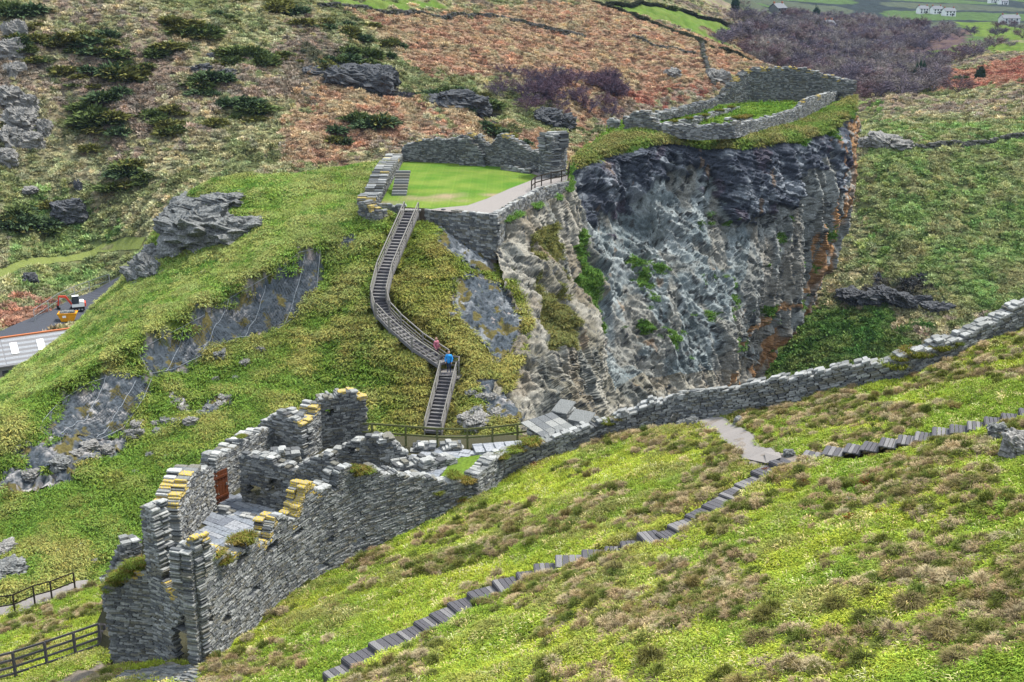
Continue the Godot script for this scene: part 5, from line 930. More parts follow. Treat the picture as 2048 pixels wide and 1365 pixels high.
func build_rock_faces() -> void:
	for k in CRAG_ROCK.size():
		var poly := points2(CRAG_ROCK[k])
		var box := Rect2(poly[0], Vector2.ZERO)
		for p in poly: box = box.expand(p)
		var nu := int(box.size.x / 0.13) + 2
		var nv := int(box.size.y / 0.09) + 2
		var s := Sheet.new(nu, nv)
		for j in nv:
			for i in nu:
				var x := box.position.x + box.size.x * i / (nu - 1)
				var z := box.position.y + box.size.y * j / (nv - 1)
				var w := n2.get_noise_2d(x * 0.9, z * 0.9)
				var f := n3.get_noise_2d(x * 1.3, z * 1.3)
				var id := j * nu + i
				if not Geometry2D.is_point_in_polygon(Vector2(x + w * 0.5 + f * 0.3, z + f * 0.35), poly): s.off[id] = 2
				var y := crag_h(x, z)
				var c1 := cells.get_noise_2d(x * 0.8 + w, z * 1.3 + x * 0.3)
				var c2 := cells.get_noise_2d(x * 2.6 + w, z * 3.4 + x * 0.9)
				s.pos[id] = Vector3(x, y + 0.14 + (c1 * 0.2 + c2 * 0.12 + f * 0.06) * (1.0 if k > 1 else 0.6), z)
				var low := n2.get_noise_2d(x * 0.5 + 9.0, z * 0.8)
				var pale := clampf((0.3 if k > 1 and k != 3 and k != 4 else 0.06) + c2 * 0.35 + f * 0.8 + low * 1.5, 0.0, 1.0)
				s.col[id] = Color(0.09, 0.105, 0.12).lerp([Color(0.40, 0.375, 0.36), Color(0.46, 0.43, 0.41)][k % 2] if k != 3 and k != 4 else Color(0.30, 0.31, 0.32), pale * pale)
				if n2.get_noise_2d(x * 1.2, z * 1.2 + 90.0) > 0.25: s.col[id] = Color(0.14, 0.12, 0.05)
				elif f < -0.32: s.col[id] = Color(0.05, 0.055, 0.06)
		structure("rock_face", s.mesh(), M.cliff, ["rock band under the long net", "rock face under the broad net", "white mottled rock below the broad net", "blue slate patch below the parapet", "blue slate slabs right of the stairs", "thin slanting slab in the grass", "white rock patch above the castle", "pale rock at the foot of the crag", "white rock beside the stairs", "slate patch below the buttress", "bare rock at the foot of the stairs"][k])

const AREA_TONES := {green = [[0.10, 0.165, 0.035], [0.13, 0.175, 0.045]], bracken = [[0.30, 0.18, 0.125], [0.29, 0.225, 0.14]], rust = [[0.24, 0.10, 0.075], [0.28, 0.16, 0.11]], turf = [[0.15, 0.22, 0.07], [0.20, 0.20, 0.095]], deep = [[0.06, 0.12, 0.03], [0.10, 0.13, 0.04]], dark = [[0.045, 0.045, 0.055], [0.08, 0.08, 0.05]], purple = [[0.10, 0.07, 0.085], [0.12, 0.085, 0.07]], pale = [[0.24, 0.17, 0.12], [0.20, 0.15, 0.10]]}

const MOUND_SPOTS := [[108.0, -262.0, 1.8, 12.0, 10.0], [95.0, -292.0, 2.5, 18.0, 10.0], [128.0, -305.0, 3.0, 16.0, 12.0]]
func build_back() -> void:
	back_plate = plate(BACK_POINTS, func(x, z): return Vector2(x / -z * 2.0, log(-z)))
	var areas := []
	for a in GROUND_AREAS: areas.append([a[0], points2(a[1])])
	var cu := 150
	var cv := 130
	var coarse := PackedFloat32Array()
	coarse.resize(cu * cv)
	var l0 := log(138.0)
	var l1 := log(1900.0)
	for j in cv:
		for i in cu:
			coarse[j * cu + i] = back_plate.at(lerpf(-0.8, 0.8, float(i) / (cu - 1)) * 2.0, lerpf(l0, l1, float(j) / (cv - 1)))
	var nu := 520
	var nv := 400
	back = Sheet.new(nu, nv)
	for j in nv:
		var h := exp(lerpf(l0, l1, float(j) / (nv - 1)))
		for i in nu:
			var k := j * nu + i
			var fx := float(i) / (nu - 1) * (cu - 1)
			var fy := float(j) / (nv - 1) * (cv - 1)
			var a := mini(int(fx), cu - 2)
			var b := mini(int(fy), cv - 2)
			fx -= a
			fy -= b
			var y := lerpf(lerpf(coarse[b * cu + a], coarse[b * cu + a + 1], fx), lerpf(coarse[(b + 1) * cu + a], coarse[(b + 1) * cu + a + 1], fx), fy)
			var x := lerpf(-0.8, 0.8, float(i) / (nu - 1)) * h
			var z := -h
			var big := n1.get_noise_2d(x * 0.45, z * 0.45)
			var mid := n1.get_noise_2d(x * 2.2 + 300.0, z * 2.2)
			var fin := n2.get_noise_2d(x * 0.9, z * 0.9)
			var rough := clampf((y - 11.0) * 0.15, 0.0, 1.0) * clampf(500.0 / h, 0.15, 1.0)
			y += (big * 2.0 + mid * 1.1 + fin * 0.35) * rough
			if x > 60.0 and h < 400.0:
				for q in MOUND_SPOTS: y += q[2] * exp(-(pow((x - q[0]) / q[3], 2.0) + pow((z - q[1]) / q[4], 2.0)))
			var p := Vector2(x + mid * 7.0 + fin * 3.0, z + big * 6.0 + fin * 4.0)
			var c := Color(0.23, 0.23, 0.12).lerp(Color(0.33, 0.275, 0.18), clampf(0.5 + mid * 1.6, 0.0, 1.0))
			if big + fin * 0.6 > 0.22: c = c.lerp(Color(0.16, 0.115, 0.11), 0.7)
			elif mid - big > 0.32: c = c.lerp(Color(0.10, 0.13, 0.045), 0.75)
			if h > 560.0:
				# far plain of fields
				var cell := sin(x * 0.021 + z * 0.006) * sin(z * 0.017 - x * 0.004)
				c = Color(0.04, 0.05, 0.05) if absf(cell) < 0.22 else (Color(0.08, 0.125, 0.05) if cell > 0.0 else Color(0.085, 0.10, 0.07))
			var sharp := Vector2(x + fin * 1.5, z + fin * 1.5)
			for q in areas:
				var soft: bool = q[0] != "green"
				if Geometry2D.is_point_in_polygon(p if soft else sharp, q[1]):
					var t: Array = AREA_TONES[q[0]]
					c = Color(t[0][0], t[0][1], t[0][2]).lerp(Color(t[1][0], t[1][1], t[1][2]), clampf(0.5 + mid * 1.4 + fin * 0.7, 0.0, 1.0))
					back.off[k] = 1 if q[0] == "green" else 0
			c = gray(c, (1.0 + fin * 0.45) * (0.85 if back.off[k] == 0 and h < 520.0 else 1.0))
			back.pos[k] = Vector3(x, y, z)
			back.col[k] = c
	structure("valley_ground", back.mesh(), M.far, "heath and bracken hillsides, meadows and far plain around the valley")

func catmull(a: Vector3, b: Vector3, c: Vector3, d: Vector3, t: float) -> Vector3:
	return b.cubic_interpolate(c, a, d, t)

func patch(ctrl: Array, ncol: int, nrow: int, su: int, sv: int) -> Sheet:
	# ctrl holds ncol runs of nrow points; a smooth sheet through all of them
	var nu := (ncol - 1) * su + 1
	var nv := (nrow - 1) * sv + 1
	var lines := []
	for c in ncol:
		var l := PackedVector3Array()
		for j in nv:
			var r := mini(j / sv, nrow - 2)
			var t := float(j - r * sv) / sv
			l.append(catmull(ctrl[c * nrow + maxi(r - 1, 0)], ctrl[c * nrow + r], ctrl[c * nrow + r + 1], ctrl[c * nrow + mini(r + 2, nrow - 1)], t))
		lines.append(l)
	var s := Sheet.new(nu, nv)
	for j in nv:
		for i in nu:
			var c := mini(i / su, ncol - 2)
			var t := float(i - c * su) / su
			s.pos[j * nu + i] = catmull(lines[maxi(c - 1, 0)][j], lines[c][j], lines[c + 1][j], lines[mini(c + 2, ncol - 1)][j], t)
	return s

var cells := FastNoiseLite.new()
var cracks := FastNoiseLite.new()
var VEIN := Curve.new()
var cliff: Sheet
var cliff_top: Sheet

func build_cliff() -> void:
	var su := 44
	var sv := 62
	VEIN.max_value = 12.0
	for q in [[0.0, 9.6], [0.2, 9.5], [0.45, 9.2], [0.6, 8.3], [0.75, 7.4], [1.0, 6.3]]: VEIN.add_point(Vector2(q[0], q[1]))
	cliff = patch(points3(CLIFF_COLUMNS), 13, 7, su, sv)
	cliff.normals()
	var moved := cliff.pos.duplicate()
	for j in cliff.nv:
		for i in cliff.nu:
			var k := j * cliff.nu + i
			var p := cliff.pos[k]
			var u := float(i) / su
			var v := float(j) / sv
			# bedding dips to the right and towards the sea; slabs break along it
			var bed := p.y * 1.0 + p.x * 0.32 - p.z * 0.12
			var steep := p.y * 0.35 + p.x * 0.94 - p.z * 0.3
			var along := p.y * 0.94 - p.x * 0.33
			var joint := n2.get_noise_3d(p.x * 0.55 + p.z * 0.3, p.y * 0.12, p.z * 0.55)
			var ledge := n2.get_noise_3d(p.x * 0.35, bed * 2.0, p.z * 0.35)
			var band := 1.2 + 0.3 * sin(u * 2.1) + ledge * 0.5 + joint * 0.9 + n1.get_noise_3d(p.x, p.y * 0.3, p.z) * 0.8
			var flatbed := smoothstep(band + 0.3, band - 0.3, v) if u > 3.0 else 0.35
			# blocks: cells stretched along the beds, each set forward or back
			var wob := n3.get_noise_3dv(p * 0.4) * 0.5
			var q1 := Vector3(steep * 0.3 + wob, along * 0.11, p.z * 0.2)
			var q2 := Vector3(steep * 0.95 + wob, along * 0.36 + 20.0, p.z * 0.6)
			var r1 := Vector3(p.x * 0.11 + wob, bed * 0.5, p.z * 0.12)
			var r2 := Vector3(p.x * 0.33 + wob, bed * 1.3 + 40.0, p.z * 0.35)
			var s2 := cells.get_noise_3dv(q2)
			var b2 := cells.get_noise_3dv(r2)
			var fine := n3.get_noise_3d(p.x * 0.7, bed * 1.2, p.z * 0.7)
			var edge := clampf(v * 2.5, 0.1, 1.0)
			var column := ridge.get_noise_3d(p.x * 0.9 + p.y * 0.28, p.y * 0.07, p.z * 0.9) - 0.2
			# open joints between the blocks
			var gap := lerpf(smoothstep(-0.98, -0.8, cracks.get_noise_3dv(q2)), smoothstep(-0.98, -0.8, cracks.get_noise_3dv(r2)), flatbed)
			var gap1 := lerpf(smoothstep(-0.99, -0.9, cracks.get_noise_3dv(q1)), smoothstep(-0.99, -0.9, cracks.get_noise_3dv(r1)), flatbed)
			var d := (lerpf(cells.get_noise_3dv(q1) * 0.6 + s2 * 0.16, cells.get_noise_3dv(r1) * 0.6 + b2 * 0.22, flatbed) + joint * 1.2 + column * 2.2 * (1.0 - flatbed * 0.6) + fine * 0.14 - (1.0 - gap) * 0.3 - (1.0 - gap1) * 0.45) * edge
			# the hollow worn under the overhang
			d -= 2.6 * exp(-pow((u - 4.15) / 0.55, 2.0) - pow((v - 1.75) / 0.6, 2.0))
			# the dark top band overhangs the paler rock below it
			var dark := u > 3.05 + joint * 0.4 and u < 9.3 + ledge * 0.8 and v < band
			if u > 3.2 and u < 9.0: d += 1.0 * smoothstep(band + 0.15, band - 0.25, v) * edge - 0.5
			moved[k] = p - cliff.nrm[k] * d
			var t := n2.get_noise_3d(p.x * 0.5 + 50.0, bed * 0.6, p.z * 0.5) + lerpf(s2, b2, flatbed) * 0.22
			var t2 := n3.get_noise_3d(p.x * 0.8, p.y * 0.35 + 30.0, p.z * 0.8)
			var strata := n3.get_noise_3d(p.x * 0.25, bed * 2.4, p.z * 0.25) if flatbed > 0.4 else n3.get_noise_3d(steep * 2.0, along * 0.3, p.z * 0.8)
			var c := Color(0.15, 0.18, 0.187).lerp(Color(0.33, 0.36, 0.355), clampf(0.5 + t * 1.3 + t2 * 0.3 + strata * 0.35, 0.0, 1.0))
			if u < 3.0 or v > 4.6: c = Color(0.20, 0.185, 0.145).lerp(Color(0.36, 0.34, 0.29), clampf(0.45 + t * 1.5 + t2 * 0.8, 0.0, 1.0))
			var stain := n2.get_noise_3d(p.x * 0.5 + 11.0, p.y * 0.07, p.z * 0.5)
			if stain > 0.05: c = c.lerp(Color(0.25, 0.20, 0.14), clampf((stain - 0.08) * 2.5, 0.0, 0.45))
			elif stain < -0.22: c = c.lerp(Color(0.11, 0.125, 0.125), 0.6)
			if u > 6.6 and not dark: c = c.lerp(Color(0.27, 0.235, 0.19), 0.35)
			if t2 < -0.3: c = Color(0.08, 0.085, 0.085)
			if dark:
				c = Color(0.072, 0.082, 0.10).lerp(Color(0.27, 0.29, 0.315), clampf(t * 1.8 + t2 * 1.2 + strata * 0.5 - 0.05, 0.0, 1.0))
				if n1.get_noise_2d(p.x * 3.0, p.y * 3.0) > 0.3: c = c.lerp(Color(0.12, 0.08, 0.095), 0.35)
			# the rusty vein that runs down and to the left from the far corner
			var vein := absf(u - VEIN.sample(v / 6.0) - t * 0.35 - strata * 0.15)
			var streak := n2.get_noise_3d(p.x * 0.9, p.y * 0.12, p.z * 0.9 + 33.0)
			if u > 7.4 and u < 10.8 and streak + 0.25 * (u - 9.0) - absf(u - 9.3) * 0.18 > 0.02 and v > 0.3: c = c.lerp(Color(0.36, 0.19, 0.085), clampf(streak * 2.0 + 0.35, 0.0, 0.9))
			elif vein < 0.13 + t2 * 0.12: c = c.lerp(Color(0.42, 0.225, 0.10), 0.8)
			elif streak > 0.5: c = c.lerp(Color(0.26, 0.17, 0.10), 0.5)
			cliff.col[k] = c
			# grass clings to ledges: the chute left of the face and scattered tufts
			var chute := absf(u - 2.55 - 0.1 * (v - 2.0)) < 0.3 + t * 0.25 and v > 1.3 and v < 3.0
			var spot := n1.get_noise_3d(p.x * 3.5, p.y * 3.5, p.z * 3.5) + t2 * 0.35 > 0.45 and v > 1.5 and v < 4.4 and u > 3.6
			var brow := v < 0.1 + t * 0.35 and u < 11.0
			var crest := u > 0.75 and u < 1.5 and v > 0.5 and v < 3.2 and t > -0.05
			if chute or spot or brow or crest:
				cliff.col[k] = Color(0.075, 0.14, 0.03) if not crest else Color(0.13, 0.13, 0.045)
				cliff.off[k] = 1
	cliff.pos = moved
	structure("cliff_face", cliff.mesh(), M.cliff, "towering slate cliff with dark overhanging top band and rusty streaks")
	# the turf on top
	var rows := points3(CLIFF_TOP_ROWS)
	var ctrl := []
	for c in 8:
		for r in 6: ctrl.append(rows[r * 8 + c])
	cliff_top = patch(ctrl, 8, 6, 22, 22)
	for k in cliff_top.pos.size():
		var p := cliff_top.pos[k]
		var v := float(k / cliff_top.nu) / 22.0
		var b := n2.get_noise_2d(p.x * 0.6, p.z * 0.6)
		cliff_top.pos[k] = p + Vector3(0, b * 0.3 + n3.get_noise_2d(p.x * 0.5, p.z * 0.5) * 0.2 - (0.5 if v < 0.05 else 0.0), 0)
		var rough := v < 1.1
		cliff_top.col[k] = Color(0.075, 0.15, 0.022).lerp(Color(0.11, 0.16, 0.03), clampf(0.5 + b, 0, 1)) if not rough else Color(0.09, 0.135, 0.03).lerp(Color(0.15, 0.14, 0.05), clampf(0.4 + b * 1.8, 0, 1))
	structure("cliff_top_ground", cliff_top.mesh(), M.crag, "turf on top of the cliff inside and around the enclosure")

func on_sheet(s: Sheet, fu: float, fv: float) -> Vector3:
	var a := mini(int(fu), s.nu - 2)
	var b := mini(int(fv), s.nv - 2)
	var k := b * s.nu + a
	return s.pos[k].lerp(s.pos[k + 1], fu - a).lerp(s.pos[k + s.nu].lerp(s.pos[k + s.nu + 1], fu - a), fv - b)

func seen(p: Vector3, margin := 0.12) -> bool:
	var d := p - eye
	var f := -d.z * 0.9553 - d.y * 0.2957
	if f < 5.0: return false
	var y := (d.y * 0.9553 - d.z * 0.2957) / f
	return absf(d.x) / f < 0.427 + margin and absf(y) < 0.2844 + margin

func tint(c: Color, amount: float, shift: float) -> Color:
	var g := rng.randf_range(1.0 - amount, 1.0 + amount)
	var h := rng.randf_range(-shift, shift)
	return Color(c.r * g * (1.0 + h), c.g * g, c.b * g * (1.0 - h * 0.5))

func scatter(s: Sheet, count: int, meshes: Array, called: String, label: String, category: String, scale: Vector2, pick: Callable, tone: Callable) -> void:
	var xs := []
	var cs := []
	for m in meshes.size():
		xs.append([])
		cs.append([])
	for n in count:
		var fu := rng.randf() * (s.nu - 1.001)
		var fv := rng.randf() * (s.nv - 1.001)
		var k := int(fv) * s.nu + int(fu)
		if s.off[k] == 2: continue
		var p := on_sheet(s, fu, fv)
		if not seen(p): continue
		if not pick.call(p, k): continue
		var m := rng.randi() % meshes.size()
		var sc := rng.randf_range(scale.x, scale.y)
		var up := (Vector3.UP * 1.5 + s.nrm[k] * signf(s.nrm[k].y + 1e-6)).normalized()
		var b := Basis(Quaternion(Vector3.UP, up)) * Basis(Vector3.UP, rng.randf() * TAU)
		xs[m].append(Transform3D(b.scaled(Vector3(sc, sc * rng.randf_range(0.75, 1.2), sc)), p))
		cs[m].append(tone.call(p, k))
	for m in meshes.size():
		if xs[m].size():
			var o := many(called, meshes[m], M.blade, xs[m], cs[m])
			tag(o, label, category, label if meshes.size() > 1 else "", "stuff")
			print(called, " ", xs[m].size())

func grow() -> void:
	var lanes := PackedVector2Array()
	var green_lane := PackedVector2Array()
	for p in points3(VALLEY_ROAD): lanes.append(Vector2(p.x, p.z))
	for p in points3(GREEN_TERRACE_PATH): green_lane.append(Vector2(p.x, p.z))
	scatter(hill, 330000, tufts.short, "grass", "short bright green grass covering the near hill", "grass", Vector2(0.8, 1.5), func(_p, k): return hill.off[k] == 0,
		func(p, k):
			var c: Color = hill.col[k]
			if rng.randf() < 0.08: c = Color(0.22, 0.19, 0.09)
			return tint(gray(c, 2.1), 0.5, 0.14))
	scatter(hill, 130000, tufts.tussock, "tussock_grass", "tan and brown tussocks dotted over the near hill", "grass", Vector2(0.45, 1.1),
		func(p, k): return hill.off[k] == 0 and n2.get_noise_2d(p.x * 0.55 + 20.0, p.z * 0.55) + 0.5 * n1.get_noise_2d(p.x * 2.0, p.z * 2.0) > rng.randf_range(-0.1, 0.65) - clampf((p.x - 5.0) * 0.02, -0.1, 0.15),
		func(_p, _k): return tint([Color(0.25, 0.185, 0.105), Color(0.17, 0.14, 0.055), Color(0.33, 0.26, 0.15), Color(0.11, 0.12, 0.03), Color(0.09, 0.11, 0.025)][rng.randi() % 5], 0.2, 0.08))
	scatter(crag, 190000, tufts.rough, "rough_grass", "rough olive and green grass on the crag", "grass", Vector2(0.7, 1.5), func(p, k): return crag.off[k] == 0 and p.z > -150.0,
		func(_p, k): return tint(gray(crag.col[k], 2.0), 0.5, 0.15))
	scatter(crag, 60000, tufts.long, "windswept_grass", "long windswept grass in pale and dark swathes on the ridge", "grass", Vector2(0.55, 1.05), func(p, k): return crag.off[k] == 0 and p.z > -150.0 and p.z < -90.0 and (-p.z - 96.0) * 0.06 - (p.x + 20.0) * 0.05 > 0.5 and n2.get_noise_2d(p.x * 0.3 + p.z * 0.5, p.z * 0.25 - p.x * 0.2) > rng.randf_range(-0.4, 0.4),
		func(p, _k): return tint(Color(0.085, 0.165, 0.03) if n2.get_noise_2d(p.x * 0.35 + p.z * 0.6, p.z * 0.3 - p.x * 0.2 + 50.0) > 0.08 else Color(0.22, 0.26, 0.075), 0.3, 0.1))
	scatter(back, 620000, tufts.heath, "heath_cover", "heather, bracken and rough grass covering the far hillsides", "heath", Vector2(0.38, 1.0), func(p, k): return back.off[k] == 0 and (p.x > -20.0 or p.z < -215.0 or (near_line(Vector2(p.x, p.z), lanes) > 3.2 and near_line(Vector2(p.x, p.z), green_lane) > 1.2)) and p.z > -520.0 and p.z < -150.0,
		func(_p, k): return tint(gray(back.col[k], 1.5), 0.45, 0.12))
	scatter(cliff_top, 42000, tufts.rough, "cliff_top_grass", "turf fringe on the cliff top", "grass", Vector2(0.9, 2.2), func(_p, k): return (k / cliff_top.nu < 26 and rng.randf() < 0.6) or rng.randf() < 0.1,
		func(_p, k): return tint(gray(cliff_top.col[k], 1.2), 0.3, 0.15))
	scatter(cliff, 60000, tufts.rough, "ledge_grass", "green tufts clinging to ledges of the cliff", "grass", Vector2(0.6, 1.2), func(_p, k): return cliff.off[k] == 1,
		func(_p, k): return tint(gray(cliff.col[k], 1.1), 0.35, 0.15))

# ---------- floors, paths and steps ----------
func paving(parent: Node3D, outline_: PackedVector2Array, y: float, size: Vector2, turn: float, mats: Array, limit := 300) -> void:
	var c := Vector2.ZERO
	for p in outline_: c += p
	c /= outline_.size()
	var ux := Vector2(cos(turn), sin(turn))
	var uy := Vector2(-ux.y, ux.x)
	var found := []
	var b := -16.0
	while b < 16.0:
		var dz := size.y * rng.randf_range(0.75, 1.3)
		var a := -16.0 - rng.randf() * size.x
		while a < 16.0:
			var dx := size.x * rng.randf_range(0.6, 1.5)
			var p := c + ux * (a + dx * 0.5) + uy * (b + dz * 0.5)
			a += dx
			if not Geometry2D.is_point_in_polygon(p, outline_): continue
			var x := Vector3(ux.x, 0, ux.y) * dx * 0.975
			var z := Vector3(uy.x, 0, uy.y) * dz * 0.97
			found.append(Transform3D(Basis(x, Vector3.UP * 0.09, z).rotated(Vector3.RIGHT, 0.0), Vector3(p.x, y + rng.randf_range(-0.018, 0.012), p.y) - parent.position))
		b += dz
	var rest := []
	var cs := []
	for k in found.size():
		if k < limit: part("paving_slab", stones_flat[rng.randi() % 3], M[mats[rng.randi() % mats.size()]], parent, found[k])
		else:
			rest.append(found[k])
			var g := rng.randf_range(0.10, 0.2)
			cs.append(Color(g, g * 1.04, g * 1.12))
	if rest.size(): many("paving_slabs", stones_flat[0], M.stone, rest, cs, parent)

var stones_flat: Array[ArrayMesh] = []

func sheet_on(called: String, outline_: PackedVector2Array, y: float, m: Material, label: String) -> void:
	structure(called, slab_mesh(outline_, y, 0.0), m, label)

func ribbon(line: Array, w: float, lift: float, yfn: Callable) -> ArrayMesh:
	var v := PackedVector3Array()
	var rows := []
	for k in line.size() - 1:
		var n := int(line[k].distance_to(line[k + 1]) / 0.8) + 1
		for s in n + (1 if k == line.size() - 2 else 0):
			var p: Vector3 = line[k].lerp(line[k + 1], float(s) / n)
			var d: Vector3 = (line[k + 1] - line[k]).normalized()
			var side := Vector3(-d.z, 0, d.x).normalized() * w * 0.5
			var a := p - side
			var b := p + side
			a.y = yfn.call(a.x, a.z) + lift
			b.y = yfn.call(b.x, b.z) + lift
			rows.append([a, b])
	for k in rows.size() - 1: quad(v, rows[k][0], rows[k + 1][0], rows[k + 1][1], rows[k][1])
	return tri_mesh(v)

func colour_patch(outline_: PackedVector2Array, y: float, step: float, tone: Callable) -> ArrayMesh:
	# a level sheet cut to an outline, with ground colours
	var box := Rect2(outline_[0], Vector2.ZERO)
	for p in outline_: box = box.expand(p)
	var v := PackedVector3Array()
	var c := PackedColorArray()
	var nx := int(box.size.x / step)
	var nz := int(box.size.y / step)
	for j in nz:
		for i in nx:
			var cell := PackedVector2Array()
			for q in [[0, 0], [1, 0], [1, 1], [0, 1]]: cell.append(box.position + Vector2(i + q[0], j + q[1]) * step)
			for poly in Geometry2D.intersect_polygons(cell, outline_):
				for k in range(1, poly.size() - 1):
					for q in [poly[0], poly[k + 1], poly[k]]:
						v.append(Vector3(q.x, y + n3.get_noise_2d(q.x, q.y) * 0.02, q.y))
						c.append(tone.call(q))
	return tri_mesh(v, c)

func build_floors() -> void:
	for k in 3: stones_flat.append(unit_cube(0.05, 0.012, 80 + k))
	structure("castle_terrace_ground", slab_mesh(points2(CASTLE_TERRACE), 33.42, 14.0, 7.0), M.soil, "rocky terrace that carries the castle ruins")
	var o := thing("slate_floor", "blue grey slate paved floor of the ruined hall", "floor", Vector3(-12.0, 33.4, -54.0))
	o.set_meta("kind", "structure")
	paving(o, points2(SLATE_FLOOR), 33.46, Vector2(0.8, 0.42), 0.62, ["slate", "slate", "slate2", "slate3"])
	o = thing("lower_floor", "grey slate floor glimpsed through the notch of the curtain wall", "floor", Vector3(-13.0, 33.4, -50.0))
	o.set_meta("kind", "structure")
	paving(o, points2(LOWER_FLOOR), 33.46, Vector2(0.7, 0.4), 0.5, ["slate", "slate2"], 120)
	o = thing("castle_path", "pale slate flagged path winding past the wall footings", "path", Vector3(-4.0, 33.4, -63.0))
	o.set_meta("kind", "structure")
	paving(o, points2(CASTLE_PATH), 33.46, Vector2(0.7, 0.45), 0.3, ["slate3", "slate", "slate3"])
	for k in 5:
		block("step", Vector3(-1.9 + k * 0.62, 33.55 + k * 0.1, -64.3 + k * 0.12) - o.position, Vector3(0.6, 0.2, 1.3), 0.2, M.slate3, o)
	structure("castle_lawn", colour_patch(points2(CASTLE_LAWN), 33.5, 0.5, func(q): return Color(0.13, 0.19, 0.03).lerp(Color(0.09, 0.15, 0.03), clampf(0.5 + n3.get_noise_2d(q.x, q.y), 0.0, 1.0))), M.lawn, "small bright lawn beside the flagged path")
	# mainland courtyard
	structure("courtyard_ground", slab_mesh(points2(COURTYARD), 38.66, 5.0, 0.3), M.earth, "level ground under the courtyard")
	var bare := points3(BARE_PATCHES)
	structure("courtyard_lawn", colour_patch(points2(COURTYARD), 38.7, 0.4, func(q):
		var w := n2.get_noise_2d(q.x * 0.5, q.y * 0.5)
		var stripe := n1.get_noise_2d(q.x * 0.6, q.y * 5.0)
		var c := Color(0.085, 0.175, 0.028).lerp(Color(0.16, 0.22, 0.045), clampf(0.5 + w * 1.1 + stripe * 0.25, 0, 1))
		for b in bare:
			var d: float = Vector2(b.x, b.y).distance_to(q) / b.z + w * 0.9
			if d < 1.0: c = c.lerp(Color(0.27, 0.22, 0.13), (1.0 - d) * 0.9)
		return c), M.lawn, "mown lawn inside the ruined courtyard")
	sheet_on("gravel_path", points2(GRAVEL_PATH), 38.745, M.gravel, "pale gravel path curving round the courtyard lawn")

func build_hill_steps() -> void:
	for set_ in [[HILL_STEPS, "weathered timber steps crossing the near grass slope", "wooden_steps"], [HILL_STEPS_UPPER, "weathered timber steps climbing away beside the boulders", "wooden_steps"]]:
		var pts := points3(set_[0])
		var o := thing(set_[2], set_[1], "steps", pts[0], "timber steps on the hill")
		for k in pts.size() - 1:
			var p: Vector3 = pts[k]
			var d: Vector3 = (pts[k + 1] - p)
			var flat := Vector3(d.x, 0, d.z)
			var run := maxf(flat.length(), 0.55)
			var ahead: Vector3 = pts[mini(k + 3, pts.size() - 1)] - pts[maxi(k - 2, 0)]
			var x := Vector3(ahead.x, 0, ahead.z).normalized()
			var side := x.cross(Vector3.UP).normalized()
			var w := 0.98
			var y0 := maxf(p.y, pts[k + 1].y) - 0.07
			# five planks make a tread, one board the riser
			for b in 4:
				var c := p + x * (run * (b + 0.5) / 4.0)
				c.y = y0 + rng.randf_range(-0.006, 0.006)
				part("tread_plank", cube, M[["timber", "timber2", "timber2"][rng.randi() % 3]], o, Transform3D(Basis(x * (run / 4.0 - 0.02), Vector3.UP * 0.06, side * w * rng.randf_range(0.97, 1.03)), c - o.position))
			var rc := p + x * 0.0
			rc.y = y0 - 0.12
			part("riser", cube, M.timber2, o, Transform3D(Basis(x * 0.05, Vector3.UP * 0.24, side * w), rc - o.position))
	# gravel track joining them
	structure("gravel_track", ribbon(points3(GRAVEL_TRACK), 1.15, 0.07, hill_y), M.gravel, "pinkish gravel track from the steps to the boundary wall")
	# slates set on edge before the gate
	var pv := PackedVector2Array()
	for p in points3(GATE_PAVING): pv.append(Vector2(p.x, p.z))
	var g := thing("gate_paving", "edge set slate paving before the castle gateway", "paving", Vector3(pv[0].x, hill_y(pv[0].x, pv[0].y), pv[0].y))
	g.set_meta("kind", "structure")
	var n := 0
	var xs := []
	var cs := []
	var pb := Rect2(pv[0], Vector2.ZERO)
	for p in pv: pb = pb.expand(p)
	for j in int(pb.size.y / 0.11) + 1:
		for i in int(pb.size.x / 0.3) + 1:
			var x := pb.position.x + i * 0.3 + (j % 2) * 0.14 + rng.randf_range(-0.03, 0.03)
			var z := pb.position.y + j * 0.11
			if not Geometry2D.is_point_in_polygon(Vector2(x, z), pv): continue
			var t := Transform3D(Basis(Vector3.UP, 0.5).scaled(Vector3(0.3, 0.14, 0.1)) , Vector3(x, hill_y(x, z) + 0.03, z) - g.position)
			n += 1
			if n <= 280: part("paving_stone", stones[rng.randi() % 8], M[["stone0", "stone6", "stone1", "stone2"][rng.randi() % 4]], g, t)
			else:
				xs.append(t)
				var v := rng.randf_range(0.14, 0.3)
				cs.append(Color(v, v * 0.95, v * 0.9))
	if xs.size(): many("paving_stones", stones[2], M.stone, xs, cs, g)

func rail_fence(called: String, label: String, category: String, pts: Array, height: float, rails: Array, post: float, m: Material, bury := 0.3) -> Node3D:
	var o := thing(called, label, category, pts[0])
	for p in pts: beam("post", p - o.position - Vector3.UP * bury, p - o.position + Vector3.UP * height, post, post, m, o)
	for r in rails:
		for k in pts.size() - 1:
			beam("rail", pts[k] - o.position + Vector3.UP * height * r, pts[k + 1] - o.position + Vector3.UP * height * r, post * 0.5, post * 0.9, m, o)
	return o

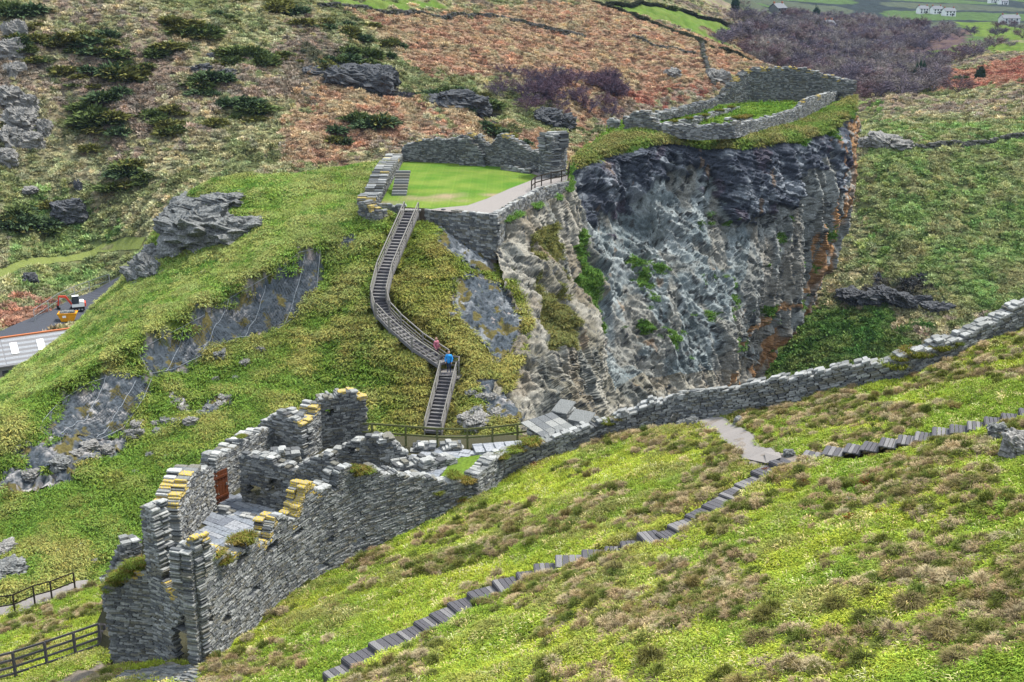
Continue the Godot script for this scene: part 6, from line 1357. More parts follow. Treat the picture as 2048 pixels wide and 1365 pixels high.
func flight(o: Node3D, a: Vector3, b: Vector3, w: float) -> void:
	var d := b - a
	var flat := Vector3(d.x, 0, d.z)
	var n := maxi(2, int(d.y / 0.185))
	var x := flat.normalized()
	var side := x.cross(Vector3.UP)
	for k in n:
		var p := a + flat * ((k + 0.5) / n) + Vector3.UP * d.y * (k + 1.0) / n - o.position
		part("step", cube, M[["timber", "timber2", "timber"][rng.randi() % 3]], o, Transform3D(Basis(x * (flat.length() / n + 0.02), Vector3.UP * 0.055, side * w), p))
		part("riser", cube, M.timber2, o, Transform3D(Basis(x * 0.03, Vector3.UP * 0.15, side * w * 0.98), p - x * flat.length() / n * 0.5 - Vector3.UP * 0.1))
	for s in [-1.0, 1.0]:
		var off: Vector3 = side * s * (w * 0.5 + 0.08) - o.position
		beam("stringer", a + off - Vector3.UP * 0.05, b + off - Vector3.UP * 0.05, 0.07, 0.3, M.timber, o)
		var posts := maxi(2, int(d.length() / 1.9) + 1)
		for k in posts:
			var p: Vector3 = a.lerp(b, float(k) / (posts - 1)) + off
			beam("post", p - Vector3.UP * 0.7, p + Vector3.UP * 1.05, 0.1, 0.1, M.timber3, o)
		for h in [[1.05, 0.1, 0.08], [0.62, 0.09, 0.04], [0.32, 0.09, 0.04]]:
			beam("handrail" if h[0] > 1.0 else "rail", a + off + Vector3.UP * h[0], b + off + Vector3.UP * h[0], h[2], h[1], M.timber3, o)

func build_stairs() -> void:
	var p := points3(STAIR_LINE)
	var o := thing("timber_staircase", "long grey timber staircase climbing the crag in three flights", "staircase", p[0])
	flight(o, p[0], p[1], 1.2)
	for k in range(2, p.size() - 1): flight(o, p[k], p[k + 1], 1.2)
	var c: Vector3 = (p[1] + p[2]) * 0.5
	for k in 7:
		part("landing_plank", cube, M[["timber", "timber2", "timber3"][k % 3]], o, Transform3D(Basis.from_scale(Vector3(1.6, 0.06, 0.22)), Vector3(c.x, p[1].y - 0.02, c.z + (k - 3) * 0.24) - o.position))
	# rail that closes the lower landing on its outer side
	var e := Vector3(p[1].x + 0.85, p[1].y, p[1].z - 1.1)
	var f := Vector3(p[1].x - 0.7, p[1].y, p[1].z - 1.5)
	for h in [1.1, 0.65, 0.35]: beam("rail", e - o.position + Vector3.UP * h, f - o.position + Vector3.UP * h, 0.05, 0.11, M.timber3, o)
	for q in [e, f, Vector3(p[1].x + 0.85, p[1].y, p[1].z)]: beam("post", q - o.position - Vector3.UP * 0.8, q - o.position + Vector3.UP * 1.15, 0.1, 0.1, M.timber3, o)
	for h in [1.1, 0.65]: beam("rail", e - o.position + Vector3.UP * h, Vector3(p[1].x + 0.85, p[1].y + h, p[1].z) - o.position, 0.05, 0.11, M.timber3, o)
	# the pale stone threshold at the stair head and its two piers
	block("threshold", p[8] - o.position + Vector3(-0.1, 0.16, -0.5), Vector3(1.9, 0.14, 0.9), 0.05, M.rock_pale, o)
	# steps in the courtyard's side wall
	var s := thing("stone_steps", "worn stone steps inside the thick courtyard wall", "steps", Vector3(-10.4, 38.7, -117.5))
	for k in 9:
		part("step", stones_flat[k % 3], M["stone%d" % [0, 1, 4, 6][k % 4]], s, Transform3D(Basis.from_scale(Vector3(1.5, 0.24, 0.5)), Vector3(-0.75 + k * 0.02, 0.1 + k * 0.21, -k * 0.42)))

func build_fences() -> void:
	rail_fence("wooden_fence", "mossy timber rail fence along the far edge of the castle terrace", "fence", points3(CASTLE_FENCE), 1.15, [1.0, 0.55], 0.12, M.mossy_timber)
	var g := []
	for p in points3(GATE_FENCE): g.append(Vector3(p.x, hill_y(p.x, p.z), p.z))
	rail_fence("wooden_fence", "dark four rail timber fence leading to the gateway", "fence", g, 1.2, [1.0, 0.72, 0.45, 0.2], 0.1, M.timber2)
	var r := []
	for p in points3(METAL_RAILING): r.append(Vector3(p.x, hill_y(p.x, p.z) + 0.1, p.z))
	rail_fence("metal_railing", "thin grey handrail above the concrete steps at the terrace edge", "railing", r, 1.05, [1.0, 0.5], 0.07, M.dark_timber)
	var st := thing("concrete_steps", "pale steps descending behind the thin handrail", "steps", r[0])
	for k in 14:
		var t := k / 13.0 * 3.999
		var a: Vector3 = r[1 + int(t)] if 1 + int(t) < r.size() else r[-1]
		var b: Vector3 = r[mini(2 + int(t), r.size() - 1)]
		var p: Vector3 = a.lerp(b, t - int(t)) + Vector3(0.1, -0.12, -0.55)
		block("step", p - st.position, Vector3(0.62, 0.3, 1.1), 0.25, M.gravel, st)
	rail_fence("wooden_fence", "dark two rail fence between gravel path and cliff edge", "fence", points3(COURTYARD_FENCE), 1.15, [1.0, 0.5], 0.12, M.dark_timber)

# ---------- hut, door, nets ----------
func build_hut() -> void:
	var c := Vector3(HUT[0] + 0.1, 33.5, HUT[2])
	var o := thing("stone_hut", "small stone hut with slab slate roof behind the boundary wall", "hut", c)
	var turn := 0.75
	var ux := Vector3(cos(turn), 0, -sin(turn))
	var uz := Vector3(sin(turn), 0, cos(turn))
	var hw := 0.95
	for q in [[-1, 0], [0, -1], [1, 0], [0, 1]]:
		var along := uz if q[0] != 0 else ux
		var at: Vector3 = ux * q[0] * hw + uz * q[1] * hw
		var wl := part("wall", cube, M.mortar, o, Transform3D(Basis(along * 1.75, Vector3.UP * 1.5, along.cross(Vector3.UP) * 0.25), at + Vector3.UP * 0.75))
		wl.name = "wall"
		if q == [0, 1]: wl.transform = Transform3D(Basis(along * 0.45, Vector3.UP * 1.5, along.cross(Vector3.UP) * 0.25), at + ux * 0.65 + Vector3.UP * 0.75)
		for k in 9:
			for i in 4:
				if q == [0, 1] and i < 3: continue
				var p: Vector3 = at + along * (-0.7 + i * 0.46 + rng.randf_range(-0.06, 0.06)) + Vector3.UP * (0.08 + k * 0.165)
				part("stone", stones[rng.randi() % 8], M["stone%d" % (rng.randi() % 6)], o, Transform3D(Basis(along * rng.randf_range(0.36, 0.5), Vector3.UP * 0.155, along.cross(Vector3.UP) * 0.36), p))
	# roof: four rows of slabs on a falling plane
	var roof := Node3D.new()
	roof.name = "roof"
	o.add_child(roof)
	for j in 4:
		for i in 4:
			var p := ux * (-0.95 + i * 0.63) + uz * (-0.95 + j * 0.63) + Vector3.UP * (1.78 - j * 0.13 + rng.randf_range(0, 0.02))
			part("roof_slab", stones_flat[rng.randi() % 3], M[["stone0", "stone1", "slate2", "stone2"][rng.randi() % 4]], roof, Transform3D(Basis(ux * 0.61, Vector3.UP * 0.07 , (uz + Vector3.DOWN * 0.2) * 0.66), p))
	for q in [["leaning slab wall end with pale lichened top", Vector3(0.75, 0, -2.4), Vector3(1.0, 1.75, 1.2)], ["squat gabled stone pier beside the hut roof", Vector3(1.75, 0, -1.3), Vector3(1.3, 1.55, 1.0)]]:
		var r := thing("stone_pier", q[0], "pier", c + q[1], "stone piers beside the hut")
		var yy := 0.0
		while yy < q[2].y:
			for i in 3:
				for j in 2:
					part("stone", stones[rng.randi() % 8], M["stone%d" % (rng.randi() % 5)], r, Transform3D((Basis(Vector3.UP, -0.5 + rng.randfn() * 0.05)).scaled_local(Vector3(q[2].x / 2.8, 0.19, q[2].z / 1.9)), Basis(Vector3.UP, -0.5) * Vector3((i - 1) * q[2].x / 3.0, yy + 0.1, (j - 0.5) * q[2].z / 2.0)))
			yy += 0.185
		part("capping_slab", stones_flat[1], M.stone0, r, Transform3D(Basis(Vector3.UP, -0.5) * Basis(Vector3.RIGHT, 0.3) * Basis.from_scale(q[2] * Vector3(1.05, 0, 1.1) + Vector3(0, 0.1, 0)), Vector3(0, yy + 0.12, 0)))

func build_door() -> void:
	# stands between the lichened stub and the stepped wall
	var o := thing("plank_door", "red brown plank door standing between two castle walls", "door", Vector3(-15.15, 33.45, -57.3))
	var turn := Basis(Vector3.UP, 0.95)
	for k in 5: part("plank", cube, M.door, o, Transform3D(turn * Basis.from_scale(Vector3(0.19, 1.75, 0.05)), turn * Vector3(-0.4 + k * 0.2, 0.9, 0)))
	for y in [0.35, 1.45]: part("ledge", cube, M.door, o, Transform3D(turn * Basis.from_scale(Vector3(0.98, 0.13, 0.035)), turn * Vector3(0, y, 0.045)))
	part("handle", cube, M.steel, o, Transform3D(turn * Basis.from_scale(Vector3(0.05, 0.14, 0.05)), turn * Vector3(0.38, 0.95, 0.06)))

func crag_h(x: float, z: float) -> float:
	var fu := (x + 78.0) / 92.0 * (crag.nu - 1)
	var fv := (-58.0 - z) / 100.0 * (crag.nv - 1)
	return on_sheet(crag, clampf(fu, 0, crag.nu - 2), clampf(fv, 0, crag.nv - 2)).y

func build_nets() -> void:
	var labels := ["long rockfall net over the rock band below the ridge", "broad rockfall net over the lower rock face"]
	for k in NET_OUTLINES.size():
		var poly := points2(NET_OUTLINES[k])
		var box := Rect2(poly[0], Vector2.ZERO)
		for p in poly: box = box.expand(p)
		var o := thing("rockfall_net", labels[k], "net", Vector3(box.position.x, crag_h(poly[0].x, poly[0].y), box.position.y), "rockfall nets")
		var v := PackedVector3Array()
		var reach := box.size.length()
		for dir in [Vector2(0.8, 0.6), Vector2(-0.55, 0.83)]:
			var nrm: Vector2 = Vector2(-dir.y, dir.x)
			var s := -reach
			while s < reach:
				var run := []
				var t := -reach
				while t < reach:
					var p: Vector2 = box.get_center() + nrm * s + dir * t
					if Geometry2D.is_point_in_polygon(p, poly): run.append(Vector3(p.x, crag_h(p.x, p.y) + 0.16, p.y) - o.position)
					else:
						if run.size() > 1: tube(v, run, 0.02, -1.0, 3)
						run = []
					t += 0.45
				if run.size() > 1: tube(v, run, 0.02, -1.0, 3)
				s += 0.2
		part("netting", tri_mesh(v), M.net, o)
		var x := box.position.x + 0.8
		while x < box.end.x:
			var run := []
			var z := box.position.y
			while z < box.end.y:
				var p := Vector2(x - (z - box.position.y) * 0.25, z)
				if Geometry2D.is_point_in_polygon(p, poly): run.append(Vector3(p.x, crag_h(p.x, p.y) + 0.2, p.y) - o.position)
				z += 0.3
			if run.size() > 2:
				var c := PackedVector3Array()
				tube(c, run, 0.022, -1.0, 4)
				part("cable", tri_mesh(c), M.cable, o)
			x += rng.randf_range(1.9, 2.7)
		var rim := []
		for p in poly: rim.append(Vector3(p.x, crag_h(p.x, p.y) + 0.2, p.y) - o.position)
		rim.append(rim[0])
		var e := PackedVector3Array()
		tube(e, rim, 0.018, -1.0, 4)
		part("edge_cable", tri_mesh(e), M.cable, o)

# ---------- rocks ----------
func rock(called: String, label: String, at: Vector3, size: Vector3, m: Material, group: String) -> void:
	var o := MeshInstance3D.new()
	o.name = numbered(called)
	o.mesh = rocks[rng.randi() % rocks.size()]
	o.material_override = m
	o.transform = Transform3D(Basis(Vector3.UP, rng.randf() * TAU) * Basis(Vector3.RIGHT, rng.randf_range(-0.2, 0.2)) * Basis.from_scale(size), at)
	add_child(o)
	tag(o, label, "rock", group)

const EDGE_CRAGS := ["broad grey crag at the left edge, second from the top", "slim grey spire topping the crags at the left edge", "wide grey crag at the left edge below the gorse gap", "grey crag shoulder jutting right of the wide crag", "grey crag in the middle of the left edge group", "small grey tooth standing right of the crag group", "low grey crag under the middle of the left edge group", "flat grey ledge below the crag group", "lowest grey crag at the left picture edge", "grey crag between the upper and lower left groups", "rounded grey rock above the green terrace path", "upright pale stone beside the gravel patch on the hillside"]
const DARK_LEDGES := ["in the heather high on the slope", "above the courtyard's bracken slope", "left of the great dark outcrop", "forming the main face of the great dark outcrop", "capping the great dark outcrop", "at the right end of the great dark outcrop", "left of the bare thicket", "just below the bare thicket", "at the thicket's lower corner", "beside the field wall running downhill", "under the short lichened field wall"]

func build_rocks() -> void:
	for k in BOULDERS.size() / 4:
		var p := Vector3(BOULDERS[k * 4], 0, BOULDERS[k * 4 + 2])
		p.y = hill_y(p.x, p.z) + BOULDERS[k * 4 + 3] * 0.3
		var s: float = BOULDERS[k * 4 + 3]
		rock("boulder", ["rounded grey boulder beside the upper timber steps", "large pale boulder at the picture edge above the slope", "flat stone where the gravel track meets the wall", "small flat stone at the start of the gravel track", "pale stone under the boundary wall beside the track", "small stone at the track junction by the steps", "flat grey stone half sunk among the tussocks", "stone at the foot of the boundary wall"][k], p, Vector3(s, s * 0.75, s * 0.9), M.rock_grey if k != 1 else M.rock_pale, "")
	for k in CRAG_ROCKS.size() / 4:
		var p := Vector3(CRAG_ROCKS[k * 4], CRAG_ROCKS[k * 4 + 1], CRAG_ROCKS[k * 4 + 2])
		p.y = crag_h(p.x, p.z)
		var s: float = CRAG_ROCKS[k * 4 + 3] * 0.62
		rock("crag_rock", "pale rock breaking through the grass " + ("beside the timber staircase" if p.x > -9.0 else ("on the green ridge" if p.z < -101.0 else ("below the broad rockfall net" if p.x < -29.0 else ("low on the slope behind the castle" if p.z > -84.0 else "between the long net and the castle")))), p, Vector3(s * 1.25, s * 0.7, s), M.rock_pale if k % 3 else M.rock_grey, "rocks breaking through the crag")
	for k in LARGE_ROCKS.size() / 6:
		var p := Vector3(LARGE_ROCKS[k * 6], 0, LARGE_ROCKS[k * 6 + 2])
		p.y = crag_h(p.x, p.z) - 1.0
		rock("rock_outcrop", ["big bedded rock face at the seaward end of the ridge", "dark lower ledge of the ridge rock face", "flat pale slab crowning the ridge rock", "pale upper ledge of the ridge rock face", "dark rock tooth below the ridge rock face", "upper lump of the dark rock tooth"][k], p, Vector3(LARGE_ROCKS[k * 6 + 3] * 0.55, LARGE_ROCKS[k * 6 + 4] * 0.5, LARGE_ROCKS[k * 6 + 3] * 0.5), M.rock_grey, "rock outcrops on the ridge")
	for k in OUTCROPS.size() / 5:
		var p := Vector3(OUTCROPS[k * 5], OUTCROPS[k * 5 + 1], OUTCROPS[k * 5 + 2])
		var dark := p.x > -75.0 and p.x < 35.0
		rock("rock_outcrop", "dark rock ledge " + DARK_LEDGES[k % DARK_LEDGES.size()] if dark else (EDGE_CRAGS[k % EDGE_CRAGS.size()] if p.x < 0 else "bare white rock scar above the far field wall"), p, Vector3(OUTCROPS[k * 5 + 3], OUTCROPS[k * 5 + 4], OUTCROPS[k * 5 + 3] * 0.8), M.rock_dark if dark else M.rock_pale, "dark ledges on the hillside" if dark else ("grey crags at the hillside edge" if p.x < 0 else "white rock scar"))
	for k in 7:
		var p := Vector3(CAVE[0] + (k - 3) * 2.4, CAVE[1] + 0.6 - absf(k - 2) * 0.4, CAVE[2] + k % 2 * 1.5 + (k - 3) * 0.9)
		rock("rock_outcrop", "black slaty rock ledge in the hollow of the far green slope", p, Vector3(2.6, 1.2, 1.8), M.rock_dark, "black ledge on the far slope")

# ---------- plants ----------
func plant_copy(proto: Node3D, at: Vector3, size: Vector3, called: String) -> Node3D:
	var o: Node3D = proto.duplicate()
	o.name = numbered(called)
	add_child(o)
	o.transform = Transform3D(Basis(Vector3.UP, rng.randf() * TAU) * Basis.from_scale(size), at)
	return o

func bush_proto(called: String, label: String, group: String, mesh: ArrayMesh, col: Color, stem: Color) -> Node3D:
	var o := Node3D.new()
	tag(o, label, "shrub", group)
	var m := material(called + label, Color.WHITE, 0.9)
	m.albedo_color = col.linear_to_srgb()
	part("foliage", mesh, m, o)
	var v := PackedVector3Array()
	for k in 6:
		var a := TAU * k / 6.0
		tube(v, [Vector3(0, -0.3, 0), Vector3(cos(a) * 0.2, 0.2, sin(a) * 0.2), Vector3(cos(a) * 0.5, 0.5, sin(a) * 0.5)], 0.04, 0.01, 3)
	var w := material(called + label + "stem", stem.linear_to_srgb(), 0.9)
	part("stem", tri_mesh(v), w, o)
	return o

func twig_crown(seed_: int, height: float, spread: float, twigs: int) -> ArrayMesh:
	var g := RandomNumberGenerator.new()
	g.seed = seed_
	var v := PackedVector3Array()
	var heart := Vector3(0, height * 0.58, 0)
	for b in 14:
		var dir := Vector3(g.randfn(), absf(g.randfn()) * 0.8 - 0.15, g.randfn()).normalized()
		var e := heart + Vector3(dir.x * spread, dir.y * height * 0.42, dir.z * spread) * g.randf_range(0.65, 1.0)
		var s := Vector3(0, height * g.randf_range(0.18, 0.4), 0)
		var mid := s.lerp(e, 0.55) + Vector3(0, 0.03 * height, 0)
		tube(v, [s, mid, e], 0.012 * height, 0.004 * height, 3)
		for k in twigs / 14:
			var p := mid.lerp(e, g.randf_range(-0.2, 1.0)) + Vector3(g.randfn(), g.randfn() * 0.8, g.randfn()) * height * 0.055
			var d := ((p - heart).normalized() + Vector3(g.randfn(), g.randfn() + 0.3, g.randfn()) * 0.55).normalized()
			var l := height * g.randf_range(0.07, 0.16)
			var w := d.cross(Vector3(g.randfn(), g.randfn(), g.randfn())).normalized() * height * 0.0075
			v.append_array([p - w, p + w, p + d * l])
			var d2 := d.rotated(Vector3.UP, g.randf_range(0.4, 1.2))
			v.append_array([p + d * l * 0.4 - w, p + d * l * 0.4 + w, p + d * l * 0.4 + d2 * l * 0.7])
	return tri_mesh(v)

func tree_proto(seed_: int, col: Color, label: String, group: String) -> Node3D:
	var o := Node3D.new()
	tag(o, label, "tree", group)
	var v := PackedVector3Array()
	tube(v, [Vector3(0, -0.5, 0), Vector3(0.1, 1.6, 0), Vector3(0.0, 3.4, 0.15), Vector3(0.15, 5.2, 0)], 0.2, 0.06, 6)
	part("trunk", tri_mesh(v), M.bark, o)
	var m := material("twig%d" % seed_, col.linear_to_srgb(), 0.95)
	part("crown", twig_crown(seed_, 7.0, 3.6, 900), m, o)
	return o

func build_plants() -> void:
	var gorse := []
	for q in [[0, Color(0.08, 0.105, 0.035)], [1, Color(0.06, 0.09, 0.042)], [2, Color(0.12, 0.12, 0.035)]]:
		gorse.append(bush_proto("gorse%d" % q[0], "dark green gorse bush on the hillside", "gorse bushes on the hillside", bush_mesh(200 + q[0], 900, 0.2, 0.8), q[1], Color(0.08, 0.06, 0.04)))
	for k in GORSE_SPOTS.size() / 4:
		for m in 4:
			var x: float = GORSE_SPOTS[k * 4] + (rng.randfn() * 2.2 if m else 0.0)
			var z: float = GORSE_SPOTS[k * 4 + 2] + (rng.randfn() * 1.6 if m else 0.0)
			var s: float = GORSE_SPOTS[k * 4 + 3] * rng.randf_range(0.85, 1.6)
			var o := plant_copy(gorse[rng.randi() % 3], Vector3(x, back_h(x, z) - 0.1, z), Vector3(s * rng.randf_range(0.9, 1.7), s * rng.randf_range(0.55, 0.9), s * rng.randf_range(0.9, 1.5)), "gorse_bush")
			var where := "beside the grey crags at the hillside edge" if x < -72.0 else ("below the long mossy field wall" if z < -262.0 else ("on the pale grass slope left of the courtyard" if z > -222.0 and x < -30.0 else ("beside the dark rock ledges" if x > -48.0 else "high on the heather slope")))
			o.set_meta("label", "dark green gorse bush " + where)
			if rng.randf() < 0.12 or (x < -75.0 and rng.randf() < 0.5):
				o.set_meta("label", "yellow flowered gorse bush " + where)
				o.set_meta("group", "flowering gorse bushes")
				part("flowers", gorse_flowers(), M.lichen, o)
	var thick := []
	for q in [[0, Color(0.08, 0.062, 0.085)], [1, Color(0.11, 0.07, 0.085)]]:
		var o := Node3D.new()
		tag(o, "leafless purple blackthorn bush in the thicket on the bracken slope", "shrub", "bare thicket on the bracken slope")
		part("crown", twig_crown(300 + q[0], 3.0, 2.2, 700), material("thorn%d" % q[0], q[1].linear_to_srgb(), 0.95), o)
		thick.append(o)
	for k in THICKET_SPOTS.size() / 4:
		for m in 2:
			var x: float = THICKET_SPOTS[k * 4] + rng.randfn() * 2.0
			var z: float = THICKET_SPOTS[k * 4 + 2] + rng.randfn() * 2.0
			plant_copy(thick[(k + m) % 2], Vector3(x, back_h(x, z) - 0.2, z), Vector3.ONE * (THICKET_SPOTS[k * 4 + 3] * 1.35), "blackthorn_bush")
	var trees := []
	for q in [[401, Color(0.15, 0.135, 0.135)], [402, Color(0.105, 0.09, 0.11)], [403, Color(0.19, 0.165, 0.145)], [404, Color(0.13, 0.095, 0.095)]]:
		trees.append(tree_proto(q[0], q[1], "leafless winter tree in the valley wood", "bare trees of the valley wood"))
	for k in TREE_SPOTS.size() / 4:
		var x: float = TREE_SPOTS[k * 4]
		var z: float = TREE_SPOTS[k * 4 + 2]
		var s: float = TREE_SPOTS[k * 4 + 3]
		plant_copy(trees[rng.randi() % 4], Vector3(x, back_h(x, z), z), Vector3(s * 1.1, s * 0.9, s * 1.1), "bare_tree")
	# the rest of the wood is one mass of the same crowns
	var xs := []
	var cs := []
	for k in TREE_SPOTS.size() / 4:
		for m in 5:
			var far: float = -TREE_SPOTS[k * 4 + 2]
			var x: float = TREE_SPOTS[k * 4] + rng.randfn() * far * 0.014
			var z: float = TREE_SPOTS[k * 4 + 2] + rng.randfn() * far * 0.03
			var s := rng.randf_range(0.55, 1.1)
			xs.append(Transform3D(Basis(Vector3.UP, rng.randf() * TAU).scaled(Vector3(s * 1.3, s, s * 1.3)), Vector3(x, back_h(x, z) - 0.4, z)))
			cs.append(tint([Color(0.13, 0.11, 0.115), Color(0.095, 0.08, 0.10), Color(0.15, 0.13, 0.115), Color(0.12, 0.08, 0.085)][int(absf(n1.get_noise_2d(x * 0.5, z * 0.5)) * 9.0 + rng.randf() * 1.5) % 4], 0.25, 0.05))
	tag(many("valley_wood", twig_crown(405, 7.0, 3.8, 700), M.plant, xs, cs), "purple grey mass of bare woodland filling the valley", "wood", "", "stuff")
	var conifer := Node3D.new()
	tag(conifer, "dark evergreen standing among the bare valley trees", "tree", "evergreens in the valley")
	var v := PackedVector3Array()
	tube(v, [Vector3(0, -0.5, 0), Vector3(0, 7, 0)], 0.2, 0.03, 6)
	part("trunk", tri_mesh(v), M.bark, conifer)
	var bm := bush_mesh(410, 1500, 0.16, 0.5)
	part("crown", bm, material("conifer", lin(0.03, 0.055, 0.035), 0.9), conifer, Transform3D(Basis.from_scale(Vector3(2.6, 9.0, 2.6)), Vector3(0, 0.8, 0)))
	for k in CONIFER_SPOTS.size() / 4:
		var x: float = CONIFER_SPOTS[k * 4]
		var z: float = CONIFER_SPOTS[k * 4 + 2]
		plant_copy(conifer, Vector3(x, back_h(x, z), z), Vector3.ONE * CONIFER_SPOTS[k * 4 + 3], "evergreen_tree")
	# tussocks large enough to count
	for k in TUSSOCKS_LARGE.size() / 4:
		var p := Vector3(TUSSOCKS_LARGE[k * 4], 0, TUSSOCKS_LARGE[k * 4 + 2])
		p.y = hill_y(p.x, p.z)
		var s: float = TUSSOCKS_LARGE[k * 4 + 3] * 1.5
		var o := MeshInstance3D.new()
		o.name = numbered("grass_tussock")
		o.mesh = big_tussock(k % 3)
		o.material_override = M["tussock%d" % (k % 3)]
		o.transform = Transform3D(Basis(Vector3.UP, rng.randf() * TAU).scaled(Vector3(s, s * 0.9, s)), p)
		add_child(o)
		tag(o, "large dark olive grass tussock on the near slope", "tussock", "large tussocks on the near slope")
	for k in RUST_TUFTS.size() / 3:
		var p := v3(RUST_TUFTS, k)
		p.y = hill_y(p.x, p.z)
		var o := MeshInstance3D.new()
		o.name = numbered("dead_fern")
		o.mesh = rust_mesh
		o.material_override = M.rust
		var s := rng.randf_range(0.18, 0.32)
		o.transform = Transform3D(Basis(Vector3.UP, rng.randf() * TAU).scaled(Vector3(s * 1.3, s, s * 1.3)), p)
		add_child(o)
		tag(o, "clump of rust red dead fern in the near grass", "fern", "dead ferns on the near slope")
	for q in gorse + thick + trees + [conifer]: q.free()

var flowers_mesh: ArrayMesh
func gorse_flowers() -> ArrayMesh:
	if flowers_mesh == null: flowers_mesh = bush_mesh(201, 130, 0.13, 0.2)
	return flowers_mesh

var tussock_meshes := []
var rust_mesh: ArrayMesh
func big_tussock(k: int) -> ArrayMesh:
	if tussock_meshes.is_empty():
		for i in 3: tussock_meshes.append(tuft_mesh(90 + i, 520, 0.62, 0.3, 0.42, 0.011))
		rust_mesh = bush_mesh(95, 420, 0.16, 0.6)
		for q in [["tussock0", 0.085, 0.08, 0.025], ["tussock1", 0.12, 0.10, 0.045], ["tussock2", 0.065, 0.075, 0.02], ["rust", 0.17, 0.055, 0.02]]:
			material(q[0], lin(q[1], q[2], q[3]), 0.9).cull_mode = BaseMaterial3D.CULL_DISABLED
	return tussock_meshes[k]

func back_h(x: float, z: float) -> float:
	var fu := (x / -z + 0.8) / 1.6 * (back.nu - 1)
	var fv := (log(-z) - log(138.0)) / (log(1900.0) - log(138.0)) * (back.nv - 1)
	return on_sheet(back, clampf(fu, 0, back.nu - 2), clampf(fv, 0, back.nv - 2)).y

# ---------- far walls, houses, road ----------
func build_far() -> void:
	for q in FIELD_WALLS:
		var pts := points3(q[1])
		var o := thing("field_wall", q[0], "wall", pts[0], "field walls and banks")
		o.set_meta("kind", "thing")
		var hedge: bool = q[0].contains("hedge")
		var xs := []
		var cs := []
		var v := PackedVector3Array()
		for k in pts.size() - 1:
			var n := int(pts[k].distance_to(pts[k + 1]) / 0.45) + 1
			for s in n:
				var p: Vector3 = pts[k].lerp(pts[k + 1], float(s) / n)
				var t: Vector3 = (pts[k + 1] - pts[k]).normalized()
				p.y = back_h(p.x, p.z)
				for r in 4:
					var g := rng.randf_range(0.7, 1.3)
					var e := p + Vector3(rng.randfn() * 0.2, r * 0.3 + 0.05, rng.randfn() * 0.25)
					xs.append(Transform3D(Basis(Vector3.UP, atan2(-t.z, t.x) + rng.randfn() * 0.3).scaled(Vector3(rng.randf_range(0.5, 0.9), 0.3, 0.55) * (1.0 if not hedge else 1.3)), e - o.position))
					cs.append(gray(Color(0.06, 0.065, 0.04) if hedge or rng.randf() < 0.3 else Color(0.15, 0.145, 0.13), g))
		many("stones", stones[1] if not hedge else bush_mesh(77, 60, 0.5, 0.3), M.stone if not hedge else M.plant, xs, cs, o)
	for q in HOUSES: house(v3(q[0], 0), q[1], q[2], q[3])
	structure("valley_road", ribbon(points3(VALLEY_ROAD), 5.2, 0.22, back_h), M.asphalt, "grey tarmac road on the valley floor")
	structure("wood_lane", ribbon(points3(WOOD_LANE), 4.0, 0.5, back_h), M.gravel, "pale lane running up through the wood")
	structure("terrace_path", ribbon(points3(GREEN_TERRACE_PATH), 1.7, 0.1, back_h), M.turf, "green terrace path across the left hillside")

func gable(o: Node3D, w: float, d: float, h: float, rise: float, wallm: Material, roofm: Material, called_wall := "wall") -> MeshInstance3D:
	var v := PackedVector3Array()
	var b := [Vector3(-w, -1.5, d), Vector3(w, -1.5, d), Vector3(w, -1.5, -d), Vector3(-w, -1.5, -d)]
	var t := []
	for p in b: t.append(Vector3(p.x, h, p.z))
	for i in 4: quad(v, b[i], b[(i + 1) % 4], t[(i + 1) % 4], t[i])
	v.append_array([t[0], t[3], Vector3(-w, h + rise, 0), t[1], t[2], Vector3(w, h + rise, 0)])
	part(called_wall, tri_mesh(v), wallm, o)
	var r := PackedVector3Array()
	var e := 0.3
	var drop := rise * e / d
	for s in [1.0, -1.0]:
		var a := Vector3(-w - e, h - drop + 0.06, (d + e) * s)
		var c := Vector3(w + e, h - drop + 0.06, (d + e) * s)
		var ra := Vector3(-w - e, h + rise + 0.06, 0)
		var rc := Vector3(w + e, h + rise + 0.06, 0)
		var up := Vector3(0, 0.16, 0)
		hexa(r, [a, c, rc, ra, a + up, c + up, rc + up, ra + up])
	return part("roof", tri_mesh(r), roofm, o)

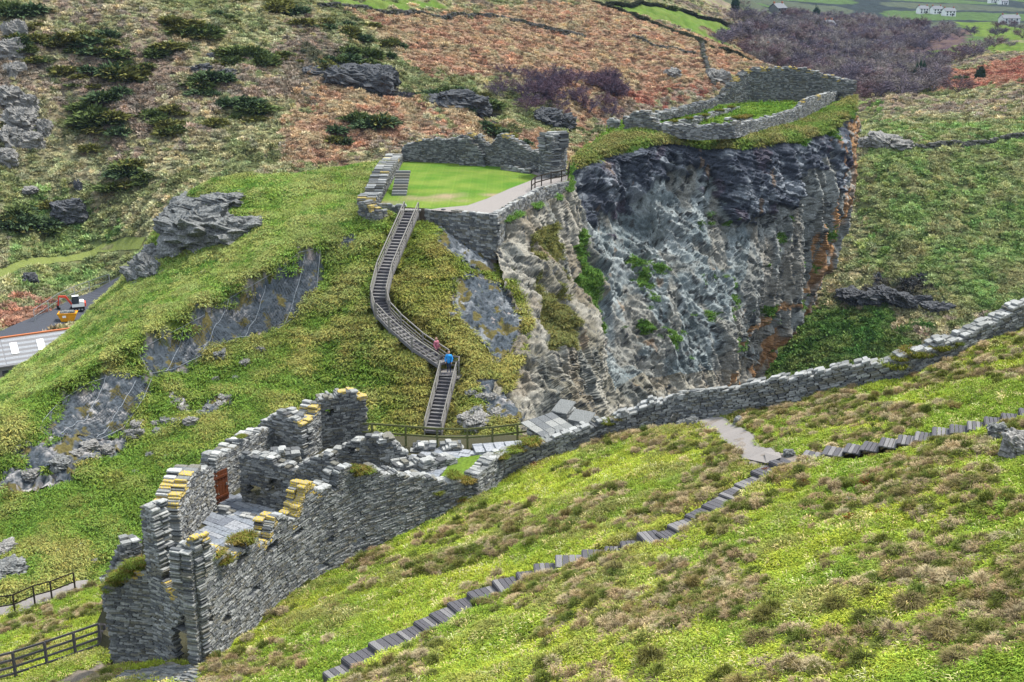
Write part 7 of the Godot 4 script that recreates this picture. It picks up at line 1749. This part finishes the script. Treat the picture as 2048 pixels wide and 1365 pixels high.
func house(at: Vector3, w: float, label: String, kind: String) -> void:
	var o := thing("cottage" if kind == "stone" else "farmhouse" if w < 12.0 else "terrace_house", label, "house", Vector3(at.x, back_h(at.x, at.z), at.z), "")
	o.rotation.y = 0.15 if kind != "stone" else 0.6
	if not M.has("white_wall"):
		material("white_wall", lin(0.75, 0.75, 0.73), 0.9, 0.3, noise_tex(0.02, 0.85, 1.0))
		material("grey_wall", lin(0.5, 0.5, 0.5), 0.9)
		material("roof_slate", lin(0.14, 0.15, 0.17), 0.7, 0.5, noise_tex(0.04, 0.6, 1.0))
		material("glass", lin(0.03, 0.035, 0.04), 0.15)
		material("brick", lin(0.3, 0.13, 0.08), 0.9)
	var wm: Material = M.white_wall if kind == "white" else (M.grey_wall if kind == "grey" else M.stone0)
	var h := 3.6 if w > 6.5 else 2.6
	var roof := gable(o, w * 0.42, 3.2, h, 2.2, wm, M.roof_slate)
	for s in [-0.36, 0.36]: part("chimney", cube, M.brick, roof, Transform3D(Basis.from_scale(Vector3(0.8, 1.8, 0.8)), Vector3(w * s, h + 2.4, 0)))
	for f in (2 if h > 3.0 else 1):
		for i in 3:
			var win := part("window", cube, M.glass, o, Transform3D(Basis.from_scale(Vector3(1.0, 1.2, 0.1)), Vector3(w * (i - 1) * 0.26, 1.1 + f * 1.7, 3.22)))
			part("sill", cube, M.white_wall, win, Transform3D(Basis.from_scale(Vector3(1.15, 0.1, 2.0)), Vector3(0, -0.56, 0.3)))
	part("door", cube, M.dark_timber, o, Transform3D(Basis.from_scale(Vector3(0.95, 2.0, 0.1)), Vector3(w * 0.15, 1.0, 3.23)))

func prism(pts: Array, half: float) -> ArrayMesh:   # a side outline in x/y given a width along z
	var v := PackedVector3Array()
	var poly := PackedVector2Array()
	for p in pts: poly.append(p)
	var ids := Geometry2D.triangulate_polygon(poly)
	for k in range(0, ids.size(), 3):
		for s in [half, -half]:
			for q in [0, 1, 2] if s > 0.0 else [0, 2, 1]:
				var p := poly[ids[k + q]]
				v.append(Vector3(p.x, p.y, s))
	for i in poly.size():
		var a := poly[i]
		var b := poly[(i + 1) % poly.size()]
		quad(v, Vector3(a.x, a.y, half), Vector3(b.x, b.y, half), Vector3(b.x, b.y, -half), Vector3(a.x, a.y, -half))
	return tri_mesh(v)

func build_site() -> void:
	material("digger_red", lin(0.55, 0.06, 0.03), 0.45)
	material("skip_yellow", lin(0.75, 0.33, 0.01), 0.5, 0.8, noise_tex(0.03, 0.75, 1.0))
	material("white_paint", lin(0.7, 0.7, 0.68), 0.5)
	material("black_rubber", lin(0.02, 0.02, 0.022), 0.8)
	material("cab_glass", lin(0.04, 0.05, 0.06), 0.1)
	var p := v3(DIGGER_SPOT, 0)
	var o := thing("excavator", "small red and white excavator parked on the valley road", "excavator", Vector3(p.x + 0.2, back_h(p.x, p.z) + 0.25, p.z - 0.6))
	o.rotation.y = 0.35 + PI
	o.scale = Vector3.ONE * 0.82
	for s in [-0.75, 0.75]:
		var t := part("track", prism([Vector2(-1.3, 0.25), Vector2(-1.1, 0.0), Vector2(1.1, 0.0), Vector2(1.3, 0.25), Vector2(1.1, 0.55), Vector2(-1.1, 0.55)], 0.2), M.black_rubber, o, Transform3D(Basis.IDENTITY, Vector3(0, 0, s)))
		for k in 4: part("wheel", cube, M.steel, t, Transform3D(Basis.from_scale(Vector3(0.28, 0.28, 0.44)), Vector3(-0.8 + k * 0.53, 0.27, 0)))
	part("chassis", cube, M.black_rubber, o, Transform3D(Basis.from_scale(Vector3(1.4, 0.3, 1.3)), Vector3(0, 0.55, 0)))
	part("engine_house", prism([Vector2(-1.25, 0.75), Vector2(0.9, 0.75), Vector2(0.9, 1.3), Vector2(-0.3, 1.35), Vector2(-0.5, 1.75), Vector2(-1.1, 1.75), Vector2(-1.3, 1.4)], 0.85), M.white_paint, o)
	part("counterweight", prism([Vector2(-1.55, 0.75), Vector2(-1.25, 0.75), Vector2(-1.25, 1.5), Vector2(-1.5, 1.4)], 0.85), M.digger_red, o)
	var cab := part("cab", prism([Vector2(-0.35, 1.3), Vector2(0.75, 1.3), Vector2(0.85, 1.9), Vector2(0.65, 2.75), Vector2(-0.35, 2.75)], 0.42), M.cab_glass, o, Transform3D(Basis.IDENTITY, Vector3(0.05, 0, -0.42)))
	part("cab_roof", cube, M.white_paint, cab, Transform3D(Basis.from_scale(Vector3(1.15, 0.08, 0.92)), Vector3(0.15, 2.79, 0)))
	for x in [-0.36, 0.72]:
		for z in [-0.42, 0.42]: part("cab_post", cube, M.black_rubber, cab, Transform3D(Basis.from_scale(Vector3(0.07, 1.45, 0.07)), Vector3(x, 2.03, z)))
	var boom := part("boom", prism([Vector2(0.7, 1.2), Vector2(1.0, 1.1), Vector2(1.9, 2.5), Vector2(3.0, 2.75), Vector2(2.95, 3.0), Vector2(1.75, 2.9)], 0.14), M.digger_red, o, Transform3D(Basis.IDENTITY, Vector3(0, 0, -0.25)))
	part("ram", prism([Vector2(1.05, 0.9), Vector2(1.15, 0.9), Vector2(1.95, 2.3), Vector2(1.85, 2.35)], 0.05), M.steel, boom)
	part("dipper_arm", prism([Vector2(2.85, 3.05), Vector2(3.1, 2.95), Vector2(3.35, 1.2), Vector2(3.15, 1.15)], 0.12), M.digger_red, o, Transform3D(Basis.IDENTITY, Vector3(0, 0, -0.25)))
	part("bucket", prism([Vector2(3.1, 1.2), Vector2(3.4, 1.2), Vector2(3.55, 0.8), Vector2(3.3, 0.55), Vector2(2.9, 0.6), Vector2(2.95, 0.75), Vector2(3.2, 0.8)], 0.32), M.black_rubber, o, Transform3D(Basis.IDENTITY, Vector3(0, 0, -0.25)))
	# skip loaded with rubble
	p = v3(DIGGER_SPOT, 1)
	var s := thing("skip", "yellow steel skip loaded with grey rubble before the excavator", "skip", Vector3(p.x + 0.2, back_h(p.x, p.z) + 0.3, p.z + 0.2))
	s.rotation.y = 0.2
	part("body", prism([Vector2(-0.85, 0.0), Vector2(0.85, 0.0), Vector2(1.35, 1.15), Vector2(-1.35, 1.15)], 0.75), M.skip_yellow, s)
	for z in [-0.77, 0.77]:
		part("rim", cube, M.skip_yellow, s, Transform3D(Basis.from_scale(Vector3(2.8, 0.12, 0.09)), Vector3(0, 1.15, z)))
		for x in [-0.75, 0.0, 0.75]: part("rib", cube, M.skip_yellow, s, Transform3D(Basis(Vector3.BACK, -x * 0.35) * Basis.from_scale(Vector3(0.09, 1.05, 0.07)), Vector3(x, 0.57, z)))
	part("white_panel", cube, M.white_paint, s, Transform3D(Basis.from_scale(Vector3(0.5, 0.3, 0.02)), Vector3(-0.38, 0.75, 0.83)))
	part("rubble", rocks[2], M.rock_grey, s, Transform3D(Basis.from_scale(Vector3(1.05, 0.3, 0.55)), Vector3(0, 1.15, 0)))
	# mesh site fence
	var f := points3(SITE_FENCE)
	for k in f.size(): f[k].y = back_h(f[k].x, f[k].z)
	var fence := rail_fence("site_fence", "galvanised mesh fence round the valley works", "fence", f, 2.0, [1.0, 0.5, 0.08], 0.09, M.steel)
	for k in f.size() - 1:
		var v := PackedVector3Array()
		for i in 14:
			var a: Vector3 = f[k].lerp(f[k + 1], (i + 0.5) / 14.0) - fence.position
			tube(v, [a + Vector3.UP * 0.1, a + Vector3.UP * 2.0], 0.012, -1.0, 3)
		part("mesh_panel", tri_mesh(v), M.steel, fence)
	# long low building with roof lights
	var b := thing("cafe_building", "long low building with grey slate roof and white roof lights", "building", Vector3(-66.8, 9.0, -149.5))
	b.rotation.y = 0.52
	var roof := gable(b, 11.0, 3.6, 2.4, 2.5, M.stone1, M.grey_slate, "wall")
	part("ridge_tiles", cube, M.terracotta, roof, Transform3D(Basis.from_scale(Vector3(22.8, 0.2, 0.35)), Vector3(0, 5.13, 0)))
	for k in 12:
		for i in 2: part("slate_course", cube, M[["grey_slate", "slate3"][k % 2]], roof, Transform3D(Basis(Vector3.RIGHT, 0.607 + 0.02) * Basis.from_scale(Vector3(11.25, 0.05, 0.4)), Vector3(-5.65 + i * 11.3, 5.0 - k * 0.213, 0.17 + k * 0.307)))
	for k in 6:
		part("roof_light", cube, M.white_paint, roof, Transform3D(Basis(Vector3.RIGHT, 0.607) * Basis.from_scale(Vector3(0.9, 0.12, 1.9)), Vector3(-8.5 + k * 3.3, 3.98, 1.75)))
	for k in 5:
		var w := part("window", cube, M.glass, b, Transform3D(Basis.from_scale(Vector3(1.2, 1.1, 0.1)), Vector3(-8.0 + k * 4.0, 1.2, 3.62)))
		part("sill", cube, M.white_paint, w, Transform3D(Basis.from_scale(Vector3(1.1, 0.1, 2.0)), Vector3(0, -0.55, 0.3)))

# ---------- people ----------
func capsule_d(p: Vector3, c: Array) -> float:
	var a: Vector3 = c[0]
	var b: Vector3 = c[1]
	var ab := b - a
	var t := clampf((p - a).dot(ab) / ab.length_squared(), 0.0, 1.0)
	return (p - a - ab * t).length() - lerpf(c[2], c[3], t)

func skin_of(bones: Array, cell: float, blend: float) -> ArrayMesh:
	# surface nets over the smooth union of tapered capsules
	var lo := Vector3.ONE * 1e9
	var hi := -lo
	for c in bones:
		for e in 2:
			lo = lo.min(c[e] - Vector3.ONE * (c[2 + e] + 0.05))
			hi = hi.max(c[e] + Vector3.ONE * (c[2 + e] + 0.05))
	var n := Vector3i((hi - lo) / cell) + Vector3i.ONE * 2
	var f := PackedFloat32Array()
	f.resize(n.x * n.y * n.z)
	for z in n.z:
		for y in n.y:
			for x in n.x:
				var p := lo + Vector3(x, y, z) * cell
				var d := 1.0
				for c in bones:
					var e := capsule_d(p, c)
					var h := clampf(0.5 + 0.5 * (d - e) / blend, 0.0, 1.0)
					d = lerpf(d, e, h) - blend * h * (1.0 - h)
				f[(z * n.y + y) * n.x + x] = d
	var vid := {}
	var pts := PackedVector3Array()
	for z in n.z - 1:
		for y in n.y - 1:
			for x in n.x - 1:
				var sum := Vector3.ZERO
				var cnt := 0
				for e in [[0, 1], [2, 3], [4, 5], [6, 7], [0, 2], [1, 3], [4, 6], [5, 7], [0, 4], [1, 5], [2, 6], [3, 7]]:
					var a := Vector3i(e[0] & 1, (e[0] >> 1) & 1, e[0] >> 2)
					var b := Vector3i(e[1] & 1, (e[1] >> 1) & 1, e[1] >> 2)
					var fa := f[((z + a.z) * n.y + y + a.y) * n.x + x + a.x]
					var fb := f[((z + b.z) * n.y + y + b.y) * n.x + x + b.x]
					if (fa < 0.0) != (fb < 0.0):
						sum += Vector3(a).lerp(Vector3(b), fa / (fa - fb))
						cnt += 1
				if cnt:
					vid[Vector3i(x, y, z)] = pts.size()
					pts.append(lo + (Vector3(x, y, z) + sum / cnt) * cell)
	var idx := PackedInt32Array()
	for key in vid:
		var k: Vector3i = key
		var f0 := f[(k.z * n.y + k.y) * n.x + k.x]
		for ax in 3:
			var d := Vector3i.ZERO
			d[ax] = 1
			var q := k + d
			var f1 := f[(q.z * n.y + q.y) * n.x + q.x]
			if (f0 < 0.0) == (f1 < 0.0): continue
			var u := Vector3i.ZERO
			var w := Vector3i.ZERO
			u[(ax + 1) % 3] = 1
			w[(ax + 2) % 3] = 1
			var r := [k, k - u, k - u - w, k - w]
			var good := true
			for c in r: good = good and vid.has(c)
			if not good: continue
			var i0: int = vid[r[0]]
			var i1: int = vid[r[1]]
			var i2: int = vid[r[2]]
			var i3: int = vid[r[3]]
			if f0 < 0.0: idx.append_array([i0, i2, i1, i0, i3, i2])
			else: idx.append_array([i0, i1, i2, i0, i2, i3])
	var st := SurfaceTool.new()
	st.begin(Mesh.PRIMITIVE_TRIANGLES)
	for p in pts: st.add_vertex(p)
	for i in idx: st.add_index(i)
	st.generate_normals()
	return st.commit()

func person(at: Vector3, label: String, coat: Color, legs: Color, turn: float) -> void:
	var o := thing("person", label, "person", at, "")
	o.rotation.y = turn
	var arms := []
	var hands := []
	for s in [-1.0, 1.0]:
		arms.append([Vector3(s * 0.19, 1.42, 0), Vector3(s * 0.29, 1.14, 0.0), 0.065, 0.055])
		arms.append([Vector3(s * 0.29, 1.14, 0.0), Vector3(s * 0.25, 0.92, 0.13), 0.055, 0.042])
		var h := Vector3(s * 0.245, 0.88, 0.15)
		hands.append([h, h + Vector3(-s * 0.01, -0.07, 0.02), 0.03, 0.034])
		for k in 4: hands.append([h + Vector3(-s * 0.01, -0.075, 0.04 - k * 0.018), h + Vector3(-s * 0.03, -0.14 + absf(k - 1.3) * 0.01, 0.05 - k * 0.018), 0.01, 0.008])
		hands.append([h + Vector3(0, -0.03, 0.03), h + Vector3(-s * 0.02, -0.075, 0.07), 0.012, 0.009])
	var body := [[Vector3(0, 0.95, 0), Vector3(0, 1.15, 0), 0.15, 0.15], [Vector3(-0.09, 1.36, 0), Vector3(0.09, 1.36, 0), 0.125, 0.125], [Vector3(0, 1.1, 0.02), Vector3(0, 1.38, 0.01), 0.15, 0.15], [Vector3(0, 1.45, 0), Vector3(0, 1.56, 0.01), 0.06, 0.055]]
	for s in [-1.0, 1.0]:
		body.append([Vector3(s * 0.09, 0.93, 0), Vector3(s * 0.11, 0.5, 0.04 + s * 0.03), 0.095, 0.065])
		body.append([Vector3(s * 0.11, 0.5, 0.04 + s * 0.03), Vector3(s * 0.11, 0.08, -0.02 + s * 0.03), 0.062, 0.042])
		body.append([Vector3(s * 0.11, 0.045, -0.03 + s * 0.03), Vector3(s * 0.13, 0.035, 0.15 + s * 0.03), 0.045, 0.038])
	var head := [[Vector3(0, 1.62, 0.01), Vector3(0, 1.7, 0.0), 0.075, 0.092], [Vector3(0, 1.6, 0.05), Vector3(0, 1.66, 0.06), 0.035, 0.03], [Vector3(0, 1.64, 0.085), Vector3(0, 1.67, 0.085), 0.014, 0.008], [Vector3(-0.088, 1.64, 0), Vector3(-0.088, 1.68, 0), 0.014, 0.014], [Vector3(0.088, 1.64, 0), Vector3(0.088, 1.68, 0), 0.014, 0.014]]
	var skin := material("skin", lin(0.5, 0.3, 0.22), 0.6)
	# one continuous body in trousers and shoes, coat, hair and hands over it
	part("body", skin_of(body + arms, 0.025, 0.04), material("trousers" + label, legs.linear_to_srgb(), 0.9), o)
	var jacket := []
	for c in body.slice(0, 3) + arms: jacket.append([c[0], c[1], c[2] + 0.016, c[3] + 0.016])
	jacket.append([Vector3(0, 0.88, 0), Vector3(0, 1.0, 0), 0.165, 0.16])
	part("jacket", skin_of(jacket, 0.025, 0.04), material("coat" + label, coat.linear_to_srgb(), 0.7), o)
	part("head", skin_of(head, 0.014, 0.02), skin, o)
	part("hands", skin_of(hands, 0.012, 0.008), skin, o)
	part("hair", skin_of([[Vector3(0, 1.745, -0.035), Vector3(0, 1.75, 0.005), 0.075, 0.066], [Vector3(0, 1.66, -0.055), Vector3(0, 1.72, -0.045), 0.065, 0.075]], 0.02, 0.02), material("hair" + label, lin(0.12, 0.08, 0.05), 0.8), o)
	for s in [-0.032, 0.032]: part("eye", rocks[0], M.black_rubber, o, Transform3D(Basis.from_scale(Vector3.ONE * 0.009), Vector3(s, 1.675, 0.088)))

func _ready() -> void:
	rng.seed = 7
	var cam := Camera3D.new()
	cam.name = "camera"
	cam.fov = 31.74
	cam.far = 5000.0
	cam.position = eye
	cam.rotation_degrees = Vector3(-17.2, 0, 0)
	add_child(cam)
	cam.current = true
	var env := Environment.new()
	env.background_mode = Environment.BG_SKY
	var sky := Sky.new()
	var sm := ProceduralSkyMaterial.new()
	sm.sky_top_color = Color(0.90, 0.95, 1.0)
	sm.sky_horizon_color = Color(0.64, 0.70, 0.78)
	sm.sky_curve = 0.3
	sm.ground_horizon_color = Color(0.4, 0.42, 0.4)
	sm.ground_bottom_color = Color(0.25, 0.26, 0.24)
	sm.sun_angle_max = 0.0
	sky.sky_material = sm
	env.sky = sky
	env.tonemap_mode = Environment.TONE_MAPPER_LINEAR
	env.tonemap_exposure = 5.3
	env.background_energy_multiplier = 0.41
	env.fog_enabled = true
	env.fog_density = 0.00004
	env.fog_light_color = Color(0.62, 0.71, 0.86)
	env.sdfgi_enabled = true
	env.ssao_enabled = true
	env.ssil_enabled = true
	var we := WorldEnvironment.new()
	we.name = "world_environment"
	we.environment = env
	add_child(we)
	var sun := DirectionalLight3D.new()
	sun.name = "sun"
	sun.light_energy = 0.5
	sun.light_color = Color(1.0, 0.98, 0.95)
	sun.light_angular_distance = 10.0
	sun.shadow_enabled = true
	add_child(sun)
	sun.look_at_from_position(Vector3(30, 60, -15), Vector3.ZERO)
	var t0 := Time.get_ticks_msec()
	make_noise()
	cells.noise_type = FastNoiseLite.TYPE_CELLULAR
	cells.cellular_return_type = FastNoiseLite.RETURN_CELL_VALUE
	cells.frequency = 1.0
	cells.seed = 3
	cracks.noise_type = FastNoiseLite.TYPE_CELLULAR
	cracks.cellular_return_type = FastNoiseLite.RETURN_DISTANCE2_SUB
	cracks.frequency = 1.0
	cracks.seed = 3
	make_shapes()
	make_materials()
	build_hill()
	print("hill ", Time.get_ticks_msec() - t0)
	build_crag()
	print("crag ", Time.get_ticks_msec() - t0)
	build_back()
	print("back ", Time.get_ticks_msec() - t0)
	build_cliff()
	print("cliff ", Time.get_ticks_msec() - t0)
	build_floors()
	for w in WALLS: build_wall(w)
	print("walls ", Time.get_ticks_msec() - t0)
	build_hill_steps()
	build_stairs()
	build_fences()
	build_hut()
	build_door()
	build_rock_faces()
	build_nets()
	print("built ", Time.get_ticks_msec() - t0)
	build_rocks()
	build_plants()
	build_far()
	build_site()
	print("far ", Time.get_ticks_msec() - t0)
	person(v3(PERSON_SPOT, 0), "person in a bright blue jacket standing on the stair landing", Color(0.02, 0.22, 0.55), Color(0.02, 0.03, 0.06), -0.15)
	person(v3(PERSON_SPOT, 1), "person in a dusky pink top further back on the stairs", Color(0.28, 0.09, 0.12), Color(0.10, 0.06, 0.08), 0.9)
	print("people ", Time.get_ticks_msec() - t0)
	grow()
	print("grow ", Time.get_ticks_msec() - t0)
